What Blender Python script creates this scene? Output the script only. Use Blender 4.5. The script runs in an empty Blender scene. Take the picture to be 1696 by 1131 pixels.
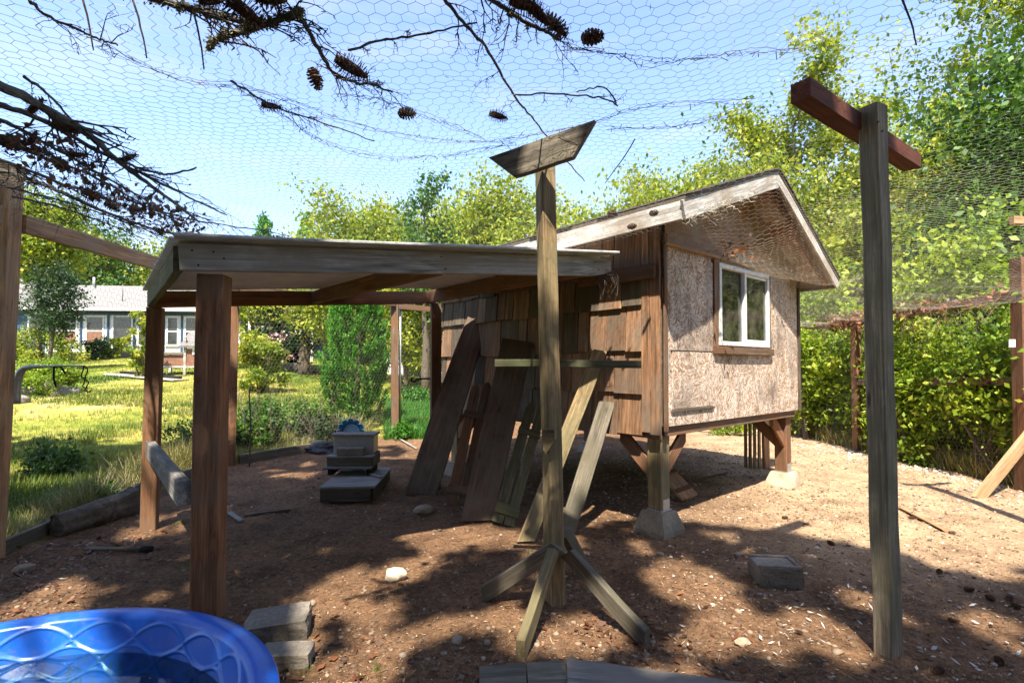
import bpy, bmesh, math, random
import numpy as np
from mathutils import Vector, Matrix, noise, Quaternion

random.seed(7)
RNG = np.random.default_rng(7)
S = bpy.context.scene
COL = S.collection

# ------------------------------------------------------------------ camera, world, sun, exposure
EYE = 1.4
FPX = 850.0            # focal length in photo pixels (1696 wide)
PITCH = math.radians(1.35)
SHIFT = 19.5
cam_d = bpy.data.cameras.new('camera')
cam_d.sensor_width = 36.0
cam_d.lens = FPX / 1696 * 36
cam_d.shift_y = SHIFT / 1696
cam_d.clip_start = 0.02
cam_d.clip_end = 1500
cam = bpy.data.objects.new('camera', cam_d)
COL.objects.link(cam)
cam.location = (0, 0, EYE)
cam.rotation_euler = (math.pi / 2 + PITCH, 0, 0)
S.camera = cam

SUNH = Vector((-0.08, -0.595))        # horizontal run towards the sun per metre of height
sun_dir = Vector((SUNH.x, SUNH.y, 1)).normalized()
SUN_EL = math.asin(sun_dir.z)
SUN_AZ = math.atan2(sun_dir.x, sun_dir.y)
w = bpy.data.worlds.new('World')
S.world = w
w.use_nodes = True
nt = w.node_tree
nt.nodes.clear()
sky = nt.nodes.new('ShaderNodeTexSky')
sky.sky_type = 'NISHITA'
sky.sun_disc = False
sky.sun_elevation = SUN_EL
sky.sun_rotation = SUN_AZ
sky.altitude = 50
sky.air_density = 1.2
sky.dust_density = 1.0
sky.ozone_density = 2.6
bg = nt.nodes.new('ShaderNodeBackground')
bg.inputs['Strength'].default_value = 0.132
wo = nt.nodes.new('ShaderNodeOutputWorld')
tint = nt.nodes.new('ShaderNodeMix'); tint.data_type = 'RGBA'; tint.blend_type = 'MULTIPLY'; tint.inputs[0].default_value = 1.0
tint.inputs[7].default_value = (1.0, .945, 1.03, 1)
nt.links.new(sky.outputs[0], tint.inputs[6])
# thin wisps of cloud
wtc = nt.nodes.new('ShaderNodeTexCoord'); wmp = nt.nodes.new('ShaderNodeMapping'); wmp.inputs['Scale'].default_value = (1.4, 1.4, 5.0)
wn_ = nt.nodes.new('ShaderNodeTexNoise'); wn_.inputs['Scale'].default_value = 2.2; wn_.inputs['Detail'].default_value = 9; wn_.inputs['Roughness'].default_value = .6
wr = nt.nodes.new('ShaderNodeValToRGB'); wr.color_ramp.elements[0].position = .50; wr.color_ramp.elements[0].color = (0, 0, 0, 1); wr.color_ramp.elements[1].position = .78; wr.color_ramp.elements[1].color = (.5, .5, .5, 1)
nt.links.new(wtc.outputs['Generated'], wmp.inputs[0]); nt.links.new(wmp.outputs[0], wn_.inputs[0]); nt.links.new(wn_.outputs[0], wr.inputs[0])
cl_ = nt.nodes.new('ShaderNodeMix'); cl_.data_type = 'RGBA'; cl_.inputs[7].default_value = (2.7, 2.7, 2.75, 1)
nt.links.new(wr.outputs[0], cl_.inputs[0]); nt.links.new(tint.outputs[2], cl_.inputs[6])
nt.links.new(cl_.outputs[2], bg.inputs[0])
nt.links.new(bg.outputs[0], wo.inputs[0])

sl = bpy.data.lights.new('sun', 'SUN')
sl.energy = 4.6
sl.angle = math.radians(0.75)
sl.color = (1.0, 0.93, 0.80)
so = bpy.data.objects.new('sun', sl)
so.rotation_euler = sun_dir.to_track_quat('Z', 'Y').to_euler()
COL.objects.link(so)

S.view_settings.view_transform = 'Standard'
S.view_settings.look = 'None'
S.view_settings.gamma = 1.0
S.view_settings.exposure = 1.70
S.view_settings.use_curve_mapping = False
S.cycles.max_bounces = 8
S.cycles.transparent_max_bounces = 16

# ------------------------------------------------------------------ picture helpers (true distances)
_fw = Vector((0, math.cos(PITCH), math.sin(PITCH)))
_up = Vector((0, -math.sin(PITCH), math.cos(PITCH)))
def ray(px, py):
    return Vector(((px - 848) / FPX, 0, 0)) + _up * ((565.5 + SHIFT - py) / FPX) + _fw
def at(px, py, Y):
    d = ray(px, py)
    return Vector((0, 0, EYE)) + d * (Y / d.y)
def atz(px, py, z):
    d = ray(px, py)
    return Vector((0, 0, EYE)) + d * ((z - EYE) / d.z)

# ------------------------------------------------------------------ object helpers
WM = {}
def props(o, label=None, cat=None, group=None, kind=None):
    if label: o['label'] = label
    if cat: o['category'] = cat
    if group: o['group'] = group
    if kind: o['kind'] = kind
    return o
def place(o, M, parent=None):
    COL.objects.link(o)
    WM[o.name] = M.copy()
    if parent is not None:
        o.parent = parent
        M = WM[parent.name].inverted() @ M
    o.matrix_basis = M
    return o
def thing(name, label, cat, loc=(0, 0, 0), rotz=0.0, group=None):
    o = bpy.data.objects.new(name, None)
    o.empty_display_size = 0.1
    place(o, Matrix.Translation(Vector(loc)) @ Matrix.Rotation(rotz, 4, 'Z'))
    return props(o, label, cat, group)
def mesh_from(name, V, F, mat, smooth=False):
    me = bpy.data.meshes.new(name)
    me.from_pydata([tuple(v) for v in V], [], F)
    me.validate()
    if mat: me.materials.append(mat)
    if smooth:
        me.polygons.foreach_set('use_smooth', [True] * len(me.polygons))
    me.update()
    return me
def mobj(name, V, F, mat, parent=None, M=None, smooth=False):
    """V is in world space unless M is given (then V is local to M)."""
    if M is None:
        c = sum((Vector(v) for v in V), Vector()) / max(1, len(V))
        M = Matrix.Translation(c)
        V = [Vector(v) - c for v in V]
    o = bpy.data.objects.new(name, mesh_from(name, V, F, mat, smooth))
    return place(o, M, parent)
def np_mesh(name, V, Q, mat, rnd=None, smooth=False):
    me = bpy.data.meshes.new(name)
    V = np.asarray(V, dtype=np.float32); Q = np.asarray(Q, dtype=np.int32)
    k = Q.shape[1]
    me.vertices.add(len(V)); me.vertices.foreach_set('co', V.ravel())
    me.loops.add(Q.size); me.loops.foreach_set('vertex_index', Q.ravel())
    me.polygons.add(len(Q)); me.polygons.foreach_set('loop_start', np.arange(0, Q.size, k, dtype=np.int32))
    if smooth: me.polygons.foreach_set('use_smooth', np.ones(len(Q), dtype=bool))
    if rnd is not None:
        a = me.attributes.new('rnd', 'FLOAT', 'POINT')
        a.data.foreach_set('value', np.asarray(rnd, dtype=np.float32))
    me.materials.append(mat)
    me.update(calc_edges=True)
    return me
def np_obj(name, V, Q, mat, parent=None, rnd=None, smooth=False, origin=None):
    V = np.asarray(V, dtype=np.float64)
    if origin is None: origin = V.mean(axis=0)
    o = bpy.data.objects.new(name, np_mesh(name, V - np.asarray(origin), Q, mat, rnd, smooth))
    return place(o, Matrix.Translation(Vector(origin)), parent)

def frame(x, side):
    x = x.normalized()
    side = Vector(side)
    y = (side - x * side.dot(x)).normalized()
    z = x.cross(y)
    return Matrix((x, y, z)).transposed()
def board_mesh(name, L, w, t, mat, n=3, ch=0.004, jit=0.0022, prof=None, skew=(0, 0), seed=None):
    """length along local X from 0 to L, width along Y, thickness along Z"""
    r = random.Random(seed if seed is not None else hash((round(L, 3), round(w, 3), name)) & 0xffff)
    ch = min(ch, w * .3, t * .3)
    if prof is None: prof = [(i / n, 1.0) for i in range(n + 1)]
    V, F = [], []
    for k, (f, ws) in enumerate(prof):
        hw, ht = w / 2 * ws, t / 2
        jy, jz = (r.uniform(-jit, jit), r.uniform(-jit, jit))
        ring = [(-hw + ch, -ht), (hw - ch, -ht), (hw, -ht + ch), (hw, ht - ch), (hw - ch, ht), (-hw + ch, ht), (-hw, ht - ch), (-hw, -ht + ch)]
        for (a, b) in ring:
            sk = 0
            if k == 0: sk = skew[0] * a
            if k == len(prof) - 1: sk = skew[1] * a
            V.append((f * L + sk, a + jy + r.uniform(-jit, jit) * .5, b + jz + r.uniform(-jit, jit) * .5))
    m = len(prof)
    for k in range(m - 1):
        for i in range(8):
            j = (i + 1) % 8
            F.append((k * 8 + i, k * 8 + j, k * 8 + 8 + j, k * 8 + 8 + i)[::-1])
    F.append(tuple(range(8))); F.append(tuple(range((m - 1) * 8, m * 8))[::-1])
    F = [f[::-1] for f in F]
    F2 = F
    return mesh_from(name, V, F2, mat)
def board(name, p0, p1, w, t, side, mat, parent=None, **kw):
    p0, p1 = Vector(p0), Vector(p1)
    R = frame(p1 - p0, side).to_4x4()
    M = Matrix.Translation(p0) @ R
    o = bpy.data.objects.new(name, board_mesh(name, (p1 - p0).length, w, t, mat, **kw))
    me = o.data
    bm = bmesh.new(); bm.from_mesh(me); bmesh.ops.recalc_face_normals(bm, faces=bm.faces); bm.to_mesh(me); bm.free()
    return place(o, M, parent)
def box(name, a, b, mat, parent=None, bev=0.0, local=True, seg=1):
    """axis aligned box between corners a and b, in the parent's frame when local"""
    a, b = Vector(a), Vector(b)
    c, s = (a + b) / 2, (b - a)
    bm = bmesh.new(); bmesh.ops.create_cube(bm, size=1)
    for v in bm.verts: v.co = Vector((v.co.x * s.x, v.co.y * s.y, v.co.z * s.z))
    if bev > 0: bmesh.ops.bevel(bm, geom=bm.edges[:], offset=bev, segments=seg, affect='EDGES')
    bmesh.ops.recalc_face_normals(bm, faces=bm.faces)
    me = bpy.data.meshes.new(name); bm.to_mesh(me); bm.free()
    me.materials.append(mat)
    o = bpy.data.objects.new(name, me)
    P = WM[parent.name] if (parent is not None and local) else Matrix.Identity(4)
    return place(o, P @ Matrix.Translation(c), parent)
def tube_arr(pts, rad, k=6, V=None, F=None):
    V = [] if V is None else V; F = [] if F is None else F
    pts = [Vector(p) for p in pts]
    if not hasattr(rad, '__len__'): rad = [rad] * len(pts)
    base = len(V)
    prev = None
    for i, p in enumerate(pts):
        d = (pts[min(i + 1, len(pts) - 1)] - pts[max(i - 1, 0)])
        if d.length < 1e-9: d = Vector((0, 0, 1))
        d.normalize()
        ref = prev if prev is not None else (Vector((0, 0, 1)) if abs(d.z) < .9 else Vector((1, 0, 0)))
        u = (ref - d * ref.dot(d))
        if u.length < 1e-6: u = d.orthogonal()
        u.normalize(); v = d.cross(u); prev = u
        for j in range(k):
            a = 2 * math.pi * j / k
            V.append(p + (u * math.cos(a) + v * math.sin(a)) * rad[i])
    for i in range(len(pts) - 1):
        for j in range(k):
            j2 = (j + 1) % k
            F.append((base + i * k + j, base + i * k + j2, base + (i + 1) * k + j2, base + (i + 1) * k + j))
    F.append(tuple(base + j for j in range(k))[::-1])
    F.append(tuple(base + (len(pts) - 1) * k + j for j in range(k)))
    return V, F
def tube(name, pts, rad, mat, parent=None, k=8, smooth=True):
    V, F = tube_arr(pts, rad, k)
    return mobj(name, V, F, mat, parent, smooth=smooth)
def smooth_pts(pts, n=4, jit=0.0, r=random):
    """Catmull-Rom through pts"""
    P = [Vector(p) for p in pts]
    P = [P[0] * 2 - P[1]] + P + [P[-1] * 2 - P[-2]]
    out = []
    for i in range(1, len(P) - 2):
        for k in range(n):
            t = k / n
            a, b, c, d = P[i - 1], P[i], P[i + 1], P[i + 2]
            q = 0.5 * ((2 * b) + (c - a) * t + (2 * a - 5 * b + 4 * c - d) * t * t + (3 * b - a - 3 * c + d) * t ** 3)
            if jit: q = q + Vector((r.uniform(-jit, jit), r.uniform(-jit, jit), r.uniform(-jit, jit)))
            out.append(q)
    out.append(P[-2])
    return out
def lerp(a, b, t): return a + (b - a) * t
def sstep(a, b, x):
    t = np.clip((x - a) / (b - a), 0, 1)
    return t * t * (3 - 2 * t)

# value noise on arrays
_perm = RNG.random((256, 256))
def vnoise(x, y, s=1.0, ox=0.0, oy=0.0):
    x = np.asarray(x, dtype=float) / s + ox + 1000; y = np.asarray(y, dtype=float) / s + oy + 1000
    xi = np.floor(x).astype(int); yi = np.floor(y).astype(int)
    fx = x - xi; fy = y - yi
    fx = fx * fx * (3 - 2 * fx); fy = fy * fy * (3 - 2 * fy)
    g = lambda i, j: _perm[i % 256, j % 256]
    return (g(xi, yi) * (1 - fx) + g(xi + 1, yi) * fx) * (1 - fy) + (g(xi, yi + 1) * (1 - fx) + g(xi + 1, yi + 1) * fx) * fy - .5

# ------------------------------------------------------------------ materials
def mat_new(name):
    m = bpy.data.materials.new(name); m.use_nodes = True
    n = m.node_tree; n.nodes.clear()
    out = n.nodes.new('ShaderNodeOutputMaterial')
    b = n.nodes.new('ShaderNodeBsdfPrincipled')
    n.links.new(b.outputs[0], out.inputs[0])
    return m, n, b, out
def N(n, t, **kw):
    x = n.nodes.new(t)
    for k, v in kw.items():
        if k in x.inputs.keys(): x.inputs[k].default_value = v
        else: setattr(x, k, v)
    return x
def ramp(n, fac, stops, interp='LINEAR'):
    r = n.nodes.new('ShaderNodeValToRGB'); r.color_ramp.interpolation = interp
    e = r.color_ramp.elements
    while len(e) < len(stops): e.new(0.5)
    for i, (p, c) in enumerate(stops):
        e[i].position = p; e[i].color = (*c, 1) if len(c) == 3 else c
    n.links.new(fac, r.inputs[0])
    return r
def mix(n, fac, a, b, typ='MIX'):
    m = n.nodes.new('ShaderNodeMix'); m.data_type = 'RGBA'; m.blend_type = typ
    for s, v in ((0, fac), (6, a), (7, b)):
        if hasattr(v, 'is_output') or isinstance(v, bpy.types.NodeSocket): n.links.new(v, m.inputs[s])
        elif s == 0: m.inputs[0].default_value = v
        else: m.inputs[s].default_value = (*v, 1)
    return m.outputs[2]
def bump(n, b, h, strength=.4, dist=.01):
    x = n.nodes.new('ShaderNodeBump'); x.inputs['Strength'].default_value = strength; x.inputs['Distance'].default_value = dist
    n.links.new(h, x.inputs['Height']); n.links.new(x.outputs[0], b.inputs['Normal'])
def coords(n, scale=(1, 1, 1), kind='Object'):
    tc = n.nodes.new('ShaderNodeTexCoord'); mp = n.nodes.new('ShaderNodeMapping')
    mp.inputs['Scale'].default_value = scale
    n.links.new(tc.outputs[kind], mp.inputs[0])
    return mp.outputs[0]
def wood(name, dark, light, tint=None, tintamt=.5, grain=1.0, rough=.85, moss=None):
    """grain runs along the piece's own X axis"""
    m, n, b, o = mat_new(name)
    oi = n.nodes.new('ShaderNodeObjectInfo')
    tc = n.nodes.new('ShaderNodeTexCoord')
    add = n.nodes.new('ShaderNodeVectorMath'); add.operation = 'ADD'
    sc = n.nodes.new('ShaderNodeVectorMath'); sc.operation = 'SCALE'
    cmb = n.nodes.new('ShaderNodeCombineXYZ')
    for i in range(3): n.links.new(oi.outputs['Random'], cmb.inputs[i])
    n.links.new(cmb.outputs[0], sc.inputs[0]); sc.inputs['Scale'].default_value = 37.0
    n.links.new(tc.outputs['Object'], add.inputs[0]); n.links.new(sc.outputs[0], add.inputs[1])
    mp = N(n, 'ShaderNodeMapping'); mp.inputs['Scale'].default_value = (1.6, 34 * grain, 34 * grain); n.links.new(add.outputs[0], mp.inputs[0])
    g1 = N(n, 'ShaderNodeTexNoise', Scale=1.0, Detail=8.0, Roughness=.65, Distortion=.6); n.links.new(mp.outputs[0], g1.inputs[0])
    mp2 = N(n, 'ShaderNodeMapping'); mp2.inputs['Scale'].default_value = (4, 150, 150); n.links.new(add.outputs[0], mp2.inputs[0])
    g2 = N(n, 'ShaderNodeTexNoise', Scale=1.0, Detail=4.0); n.links.new(mp2.outputs[0], g2.inputs[0])
    big = N(n, 'ShaderNodeTexNoise', Scale=2.4, Detail=6.0, Roughness=.65); n.links.new(add.outputs[0], big.inputs[0])
    c = ramp(n, g1.outputs[0], [(.28, dark), (.72, light)]).outputs[0]
    f2 = ramp(n, g2.outputs[0], [(.38, (.55, .55, .55)), (.6, (1.1, 1.1, 1.1))]).outputs[0]
    c = mix(n, .7, c, f2, 'MULTIPLY')
    # long stains and weathering streaks
    mp4 = N(n, 'ShaderNodeMapping'); mp4.inputs['Scale'].default_value = (2.2, 15, 15); n.links.new(add.outputs[0], mp4.inputs[0])
    g4 = N(n, 'ShaderNodeTexNoise', Scale=1.0, Detail=7.0, Roughness=.68, Distortion=.8); n.links.new(mp4.outputs[0], g4.inputs[0])
    c = mix(n, 1.0, c, ramp(n, g4.outputs[0], [(.32, (.42, .40, .38)), (.5, (.92, .92, .92)), (.68, (1.35, 1.33, 1.28))]).outputs[0], 'MULTIPLY')
    # fine checks running with the grain
    mp3 = N(n, 'ShaderNodeMapping'); mp3.inputs['Scale'].default_value = (1.1, 62, 62); n.links.new(add.outputs[0], mp3.inputs[0])
    g3 = N(n, 'ShaderNodeTexNoise', Scale=1.0, Detail=3.0, Roughness=.5, Distortion=.3); n.links.new(mp3.outputs[0], g3.inputs[0])
    ck = ramp(n, g3.outputs[0], [(.475, (1, 1, 1)), (.5, (.32, .30, .28)), (.525, (1, 1, 1))]).outputs[0]
    c = mix(n, mix(n, .85, (0, 0, 0), ramp(n, big.outputs[0], [(.4, (.25, .25, .25)), (.6, (1, 1, 1))]).outputs[0]), c, mix(n, 1.0, c, ck, 'MULTIPLY'))
    # knots
    mpk = N(n, 'ShaderNodeMapping'); mpk.inputs['Scale'].default_value = (1.6, 6, 6); n.links.new(add.outputs[0], mpk.inputs[0])
    vk = N(n, 'ShaderNodeTexVoronoi', Scale=1.0); n.links.new(mpk.outputs[0], vk.inputs[0])
    kn = ramp(n, vk.outputs['Distance'], [(.0, (1, 1, 1)), (.05, (.7, .7, .7)), (.085, (0, 0, 0))]).outputs[0]
    c = mix(n, kn, c, tuple(x * .45 for x in dark))
    if tint:
        tf = ramp(n, big.outputs[0], [(.5 - tintamt * .25, (0, 0, 0)), (.72 - tintamt * .2, (1, 1, 1))]).outputs[0]
        c = mix(n, tf, c, mix(n, g1.outputs[0], tuple(x * .6 for x in tint), tint))
    # per-piece value shift
    vr = N(n, 'ShaderNodeMapRange'); vr.inputs['To Min'].default_value = .78; vr.inputs['To Max'].default_value = 1.2
    n.links.new(oi.outputs['Random'], vr.inputs[0])
    hs = N(n, 'ShaderNodeHueSaturation'); n.links.new(vr.outputs[0], hs.inputs['Value']); n.links.new(c, hs.inputs['Color'])
    c = hs.outputs[0]
    if moss:
        mn = N(n, 'ShaderNodeTexNoise', Scale=5.0, Detail=8.0, Roughness=.7); n.links.new(add.outputs[0], mn.inputs[0])
        mf = ramp(n, mn.outputs[0], [(.5, (0, 0, 0)), (.64, (1, 1, 1))]).outputs[0]
        c = mix(n, mf, c, moss)
    n.links.new(c, b.inputs['Base Color']); b.inputs['Roughness'].default_value = rough
    b.inputs['Specular IOR Level'].default_value = .25
    bb = mix(n, .5, g1.outputs[0], g2.outputs[0]); bump(n, b, bb, .55, .004)
    return m
def plain(name, col, rough=.7, var=.15, scale=8, metal=0.0, bmp=.2, spec=.3):
    m, n, b, o = mat_new(name)
    cc = coords(n)
    t = N(n, 'ShaderNodeTexNoise', Scale=scale, Detail=8.0, Roughness=.65); n.links.new(cc, t.inputs[0])
    c = ramp(n, t.outputs[0], [(.3, tuple(x * (1 - var) for x in col)), (.7, tuple(min(1, x * (1 + var)) for x in col))]).outputs[0]
    n.links.new(c, b.inputs['Base Color']); b.inputs['Roughness'].default_value = rough; b.inputs['Metallic'].default_value = metal
    b.inputs['Specular IOR Level'].default_value = spec
    if bmp: bump(n, b, t.outputs[0], bmp, .01)
    return m
def concrete(name, c1, c2, scale=30):
    m, n, b, o = mat_new(name)
    cc = coords(n)
    t = N(n, 'ShaderNodeTexNoise', Scale=scale, Detail=10.0, Roughness=.75); n.links.new(cc, t.inputs[0])
    t2 = N(n, 'ShaderNodeTexNoise', Scale=4.0, Detail=5.0); n.links.new(cc, t2.inputs[0])
    v = N(n, 'ShaderNodeTexVoronoi', Scale=scale * 2.2); n.links.new(cc, v.inputs[0])
    c = ramp(n, t.outputs[0], [(.3, c1), (.7, c2)]).outputs[0]
    c = mix(n, ramp(n, t2.outputs[0], [(.4, (0, 0, 0)), (.65, (.6, .6, .6))]).outputs[0], c, (.10, .08, .05))
    n.links.new(c, b.inputs['Base Color']); b.inputs['Roughness'].default_value = .92
    h = mix(n, .5, t.outputs[0], v.outputs[0]); bump(n, b, h, .6, .006)
    return m
def leafmat(name, stops, trans=.35, rough=.5, spec=.35):
    m, n, b, o = mat_new(name)
    a = N(n, 'ShaderNodeAttribute', attribute_name='rnd')
    c = ramp(n, a.outputs['Fac'], stops).outputs[0]
    n.links.new(c, b.inputs['Base Color']); b.inputs['Roughness'].default_value = rough; b.inputs['Specular IOR Level'].default_value = spec
    if trans > 0:
        tr = N(n, 'ShaderNodeBsdfTranslucent')
        tc = mix(n, 1.0, c, (1.0, 1.0, .55), 'MULTIPLY')
        n.links.new(tc, tr.inputs[0])
        ms = N(n, 'ShaderNodeMixShader'); ms.inputs[0].default_value = trans
        n.links.new(b.outputs[0], ms.inputs[1]); n.links.new(tr.outputs[0], ms.inputs[2]); n.links.new(ms.outputs[0], o.inputs[0])
    return m

M = {}
M['cedar'] = wood('cedar', (.12, .05, .024), (.36, .165, .078), (.21, .12, .068), .5)
M['cedar_pale'] = wood('cedar_pale', (.34, .17, .075), (.62, .37, .19), (.45, .30, .18), .3)
M['cedar_gray'] = wood('cedar_gray', (.10, .07, .05), (.26, .185, .13), (.24, .12, .06), .5)
M['gray_wood'] = wood('gray_wood', (.11, .105, .095), (.36, .335, .30), (.22, .195, .165), .4)
M['beam_gray'] = wood('beam_gray', (.17, .155, .135), (.56, .53, .48), (.30, .26, .21), .4)
M['gray_dark'] = wood('gray_dark', (.085, .07, .052), (.27, .23, .18), (.13, .115, .075), .5)
M['green_wood'] = wood('green_wood', (.09, .08, .05), (.27, .23, .15), (.12, .13, .06), .55)
M['stand_wood'] = wood('stand_wood', (.17, .12, .055), (.44, .30, .155), (.19, .165, .085), .4)
M['dark_plank'] = wood('dark_plank', (.075, .046, .03), (.22, .14, .092), (.19, .15, .11), .5)
M['barn_wood'] = wood('barn_wood', (.12, .055, .028), (.46, .25, .135), (.22, .16, .115), .4)
M['barn_gray'] = wood('barn_gray', (.07, .055, .04), (.21, .165, .125), (.12, .09, .06), .4)
M['post_gray'] = wood('post_gray', (.13, .098, .066), (.52, .43, .31), (.22, .19, .11), .4)
M['red_stain'] = wood('red_stain', (.14, .038, .020), (.25, .075, .04), (.16, .06, .035), .3)
M['white_peel'] = wood('white_peel', (.50, .47, .43), (.74, .72, .68), (.36, .29, .22), .35)
M['fresh_ply'] = wood('fresh_ply', (.22, .10, .045), (.42, .22, .11), (.50, .42, .33), .45, grain=.25)


# ------------------------------------------------------------------ ground shape
PEN_X0, PEN_X1 = -3.9, 5.75
def pen_left(y):      # pen edge on the left as a function of depth
    return np.interp(y, [-3, 3.8, 5.5, 7.3, 8.5, 9.9, 11.5, 14], [-3.85, -3.85, -3.95, -4.02, -2.9, -2.25, -1.2, .3])
def ground_h(x, y):
    x = np.asarray(x, dtype=float); y = np.asarray(y, dtype=float)
    wl = np.interp(x, [-10, -4, 1, 5], [1, .62, .15, 0])
    rise = np.maximum(0, y - 7.0) * .088
    rise = np.where(y > 30, 23 * .088 + (y - 30) * .03, rise)
    left = np.minimum(.25, np.maximum(0, -4.2 - x) * .008)
    h = wl * (rise + left)
    h = np.where(h > 8, 8, h)
    inpen = sstep(-.25, .15, x - pen_left(y)) * (1 - sstep(5.6, 6.2, x))
    h += .045 * vnoise(x, y, 1.3) + .02 * vnoise(x, y, .45, 3, 5)
    h += inpen * (.022 * vnoise(x, y, .19, 9, 2) + .013 * vnoise(x, y, .08, 1, 8))
    h += (1 - inpen) * .03 * vnoise(x, y, .5, 7, 7)
    # litter bank behind the shelter, heaped earth round the stack
    h += .07 * np.exp(-(((x + 2.2) / .9) ** 2 + ((y - 6.6) / .9) ** 2))
    h -= .03 * np.exp(-(((x + 1.6) / .5) ** 2 + ((y - 2.4) / .5) ** 2))
    return h
def gz(x, y): return float(ground_h(x, y))
def gp(px, py):
    """first ground point seen along the ray of a picture position"""
    d = ray(px, py)
    Y = np.concatenate([np.arange(1.0, 14, .01), np.arange(14, 60, .04)])
    t = Y / d.y
    z = EYE + d.z * t; x = d.x * t
    below = np.nonzero(z <= ground_h(x, Y))[0]
    i = below[0] if len(below) else len(Y) - 1
    return Vector((float(x[i]), float(Y[i]), gz(float(x[i]), float(Y[i]))))

def lines(segs):
    out = []
    for a, b, s in segs:
        n = max(1, int(round((b - a) / s)))
        out += [a + (b - a) * i / n for i in range(n)]
    out.append(segs[-1][1])
    return np.array(out)
gx = lines([(-400, -100, 40), (-100, -30, 5), (-30, -8, .8), (-8, -4.6, .12), (-4.6, 5.9, .035), (5.9, 9, .15), (9, 30, 1), (30, 100, 8), (100, 400, 50)])
gy = lines([(-300, -20, 40), (-20, -1, 1.0), (-1, 1.4, .2), (1.4, 7.5, .035), (7.5, 12, .08), (12, 40, .5), (40, 120, 6), (120, 600, 60)])
GX, GY = np.meshgrid(gx, gy)
GZ = ground_h(GX, GY)
nx_, ny_ = len(gx), len(gy)
V = np.stack([GX.ravel(), GY.ravel(), GZ.ravel()], 1)
ii = np.arange(nx_ * ny_).reshape(ny_, nx_)
Q = np.stack([ii[:-1, :-1].ravel(), ii[:-1, 1:].ravel(), ii[1:, 1:].ravel(), ii[1:, :-1].ravel()], 1)
edge = .25 * vnoise(GX, GY, .5) + .12 * vnoise(GX, GY, .15)
pen = sstep(-.2, .12, GX - pen_left(GY) + edge) * (1 - sstep(5.7, 6.2, GX + edge)) * (1 - sstep(11.5, 12.5, GY))
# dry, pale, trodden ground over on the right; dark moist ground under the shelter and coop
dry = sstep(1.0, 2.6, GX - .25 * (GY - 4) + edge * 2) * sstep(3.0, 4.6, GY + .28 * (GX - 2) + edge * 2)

def ground_mat():
    m, n, b, o = mat_new('ground')
    ap = N(n, 'ShaderNodeAttribute', attribute_name='pen'); ad = N(n, 'ShaderNodeAttribute', attribute_name='dry')
    cc = coords(n)
    t1 = N(n, 'ShaderNodeTexNoise', Scale=2.2, Detail=10.0, Roughness=.7); n.links.new(cc, t1.inputs[0])
    t2 = N(n, 'ShaderNodeTexNoise', Scale=28.0, Detail=8.0, Roughness=.75); n.links.new(cc, t2.inputs[0])
    t3 = N(n, 'ShaderNodeTexNoise', Scale=140.0, Detail=4.0, Roughness=.7); n.links.new(cc, t3.inputs[0])
    v = N(n, 'ShaderNodeTexVoronoi', Scale=55.0); n.links.new(cc, v.inputs[0])
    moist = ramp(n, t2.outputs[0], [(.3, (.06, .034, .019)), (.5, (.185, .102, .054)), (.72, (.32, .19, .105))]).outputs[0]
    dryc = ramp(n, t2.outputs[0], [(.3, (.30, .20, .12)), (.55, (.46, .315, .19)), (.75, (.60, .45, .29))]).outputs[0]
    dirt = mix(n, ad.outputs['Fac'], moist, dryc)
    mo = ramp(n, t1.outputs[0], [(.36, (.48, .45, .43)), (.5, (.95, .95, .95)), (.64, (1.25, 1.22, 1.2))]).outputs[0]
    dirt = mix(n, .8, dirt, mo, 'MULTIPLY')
    sp = ramp(n, t3.outputs[0], [(.4, (.6, .6, .6)), (.62, (1.35, 1.35, 1.35))]).outputs[0]
    dirt = mix(n, .6, dirt, sp, 'MULTIPLY')
    pv = ramp(n, v.outputs['Distance'], [(.10, (1, 1, 1)), (.2, (0, 0, 0))]).outputs[0]
    vm = mix(n, v.outputs['Color'], (.25, .17, .11), (.45, .38, .30))
    dirt = mix(n, mix(n, .45, (0, 0, 0), pv), dirt, vm)
    # grass: green, yellow-green and dry straw patches
    g1 = N(n, 'ShaderNodeTexNoise', Scale=.55, Detail=8.0, Roughness=.6); n.links.new(cc, g1.inputs[0])
    g2 = N(n, 'ShaderNodeTexNoise', Scale=14.0, Detail=8.0, Roughness=.8); n.links.new(cc, g2.inputs[0])
    ga = ramp(n, g1.outputs[0], [(.34, (.095, .15, .018)), (.47, (.23, .25, .035)), (.57, (.36, .32, .075)), (.68, (.48, .37, .17))]).outputs[0]
    gm = ramp(n, g2.outputs[0], [(.32, (.5, .55, .45)), (.65, (1.25, 1.2, 1.15))]).outputs[0]
    gr = mix(n, .85, ga, gm, 'MULTIPLY')
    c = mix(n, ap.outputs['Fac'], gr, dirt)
    n.links.new(c, b.inputs['Base Color']); b.inputs['Roughness'].default_value = .95; b.inputs['Specular IOR Level'].default_value = .15
    h = mix(n, .4, t2.outputs[0], t3.outputs[0])
    bump(n, b, h, 1.0, .03)
    return m
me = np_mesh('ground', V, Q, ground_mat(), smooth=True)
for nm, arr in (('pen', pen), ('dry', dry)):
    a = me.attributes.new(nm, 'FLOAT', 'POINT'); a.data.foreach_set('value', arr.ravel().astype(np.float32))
go = bpy.data.objects.new('ground', me); place(go, Matrix.Identity(4)); props(go, kind='structure')

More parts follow.
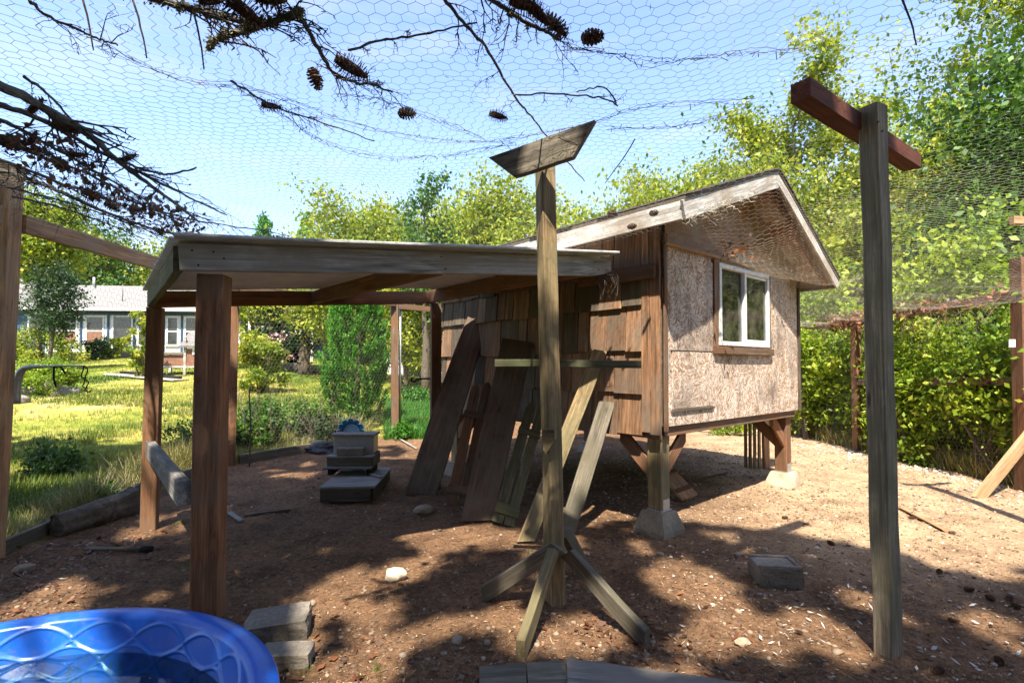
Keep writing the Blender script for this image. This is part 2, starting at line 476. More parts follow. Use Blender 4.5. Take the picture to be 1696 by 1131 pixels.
# ------------------------------------------------------------------ leaves and trees
def unit(n):
    v = RNG.normal(size=(n, 3)); return v / np.linalg.norm(v, axis=1)[:, None]
def leaf_arrays(P, size, aspect=.55, axis=None, axw=0.0, flat=0.0, cv=None):
    """rhombic leaves at P; axis = preferred direction of the midrib"""
    n = len(P)
    a = unit(n)
    if axis is not None:
        a = a + np.asarray(axis) * axw; a /= np.linalg.norm(a, axis=1)[:, None]
    b = np.cross(a, unit(n)); 
    if flat: 
        bb = np.cross(a, np.array([0, 0, 1.0])); b = b * (1 - flat) + bb * flat
    b /= (np.linalg.norm(b, axis=1)[:, None] + 1e-9)
    s = size * RNG.uniform(.4, 1.45, n)[:, None]
    nrm = np.cross(a, b)
    V = np.stack([P - a * s * .5, P + b * s * aspect * .5 - a * s * .05 + nrm * s * .06, P + a * s * .5, P - b * s * aspect * .5 - a * s * .05 + nrm * s * .06], 1).reshape(-1, 3)
    Q = np.arange(4 * n).reshape(n, 4)
    r = RNG.random(n)
    if cv is not None: r = np.clip(r * .45 + cv * .55, 0, 1)
    return V, Q, np.repeat(r, 4)
def clusters(C, npc, sigma):
    n = len(C)
    k = np.repeat(np.arange(n), npc)
    P = C[k] + RNG.normal(size=(len(k), 3)) * sigma * RNG.uniform(.5, 1.3, (n, 1))[k]
    cv = RNG.random(n)[k]
    return P, cv
LM = {}
LM['bright'] = leafmat('leaf_bright', [(0, (.06, .13, .014)), (.35, (.18, .26, .022)), (.7, (.34, .38, .035)), (1, (.52, .48, .06))], .45)
LM['yellow'] = leafmat('leaf_yellow', [(0, (.07, .14, .014)), (.3, (.19, .27, .026)), (.7, (.37, .40, .045)), (1, (.55, .48, .08))], .45)
LM['green'] = leafmat('leaf_green', [(0, (.022, .065, .012)), (.5, (.065, .15, .018)), (1, (.16, .27, .035))], .35)
LM['dark'] = leafmat('leaf_dark', [(0, (.010, .026, .010)), (.5, (.022, .055, .016)), (1, (.05, .10, .025))], .2)
LM['conifer'] = leafmat('leaf_conifer', [(0, (.022, .09, .008)), (.5, (.065, .22, .015)), (1, (.15, .40, .03))], .35)
LM['vine'] = leafmat('leaf_vine', [(0, (.06, .13, .014)), (.4, (.19, .30, .022)), (.8, (.36, .44, .04)), (1, (.55, .55, .08))], .45)
LM['straw'] = leafmat('leaf_straw', [(0, (.10, .12, .03)), (.4, (.24, .22, .07)), (1, (.50, .40, .20))], .25)
LM['grass'] = leafmat('leaf_grass', [(0, (.03, .08, .010)), (.4, (.09, .16, .018)), (.75, (.24, .24, .04)), (1, (.42, .34, .14))], .3)
LM['lush'] = leafmat('leaf_lush', [(0, (.02, .08, .010)), (.5, (.05, .18, .018)), (1, (.12, .30, .03))], .35)
LM['dead'] = leafmat('leaf_dead', [(0, (.04, .016, .009)), (.5, (.13, .045, .020)), (1, (.30, .12, .05))], .2)
LM['pink'] = leafmat('leaf_pink', [(0, (.35, .06, .12)), (.5, (.6, .25, .35)), (1, (.75, .6, .6))], .2)
M['bark'] = plain('bark', (.11, .085, .06), .95, .45, 22, bmp=.8)
M['bark_pale'] = plain('bark_pale', (.20, .17, .13), .95, .4, 16, bmp=.7)

def limbs(base, height, cr, cb, nl, seed, lean=0.0, top=.9):
    """trunk and limb tubes, and the tips the leaves hang on"""
    r = random.Random(seed)
    V, F = [], []
    tr = [Vector(base) + Vector((0, 0, -.1))]
    nseg = 7
    for i in range(1, nseg + 1):
        f = i / nseg
        tr.append(Vector(base) + Vector((r.uniform(-1, 1) * .02 * height * f + lean * height * f, r.uniform(-1, 1) * .02 * height * f, height * top * f)))
    rad = [max(.02, height * .022 * (1 - .88 * i / nseg)) for i in range(nseg + 1)]
    tube_arr(tr, rad, 7, V, F)
    tips = []
    for k in range(nl):
        f = cb + (1 - cb) * ((k + r.random()) / nl)
        i = min(nseg - 1, int(f * nseg)); p = tr[i].lerp(tr[i + 1], f * nseg - i)
        a = k * 2.4 + r.uniform(-.5, .5)
        reach = cr * math.sqrt(max(.05, 1 - ((f - (cb + .35 * (1 - cb))) / (1 - cb + .02) * 1.15) ** 2)) * r.uniform(.75, 1.15)
        end = p + Vector((math.cos(a) * reach, math.sin(a) * reach, height * .12 * r.uniform(.3, 1.3)))
        mid = p.lerp(end, .5) + Vector((0, 0, -.04 * height * r.random()))
        pts = smooth_pts([p, mid, end], 3, .02 * cr, r)
        r0 = max(.012, height * .008 * (1 - f * .6))
        tube_arr(pts, [lerp(r0, .006, j / (len(pts) - 1)) for j in range(len(pts))], 5, V, F)
        for j in range(2, len(pts)):
            tips.append(pts[j])
            for q in range(2):
                d = Vector((r.uniform(-1, 1), r.uniform(-1, 1), r.uniform(-.4, .9))) * reach * .38
                e = pts[j] + d
                if j % 2 == 0: tube_arr([pts[j], pts[j].lerp(e, .5) + Vector((0, 0, .03 * reach)), e], [.008, .006, .003], 3, V, F)
                tips.append(e); tips.append(pts[j].lerp(e, .55))
    return V, F, tips
def tree(name, label, cat, base, height, cr, cb, nl, leaves, size, lm, seed, group=None, sigma=.3, bark='bark', lean=0, axw=.3, aspect=.6, floor=None, drop=0.0):
    base = Vector((base[0], base[1], gz(base[0], base[1])))
    t = thing(name, label, cat, base, 0, group)
    V, F, tips = limbs(base, height, cr, cb, nl, seed, lean)
    mobj('trunk', V, F, M[bark], t, smooth=True)
    C = np.array([list(p) for p in tips])
    if drop: C = C[RNG.random(len(C)) > drop]
    P, cv = clusters(C, max(1, leaves // len(C)), sigma)
    if floor is not None: P[:, 2] = np.maximum(P[:, 2], base.z + floor * RNG.random(len(P)))
    Vl, Ql, rl = leaf_arrays(P, size, aspect, (0, 0, -1), axw, cv=cv)
    np_obj('crown', Vl, Ql, LM[lm], t, rl)
    return t
def bush(name, label, cat, base, rx, ry, h, leaves, size, lm, seed, group=None, ncl=60, sig=.16, aspect=.55, stems=6, axis=(0, 0, 1), axw=.4, z=None, hollow=.55):
    r = np.random.default_rng(seed)
    bz = gz(base[0], base[1]) if z is None else z
    t = thing(name, label, cat, (base[0], base[1], bz), 0, group)
    u = r.normal(size=(ncl, 3)); u /= np.linalg.norm(u, axis=1)[:, None]
    rad = r.uniform(hollow, 1.0, (ncl, 1))
    lump = 1 + .25 * r.normal(size=(ncl, 1)) * .6
    C = u * rad * lump * np.array([rx, ry, h * .5]) + np.array([base[0], base[1], bz + h * .5])
    C[:, 2] = np.maximum(C[:, 2], bz + .05)
    P, cv = clusters(C, max(1, leaves // ncl), sig)
    P[:, 2] = np.maximum(P[:, 2], bz + .01 + .1 * RNG.random(len(P)))
    V, Q, rr = leaf_arrays(P, size, aspect, axis, axw, cv=cv)
    np_obj('foliage', V, Q, LM[lm], t, rr)
    Vs, Fs = [], []
    for k in range(stems):
        e = C[r.integers(ncl)]
        b0 = Vector((base[0] + r.uniform(-.2, .2) * rx, base[1] + r.uniform(-.2, .2) * ry, bz - .03))
        tube_arr(smooth_pts([b0, b0.lerp(Vector(e), .5) + Vector((0, 0, .1 * h)), Vector(e)], 3, .01), [.016 * max(.5, h), .014 * max(.5, h), .012 * max(.5, h), .01 * max(.5, h), .008, .006, .004], 5, Vs, Fs)
    mobj('stem', Vs, Fs, M['bark'], t)
    return t

# ------------------------------------------------------------------ the coop on posts
CG = math.atan2(.65, .76)                       # gable wall direction
CO = Vector((1.245, 4.25, 0))
coop = thing('chicken_coop', 'weathered wooden chicken coop raised on posts with flaking board front and sliding window', 'chicken coop', CO, CG)
# in the coop's frame: x along the gable wall (0..2.8), y back along the plank wall (0..3.3), -y towards the viewer's right
W_, D_ = 2.8, 3.3
ZB, ZW = .885, 2.40
def cw(x, y, z): return WM[coop.name] @ Vector((x, y, z))
def cboard(name, p0, p1, w_, t_, side, mat, parent=None, **kw):
    R3 = WM[coop.name].to_3x3()
    return board(name, cw(*p0), cw(*p1), w_, t_, R3 @ Vector(side), mat, parent or coop, **kw)

def osb_mat():
    m, n, b, o = mat_new('flake_board')
    cc = coords(n)
    acc = None
    cols = []
    for i, ang in enumerate((0.2, 0.95, 1.7, 2.5)):
        mp = N(n, 'ShaderNodeMapping'); mp.inputs['Rotation'].default_value = (0, 0, 0); mp.inputs['Location'].default_value = (i * 3.1, 0, i * 1.7)
        rot = N(n, 'ShaderNodeVectorRotate', rotation_type='AXIS_ANGLE'); rot.inputs['Axis'].default_value = (0, 1, 0); rot.inputs['Angle'].default_value = ang
        n.links.new(cc, rot.inputs['Vector']); n.links.new(rot.outputs[0], mp.inputs[0])
        mp.inputs['Scale'].default_value = (26, 1, 120)
        v = N(n, 'ShaderNodeTexVoronoi', Scale=1.0, Randomness=1.0); n.links.new(mp.outputs[0], v.inputs[0])
        cols.append(v)
    wn = N(n, 'ShaderNodeTexNoise', Scale=26.0, Detail=3.0); n.links.new(cc, wn.inputs[0])
    wa = N(n, 'ShaderNodeVectorMath', operation='MULTIPLY_ADD'); n.links.new(wn.outputs['Color'], wa.inputs[0]); wa.inputs[1].default_value = (.03, .03, .03); n.links.new(cc, wa.inputs[2])
    sel = N(n, 'ShaderNodeTexVoronoi', Scale=20.0); n.links.new(wa.outputs[0], sel.inputs[0])
    ss = N(n, 'ShaderNodeSeparateColor'); n.links.new(sel.outputs['Color'], ss.inputs[0])
    c = None
    s = [N(n, 'ShaderNodeSeparateColor') for _ in cols]
    for k, v in zip(s, cols): n.links.new(v.outputs['Color'], k.inputs[0])
    def stepn(th, ch):
        x = N(n, 'ShaderNodeMath', operation='GREATER_THAN'); x.inputs[1].default_value = th; n.links.new(ss.outputs[ch], x.inputs[0]); return x.outputs[0]
    f = mix(n, stepn(.5, 0), s[0].outputs[0], s[1].outputs[0])
    f2 = mix(n, stepn(.5, 1), s[2].outputs[0], s[3].outputs[0])
    f = mix(n, stepn(.5, 2), f, f2)
    base = ramp(n, f, [(0, (.24, .135, .075)), (.35, (.34, .215, .13)), (.65, (.43, .30, .20)), (1, (.54, .42, .31))]).outputs[0]
    # worn whitish paint left on part of the flakes
    t = N(n, 'ShaderNodeTexNoise', Scale=3.2, Detail=10.0, Roughness=.72); n.links.new(cc, t.inputs[0])
    ad = N(n, 'ShaderNodeMath', operation='ADD'); n.links.new(t.outputs[0], ad.inputs[0])
    mu = N(n, 'ShaderNodeMath', operation='MULTIPLY'); mu.inputs[1].default_value = .42; n.links.new(f, mu.inputs[0]); n.links.new(mu.outputs[0], ad.inputs[1])
    pf = ramp(n, ad.outputs[0], [(.58, (0, 0, 0)), (.84, (1, 1, 1))]).outputs[0]
    c = mix(n, mix(n, .6, (0, 0, 0), pf), base, (.72, .67, .60))
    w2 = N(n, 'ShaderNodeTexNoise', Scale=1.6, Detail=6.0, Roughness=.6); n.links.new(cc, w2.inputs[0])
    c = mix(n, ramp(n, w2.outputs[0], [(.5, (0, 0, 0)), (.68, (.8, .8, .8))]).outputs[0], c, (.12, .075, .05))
    mv = N(n, 'ShaderNodeMapping'); mv.inputs['Scale'].default_value = (9, 1, 2.4); n.links.new(cc, mv.inputs[0])  # vertical streaks standing in for leaf and branch shadows, painted into the board colour
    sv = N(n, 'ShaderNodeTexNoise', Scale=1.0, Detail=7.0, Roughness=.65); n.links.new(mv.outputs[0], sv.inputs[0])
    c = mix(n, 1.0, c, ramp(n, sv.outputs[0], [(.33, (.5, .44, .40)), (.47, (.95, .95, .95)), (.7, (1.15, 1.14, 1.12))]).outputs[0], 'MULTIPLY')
    n.links.new(c, b.inputs['Base Color']); b.inputs['Roughness'].default_value = .8
    bump(n, b, f, .5, .004)
    return m
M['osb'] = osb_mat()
M['black'] = plain('black_void', (.012, .011, .010), .9, .2)
M['white_vinyl'] = plain('white_vinyl', (.66, .66, .63), .4, .16, 9, bmp=0)

# gable wall: panel pieces around the window opening
WX0, WX1, WZ0, WZ1 = .90, 1.99, 1.585, 2.375
def cbox(name, a, b_, mat, parent=None, bev=.002):
    o = box(name, a, b_, mat, None, bev)
    Mx = WM[coop.name] @ Matrix.Translation((Vector(a) + Vector(b_)) / 2)
    WM[o.name] = Mx
    p = parent or coop
    o.parent = p; o.matrix_basis = WM[p.name].inverted() @ Mx
    return o
# one sheet with a window hole
def sheet_with_hole():
    x = [.045, WX0, WX1, W_ + .012]; z = [ZB, WZ0, WZ1, ZW]
    V, F = [], []
    idx = {}
    r = random.Random(3)
    for yy in (-.012, .002):
        for j in range(4):
            for i in range(4):
                idx[(i, j, yy)] = len(V)
                V.append(Vector((x[i], yy, z[j] + (.015 * (i - 1.5) * -.3 if j == 0 else 0))))
    for yy, fl in ((-.012, 0), (.002, 1)):
        for j in range(3):
            for i in range(3):
                if i == 1 and j == 1: continue
                f = [idx[(i, j, yy)], idx[(i + 1, j, yy)], idx[(i + 1, j + 1, yy)], idx[(i, j + 1, yy)]]
                F.append(f[::-1] if fl else f)
    def side(a, b): F.append([idx[(*a, -.012)], idx[(*a, .002)], idx[(*b, .002)], idx[(*b, -.012)]])
    for i in range(3): side((i, 0), (i + 1, 0)); side((i + 1, 3), (i, 3)); side((3, i), (3, i + 1)); side((0, i + 1), (0, i))
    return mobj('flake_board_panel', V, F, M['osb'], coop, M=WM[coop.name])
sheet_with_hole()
# low hatch panel and its slots
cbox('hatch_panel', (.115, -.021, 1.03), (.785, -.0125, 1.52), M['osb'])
cbox('hatch_cleat', (.10, -.028, 1.004), (.80, -.0125, 1.026), M['barn_gray'])
cbox('hatch_cleat', (.10, -.024, 1.523), (.80, -.0125, 1.532), M['barn_gray'])
# corner boards, framing posts
cboard('corner_board', (.018, -.022, ZB - .03), (.018, -.022, ZW + .1), .05, .02, (1, 0, 0), M['cedar_gray'], n=5)
cboard('corner_board', (-.030, .045, ZB - .06), (-.030, .045, 2.56), .10, .022, (0, 1, 0), M['barn_wood'], n=5)
cboard('corner_board', (-.036, .135, ZB - .045), (-.036, .135, 2.54), .075, .022, (0, 1, 0), M['barn_wood'], n=5)
cboard('corner_board', (W_ + .0, -.024, ZB - .02), (W_ + .0, -.024, ZW), .05, .018, (1, 0, 0), M['barn_gray'], n=5)
# plank wall: courses of overlapping planks, each one its own
r = random.Random(11)
courses = [(.80, 1.19), (1.165, 1.55), (1.52, 1.94), (1.91, 2.24), (2.21, 2.60)]
for ci, (z0, z1) in enumerate(courses):
    y = .175
    while y < D_:
        wd = r.choice([.14, .17, .21, .26, .30])
        wd = min(wd, D_ - y)
        if wd < .05: break
        drop = r.uniform(-.02, .012)
        cboard('siding_plank', (-.034 - r.uniform(0, .006), y + wd / 2, z0 + drop), (-.008, y + wd / 2 + r.uniform(-.004, .004), z1), wd - .007, .019, (0, 1, 0),
               M['barn_wood'] if r.random() < (.85 if y < 1.3 else .45) else M['barn_gray'], n=2, jit=.002, seed=ci * 100 + int(y * 50))
        y += wd
# inner liner so the seams are dark
cbox('wall_liner', (0.004, .01, ZB), (.02, D_, 2.56), M['barn_gray'])
cbox('wall_liner', (W_ - .02, .01, ZB), (W_ - .004, D_, 2.36), M['barn_gray'])
cbox('wall_liner', (0, D_ - .02, ZB), (W_, D_, 2.4), M['barn_gray'])
cbox('floor_panel', (.0, .0, ZB + .005), (W_, D_, ZB + .03), M['barn_gray'])
cbox('floor_frame', (-.005, .03, ZB - .10), (.04, D_, ZB - .012), M['cedar_gray'])
cbox('floor_frame', (.045, .012, ZB - .08), (W_ - .05, .05, ZB - .003), M['cedar_gray'])
cbox('floor_frame', (W_ - .045, .05, ZB - .10), (W_, D_, ZB - .012), M['cedar_gray'])
for yy in (.8, 1.6, 2.4): cbox('floor_joist', (.05, yy, ZB - .10), (W_ - .05, yy + .04, ZB), M['cedar_gray'])
# header board under the eave
cboard('header_board', (-.065, .02, 2.18), (-.075, .85, 2.20), .125, .035, (0, 0, 1), M['cedar'], n=3)

# roof: long shallow left slope, steeper right slope
RP = Vector((1.4, 0, 3.235))
OVG = .35
def zr(x):  # underside line of roof
    return RP.z - (.372 * (RP.x - x) if x < RP.x else .535 * (x - RP.x))
XL, XR = -.25, W_ + .22
M['roof_shingle'] = concrete('roof_shingle', (.05, .04, .03), (.16, .13, .10), 20)
for (x0, x1) in ((XL - .02, RP.x), (XR + .02, RP.x)):
    V = []
    for yy in (-OVG - .03, D_ + .25):
        for (xx, dz) in ((x0, .018), (x1, .018), (x1, .05), (x0, .05)):
            V.append(Vector((xx, yy, zr(xx) + dz)))
    F = [(0, 1, 2, 3), (7, 6, 5, 4), (0, 4, 5, 1), (1, 5, 6, 2), (2, 6, 7, 3), (3, 7, 4, 0)]
    mobj('roof_sheet', V, F, M['roof_shingle'], coop, M=WM[coop.name])
    # ply underneath
    V = [Vector((xx, yy, zr(xx) + dz)) for yy in (-OVG, D_ + .22) for (xx, dz) in ((x0, -.004), (x1, -.004), (x1, .012), (x0, .012))]
    mobj('roof_deck', V, F, M['fresh_ply'], coop, M=WM[coop.name])
# shingle courses as real strips, proud of each other
r = random.Random(5)
for sgn, x0 in ((1, XL), (-1, XR)):
    L_ = abs(RP.x - x0)
    nC = 9
    for k in range(nC):
        xa = x0 + sgn * (L_ * k / nC - .03); xb = x0 + sgn * (L_ * (k + 1) / nC + .02)
        yy = -OVG - .045
        V, F = [], []
        while yy < D_ + .26:
            wv = r.uniform(.22, .34); y2 = min(yy + wv, D_ + .27)
            b0 = len(V); dx = r.uniform(-.012, .012)
            for (xx, dz) in ((xa + dx, .058), (xa + dx, .068 + r.uniform(0, .004)), (xb, .056), (xb, .051)):
                for yv in (yy + .003, y2 - .003): V.append(Vector((xx, yv, zr(xx) + dz)))
            F += [(b0, b0 + 1, b0 + 3, b0 + 2), (b0 + 2, b0 + 3, b0 + 5, b0 + 4), (b0 + 4, b0 + 5, b0 + 7, b0 + 6), (b0, b0 + 2, b0 + 4, b0 + 6), (b0 + 1, b0 + 7, b0 + 5, b0 + 3)]
            yy = y2
        mobj('shingle_course', V, F, M['roof_shingle'], coop, M=WM[coop.name])
# gable infill, recessed plywood
V = []
for yy in (-.008, .006):
    for (xx, zz) in ((.04, ZW + .004), (W_, ZW + .004), (W_, zr(W_) - .006), (RP.x, RP.z - .006), (.04, zr(.04) - .006)):
        V.append(Vector((xx, yy, zz)))
F = [(0, 1, 2, 3, 4), (9, 8, 7, 6, 5)] + [(i, i + 5, (i + 1) % 5 + 5, (i + 1) % 5) for i in range(5)]
M['gable_ply'] = wood('gable_ply', (.26, .125, .055), (.52, .27, .125), (.42, .32, .24), .3, grain=.2)
mobj('gable_panel', V, F, M['gable_ply'], coop, M=WM[coop.name])
cboard('ledge_trim', (.0, -.032, ZW + .012), (W_ + .01, -.032, ZW + .012), .04, .03, (0, 1, 0), M['cedar_pale'], n=4)
# barge boards and eave fascia
bz = -.058
cboard('barge_board', (XL - .024, -OVG - .012, zr(XL - .024) + bz + .004), (RP.x + .008, -OVG - .012, RP.z + bz), .145, .022, (0, 0, 1), M['white_peel'], n=6, skew=(.0, .37))
cboard('barge_board', (XR + .01, -OVG - .014, zr(XR + .01) + bz + .02), (RP.x - .02, -OVG - .014, RP.z + bz + .02), .10, .022, (0, 0, 1), M['white_peel'], n=6, skew=(-.5, .5))
cboard('fascia_board', (XL - .012, -OVG + .0, zr(XL) + bz - .004), (XL - .012, D_ + .2, zr(XL) + bz - .004), .145, .022, (0, 0, 1), M['white_peel'], n=6)
cboard('fascia_board', (XR + .012, -OVG + .012, zr(XR) + bz + .03), (XR + .012, D_ + .2, zr(XR) + bz + .03), .09, .022, (0, 0, 1), M['white_peel'], n=6)
for yy in (-.26, .35, .95, 1.55, 2.15, 2.75, 3.2):
    for sgn, x0 in ((1, XL + .01), (-1, XR - .01)):
        cboard('rafter', (x0, yy, zr(x0) - .045), (RP.x - sgn * .02, yy, RP.z - .05), .08, .035, (0, 0, 1), M['cedar'], n=2)
cboard('ridge_board', (RP.x, -OVG + .02, RP.z - .07), (RP.x, D_ + .2, RP.z - .07), .1, .03, (0, 0, 1), M['cedar'], n=2)

# window: white sliding frame, two panes, brown trim
def glass(name, tint=(.02, .03, .025)):
    m, n, b, o = mat_new(name)
    tr = N(n, 'ShaderNodeBsdfTransparent'); tr.inputs[0].default_value = (.75, .78, .75, 1)
    gl = N(n, 'ShaderNodeBsdfGlossy', Roughness=.03); gl.inputs[0].default_value = (.9, .95, 1, 1)
    df = N(n, 'ShaderNodeBsdfDiffuse'); df.inputs[0].default_value = (.30, .28, .2, 1)
    fr = N(n, 'ShaderNodeFresnel', IOR=1.5)
    cc = coords(n); t = N(n, 'ShaderNodeTexNoise', Scale=7.0, Detail=6.0); n.links.new(cc, t.inputs[0])
    f = ramp(n, t.outputs[0], [(.4, (.05, .05, .05)), (.75, (.35, .35, .35))]).outputs[0]
    m1 = N(n, 'ShaderNodeMixShader'); n.links.new(f, m1.inputs[0]); n.links.new(tr.outputs[0], m1.inputs[1]); n.links.new(df.outputs[0], m1.inputs[2])
    m2 = N(n, 'ShaderNodeMixShader'); n.links.new(fr.outputs[0], m2.inputs[0]); n.links.new(m1.outputs[0], m2.inputs[1]); n.links.new(gl.outputs[0], m2.inputs[2])
    n.links.new(m2.outputs[0], o.inputs[0])
    return m
M['glass'] = glass('dusty_glass')
win = cbox('window', (WX0 + .004, -.020, WZ0 + .004), (WX1 - .004, -.0, WZ0 + .045), M['white_vinyl'])
def wbox(nm, a, b_, mat, bev=.002): return cbox(nm, a, b_, mat, win, bev)
wbox('frame_rail', (WX0 + .004, -.034, WZ1 - .045), (WX1 - .004, .03, WZ1 - .004), M['white_vinyl'], .004)
wbox('frame_rail', (WX0 + .006, -.036, WZ0 + .002), (WX1 - .006, .032, WZ0 + .043), M['white_vinyl'], .004)
wbox('frame_stile', (WX0 + .004, -.035, WZ0 + .044), (WX0 + .05, .03, WZ1 - .046), M['white_vinyl'], .004)
wbox('frame_stile', (WX1 - .05, -.035, WZ0 + .044), (WX1 - .004, .03, WZ1 - .046), M['white_vinyl'], .004)
XM = (WX0 + WX1) / 2
wbox('meeting_stile', (XM - .022, -.030, WZ0 + .044), (XM + .02, .018, WZ1 - .046), M['white_vinyl'], .004)
wbox('sash_rail', (XM + .021, -.018, WZ0 + .044), (WX1 - .051, .0, WZ0 + .075), M['white_vinyl'])
wbox('sash_rail', (XM + .021, -.018, WZ1 - .075), (WX1 - .051, .0, WZ1 - .047), M['white_vinyl'])
wbox('pane', (WX0 + .051, .006, WZ0 + .045), (XM - .023, .009, WZ1 - .047), M['glass'], 0)
wbox('pane', (XM + .021, -.009, WZ0 + .076), (WX1 - .051, -.006, WZ1 - .076), M['glass'], 0)
M['curtain'] = plain('curtain', (.30, .24, .09), .9, .3, 6)
V, F = [], []
for i in range(25):
    for j in range(2):
        V.append(Vector((WX0 + .02 + .5 * i / 24 * (1 if j else .75), .10 + .025 * math.sin(i * 1.3), WZ0 - .02 + j * .60 - (i / 24) * .28 * j)))
for i in range(24): F.append((2 * i, 2 * i + 2, 2 * i + 3, 2 * i + 1))
mobj('curtain', V, F, M['curtain'], win, M=WM[coop.name], smooth=True)
cboard('window_sill', (WX0 - .09, -.03, WZ0 - .045), (WX1 + .05, -.03, WZ0 - .045), .07, .045, (0, 0, 1), M['cedar_gray'], n=3)
cboard('window_trim', (WX0 - .045, -.020, WZ0 - .006), (WX0 - .045, -.020, WZ1 + .02), .075, .016, (1, 0, 0), M['cedar_gray'], n=3)
cboard('window_trim', (WX1 + .022, -.020, WZ0 - .006), (WX1 + .022, -.020, WZ1 - .005), .03, .016, (1, 0, 0), M['barn_gray'], n=3)

# legs with gussets and brackets, each on its own pier block
M['steel'] = plain('galvanised_steel', (.42, .42, .40), .45, .2, 30, metal=.6)
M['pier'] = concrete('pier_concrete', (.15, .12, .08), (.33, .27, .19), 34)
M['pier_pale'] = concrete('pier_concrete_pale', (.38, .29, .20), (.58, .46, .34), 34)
def pier_block(label, p, rot, mat, sink=0.0):
    t = .20
    V = []
    for (h, s) in ((0, .155), (.05, .153), (t - .01, .104), (t, .096)):
        for (a, b_) in ((-1, -1), (1, -1), (1, 1), (-1, 1)):
            V.append(Vector((a * s + random.uniform(-.003, .003), b_ * s + random.uniform(-.003, .003), h)))
    F = [(0, 3, 2, 1), (12, 13, 14, 15)]
    for k in range(3):
        for i in range(4): F.append((k * 4 + i, k * 4 + (i + 1) % 4, k * 4 + 4 + (i + 1) % 4, k * 4 + 4 + i))
    o = mobj('pier_block', V, F, mat, None, M=Matrix.Translation(Vector((p[0], p[1], gz(p[0], p[1]) - .015 - sink))) @ Matrix.Rotation(rot, 4, 'Z'))
    return props(o, label, 'pier block', 'concrete pier blocks under the coop')
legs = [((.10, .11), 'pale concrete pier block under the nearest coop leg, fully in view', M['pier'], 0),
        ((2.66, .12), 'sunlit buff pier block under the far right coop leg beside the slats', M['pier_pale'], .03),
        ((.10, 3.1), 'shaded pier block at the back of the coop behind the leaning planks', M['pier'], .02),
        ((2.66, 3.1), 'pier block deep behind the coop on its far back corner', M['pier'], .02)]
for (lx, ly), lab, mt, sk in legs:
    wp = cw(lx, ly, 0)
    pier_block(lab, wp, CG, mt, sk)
    zt = gz(wp.x, wp.y) + .185 - sk
    dx = 1 if lx < 1 else -1; dy = 1 if ly < 1 else -1
    lg = cboard('leg', (lx, ly, zt + .012), (lx, ly, ZB - .02), .135, .135, (1, 0, 0), M['cedar'] if lx > 1 else M['stand_wood'], n=3, ch=.006)
    cbox('post_bracket', (lx - .05, ly - .074, zt + .004), (lx + .05, ly - .0695, zt + .10), M['steel'], lg, .001)
    cbox('bracket_plate', (lx - .075, ly - .078, zt + .002), (lx + .075, ly + .07, zt + .010), M['steel'], lg, .001)
    cboard('gusset', (lx + dx * .06, ly - .03, ZB - .36), (lx + dx * .36, ly - .03, ZB - .09), .12, .03, (0, 0, 1), M['cedar'], n=2, skew=(.9, .9))
    cboard('gusset', (lx - .045, ly + dy * .06, ZB - .36), (lx - .045, ly + dy * .36, ZB - .09), .12, .03, (0, 0, 1), M['cedar'], n=2, skew=(.9, .9))

# ------------------------------------------------------------------ open shelter
FL = Vector((-1.757, 2.75, 0)); FR = Vector((.79, 4.15, 0)); BL = Vector((-3.07, 4.40, 0)); BR = Vector((-.89, 6.0, 0))
zf = lambda s: lerp(1.905, 2.13, s)     # beam undersides, rising towards the coop
M['steel_trim'] = plain('roof_flashing', (.40, .40, .38), .5, .3, 9)
sh = thing('open_shelter', 'open shelter with weathered grey front beam, brown posts and a low corrugated roof', 'shelter', ((FL + BR) / 2), 0)
fd = (FR - FL).normalized(); sd = (BL - FL).normalized()
def up(p, z): return Vector((p.x, p.y, z))
board('front_beam', up(FL - fd * .03, zf(0) + .074), up(FR, zf(1) + .068), .148, .045, (0, 0, 1), M['beam_gray'], sh, n=8, prof=[(0, 1), (.2, 1), (.4, 1), (.6, 1), (.8, 1), (.93, 1), (.97, .9), (1, .55)], jit=.003)
board('back_beam', up(BL - fd * .02, zf(0) + .062), up(BR, zf(1) + .062), .14, .045, (0, 0, 1), M['cedar'], sh, n=5)
board('end_beam', up(FL + sd * .03 - fd * .03, zf(0) + .070), up(BL + sd * .06 - fd * .03, zf(0) + .066), .14, .045, (0, 0, 1), M['green_wood'], sh, n=5, skew=(.1, .0))
board('end_beam', up(FR - fd * .25 + Vector((-.01, .03, 0)), zf(.92) + .062), up(BR - fd * .1, zf(1) + .058), .14, .045, (0, 0, 1), M['cedar'], sh, n=5)
a_ = FL.lerp(FR, .505); b_ = BL.lerp(BR, .485)
board('rafter', up(a_ + sd * .03, zf(.5) + .060), up(b_ - sd * .03, zf(.5) + .060), .13, .045, (0, 0, 1), M['cedar'], sh, n=4)
board('roof_post', (FL.x + .055, FL.y + .15, gz(FL.x + .12, FL.y + .1) - .15), (FL.x + .075, FL.y + .14, zf(0) + .0), .14, .13, (1, .15, 0), M['cedar'], sh, n=5, ch=.005)
board('roof_post', (BL.x - .03, BL.y + .02, gz(BL.x, BL.y) - .15), (BL.x - .01, BL.y + .03, zf(0) - .01), .115, .10, (1, .35, 0), M['cedar'], sh, n=5, ch=.005)
board('roof_post', (BR.x + .0, BR.y - .02, gz(BR.x, BR.y) - .15), (BR.x + .0, BR.y - .02, zf(1) - .01), .115, .10, (1, .35, 0), M['cedar_gray'], sh, n=5, ch=.005)
# low side rail nailed between the two left posts
rl0 = Vector((FL.x - .04, FL.y + .08, .70)); rl1 = Vector((BL.x - .10, BL.y + .10, .69))
board('side_rail', rl0, rl1, .135, .065, (0, 0, 1), M['gray_wood'], sh, n=5, ch=.005)
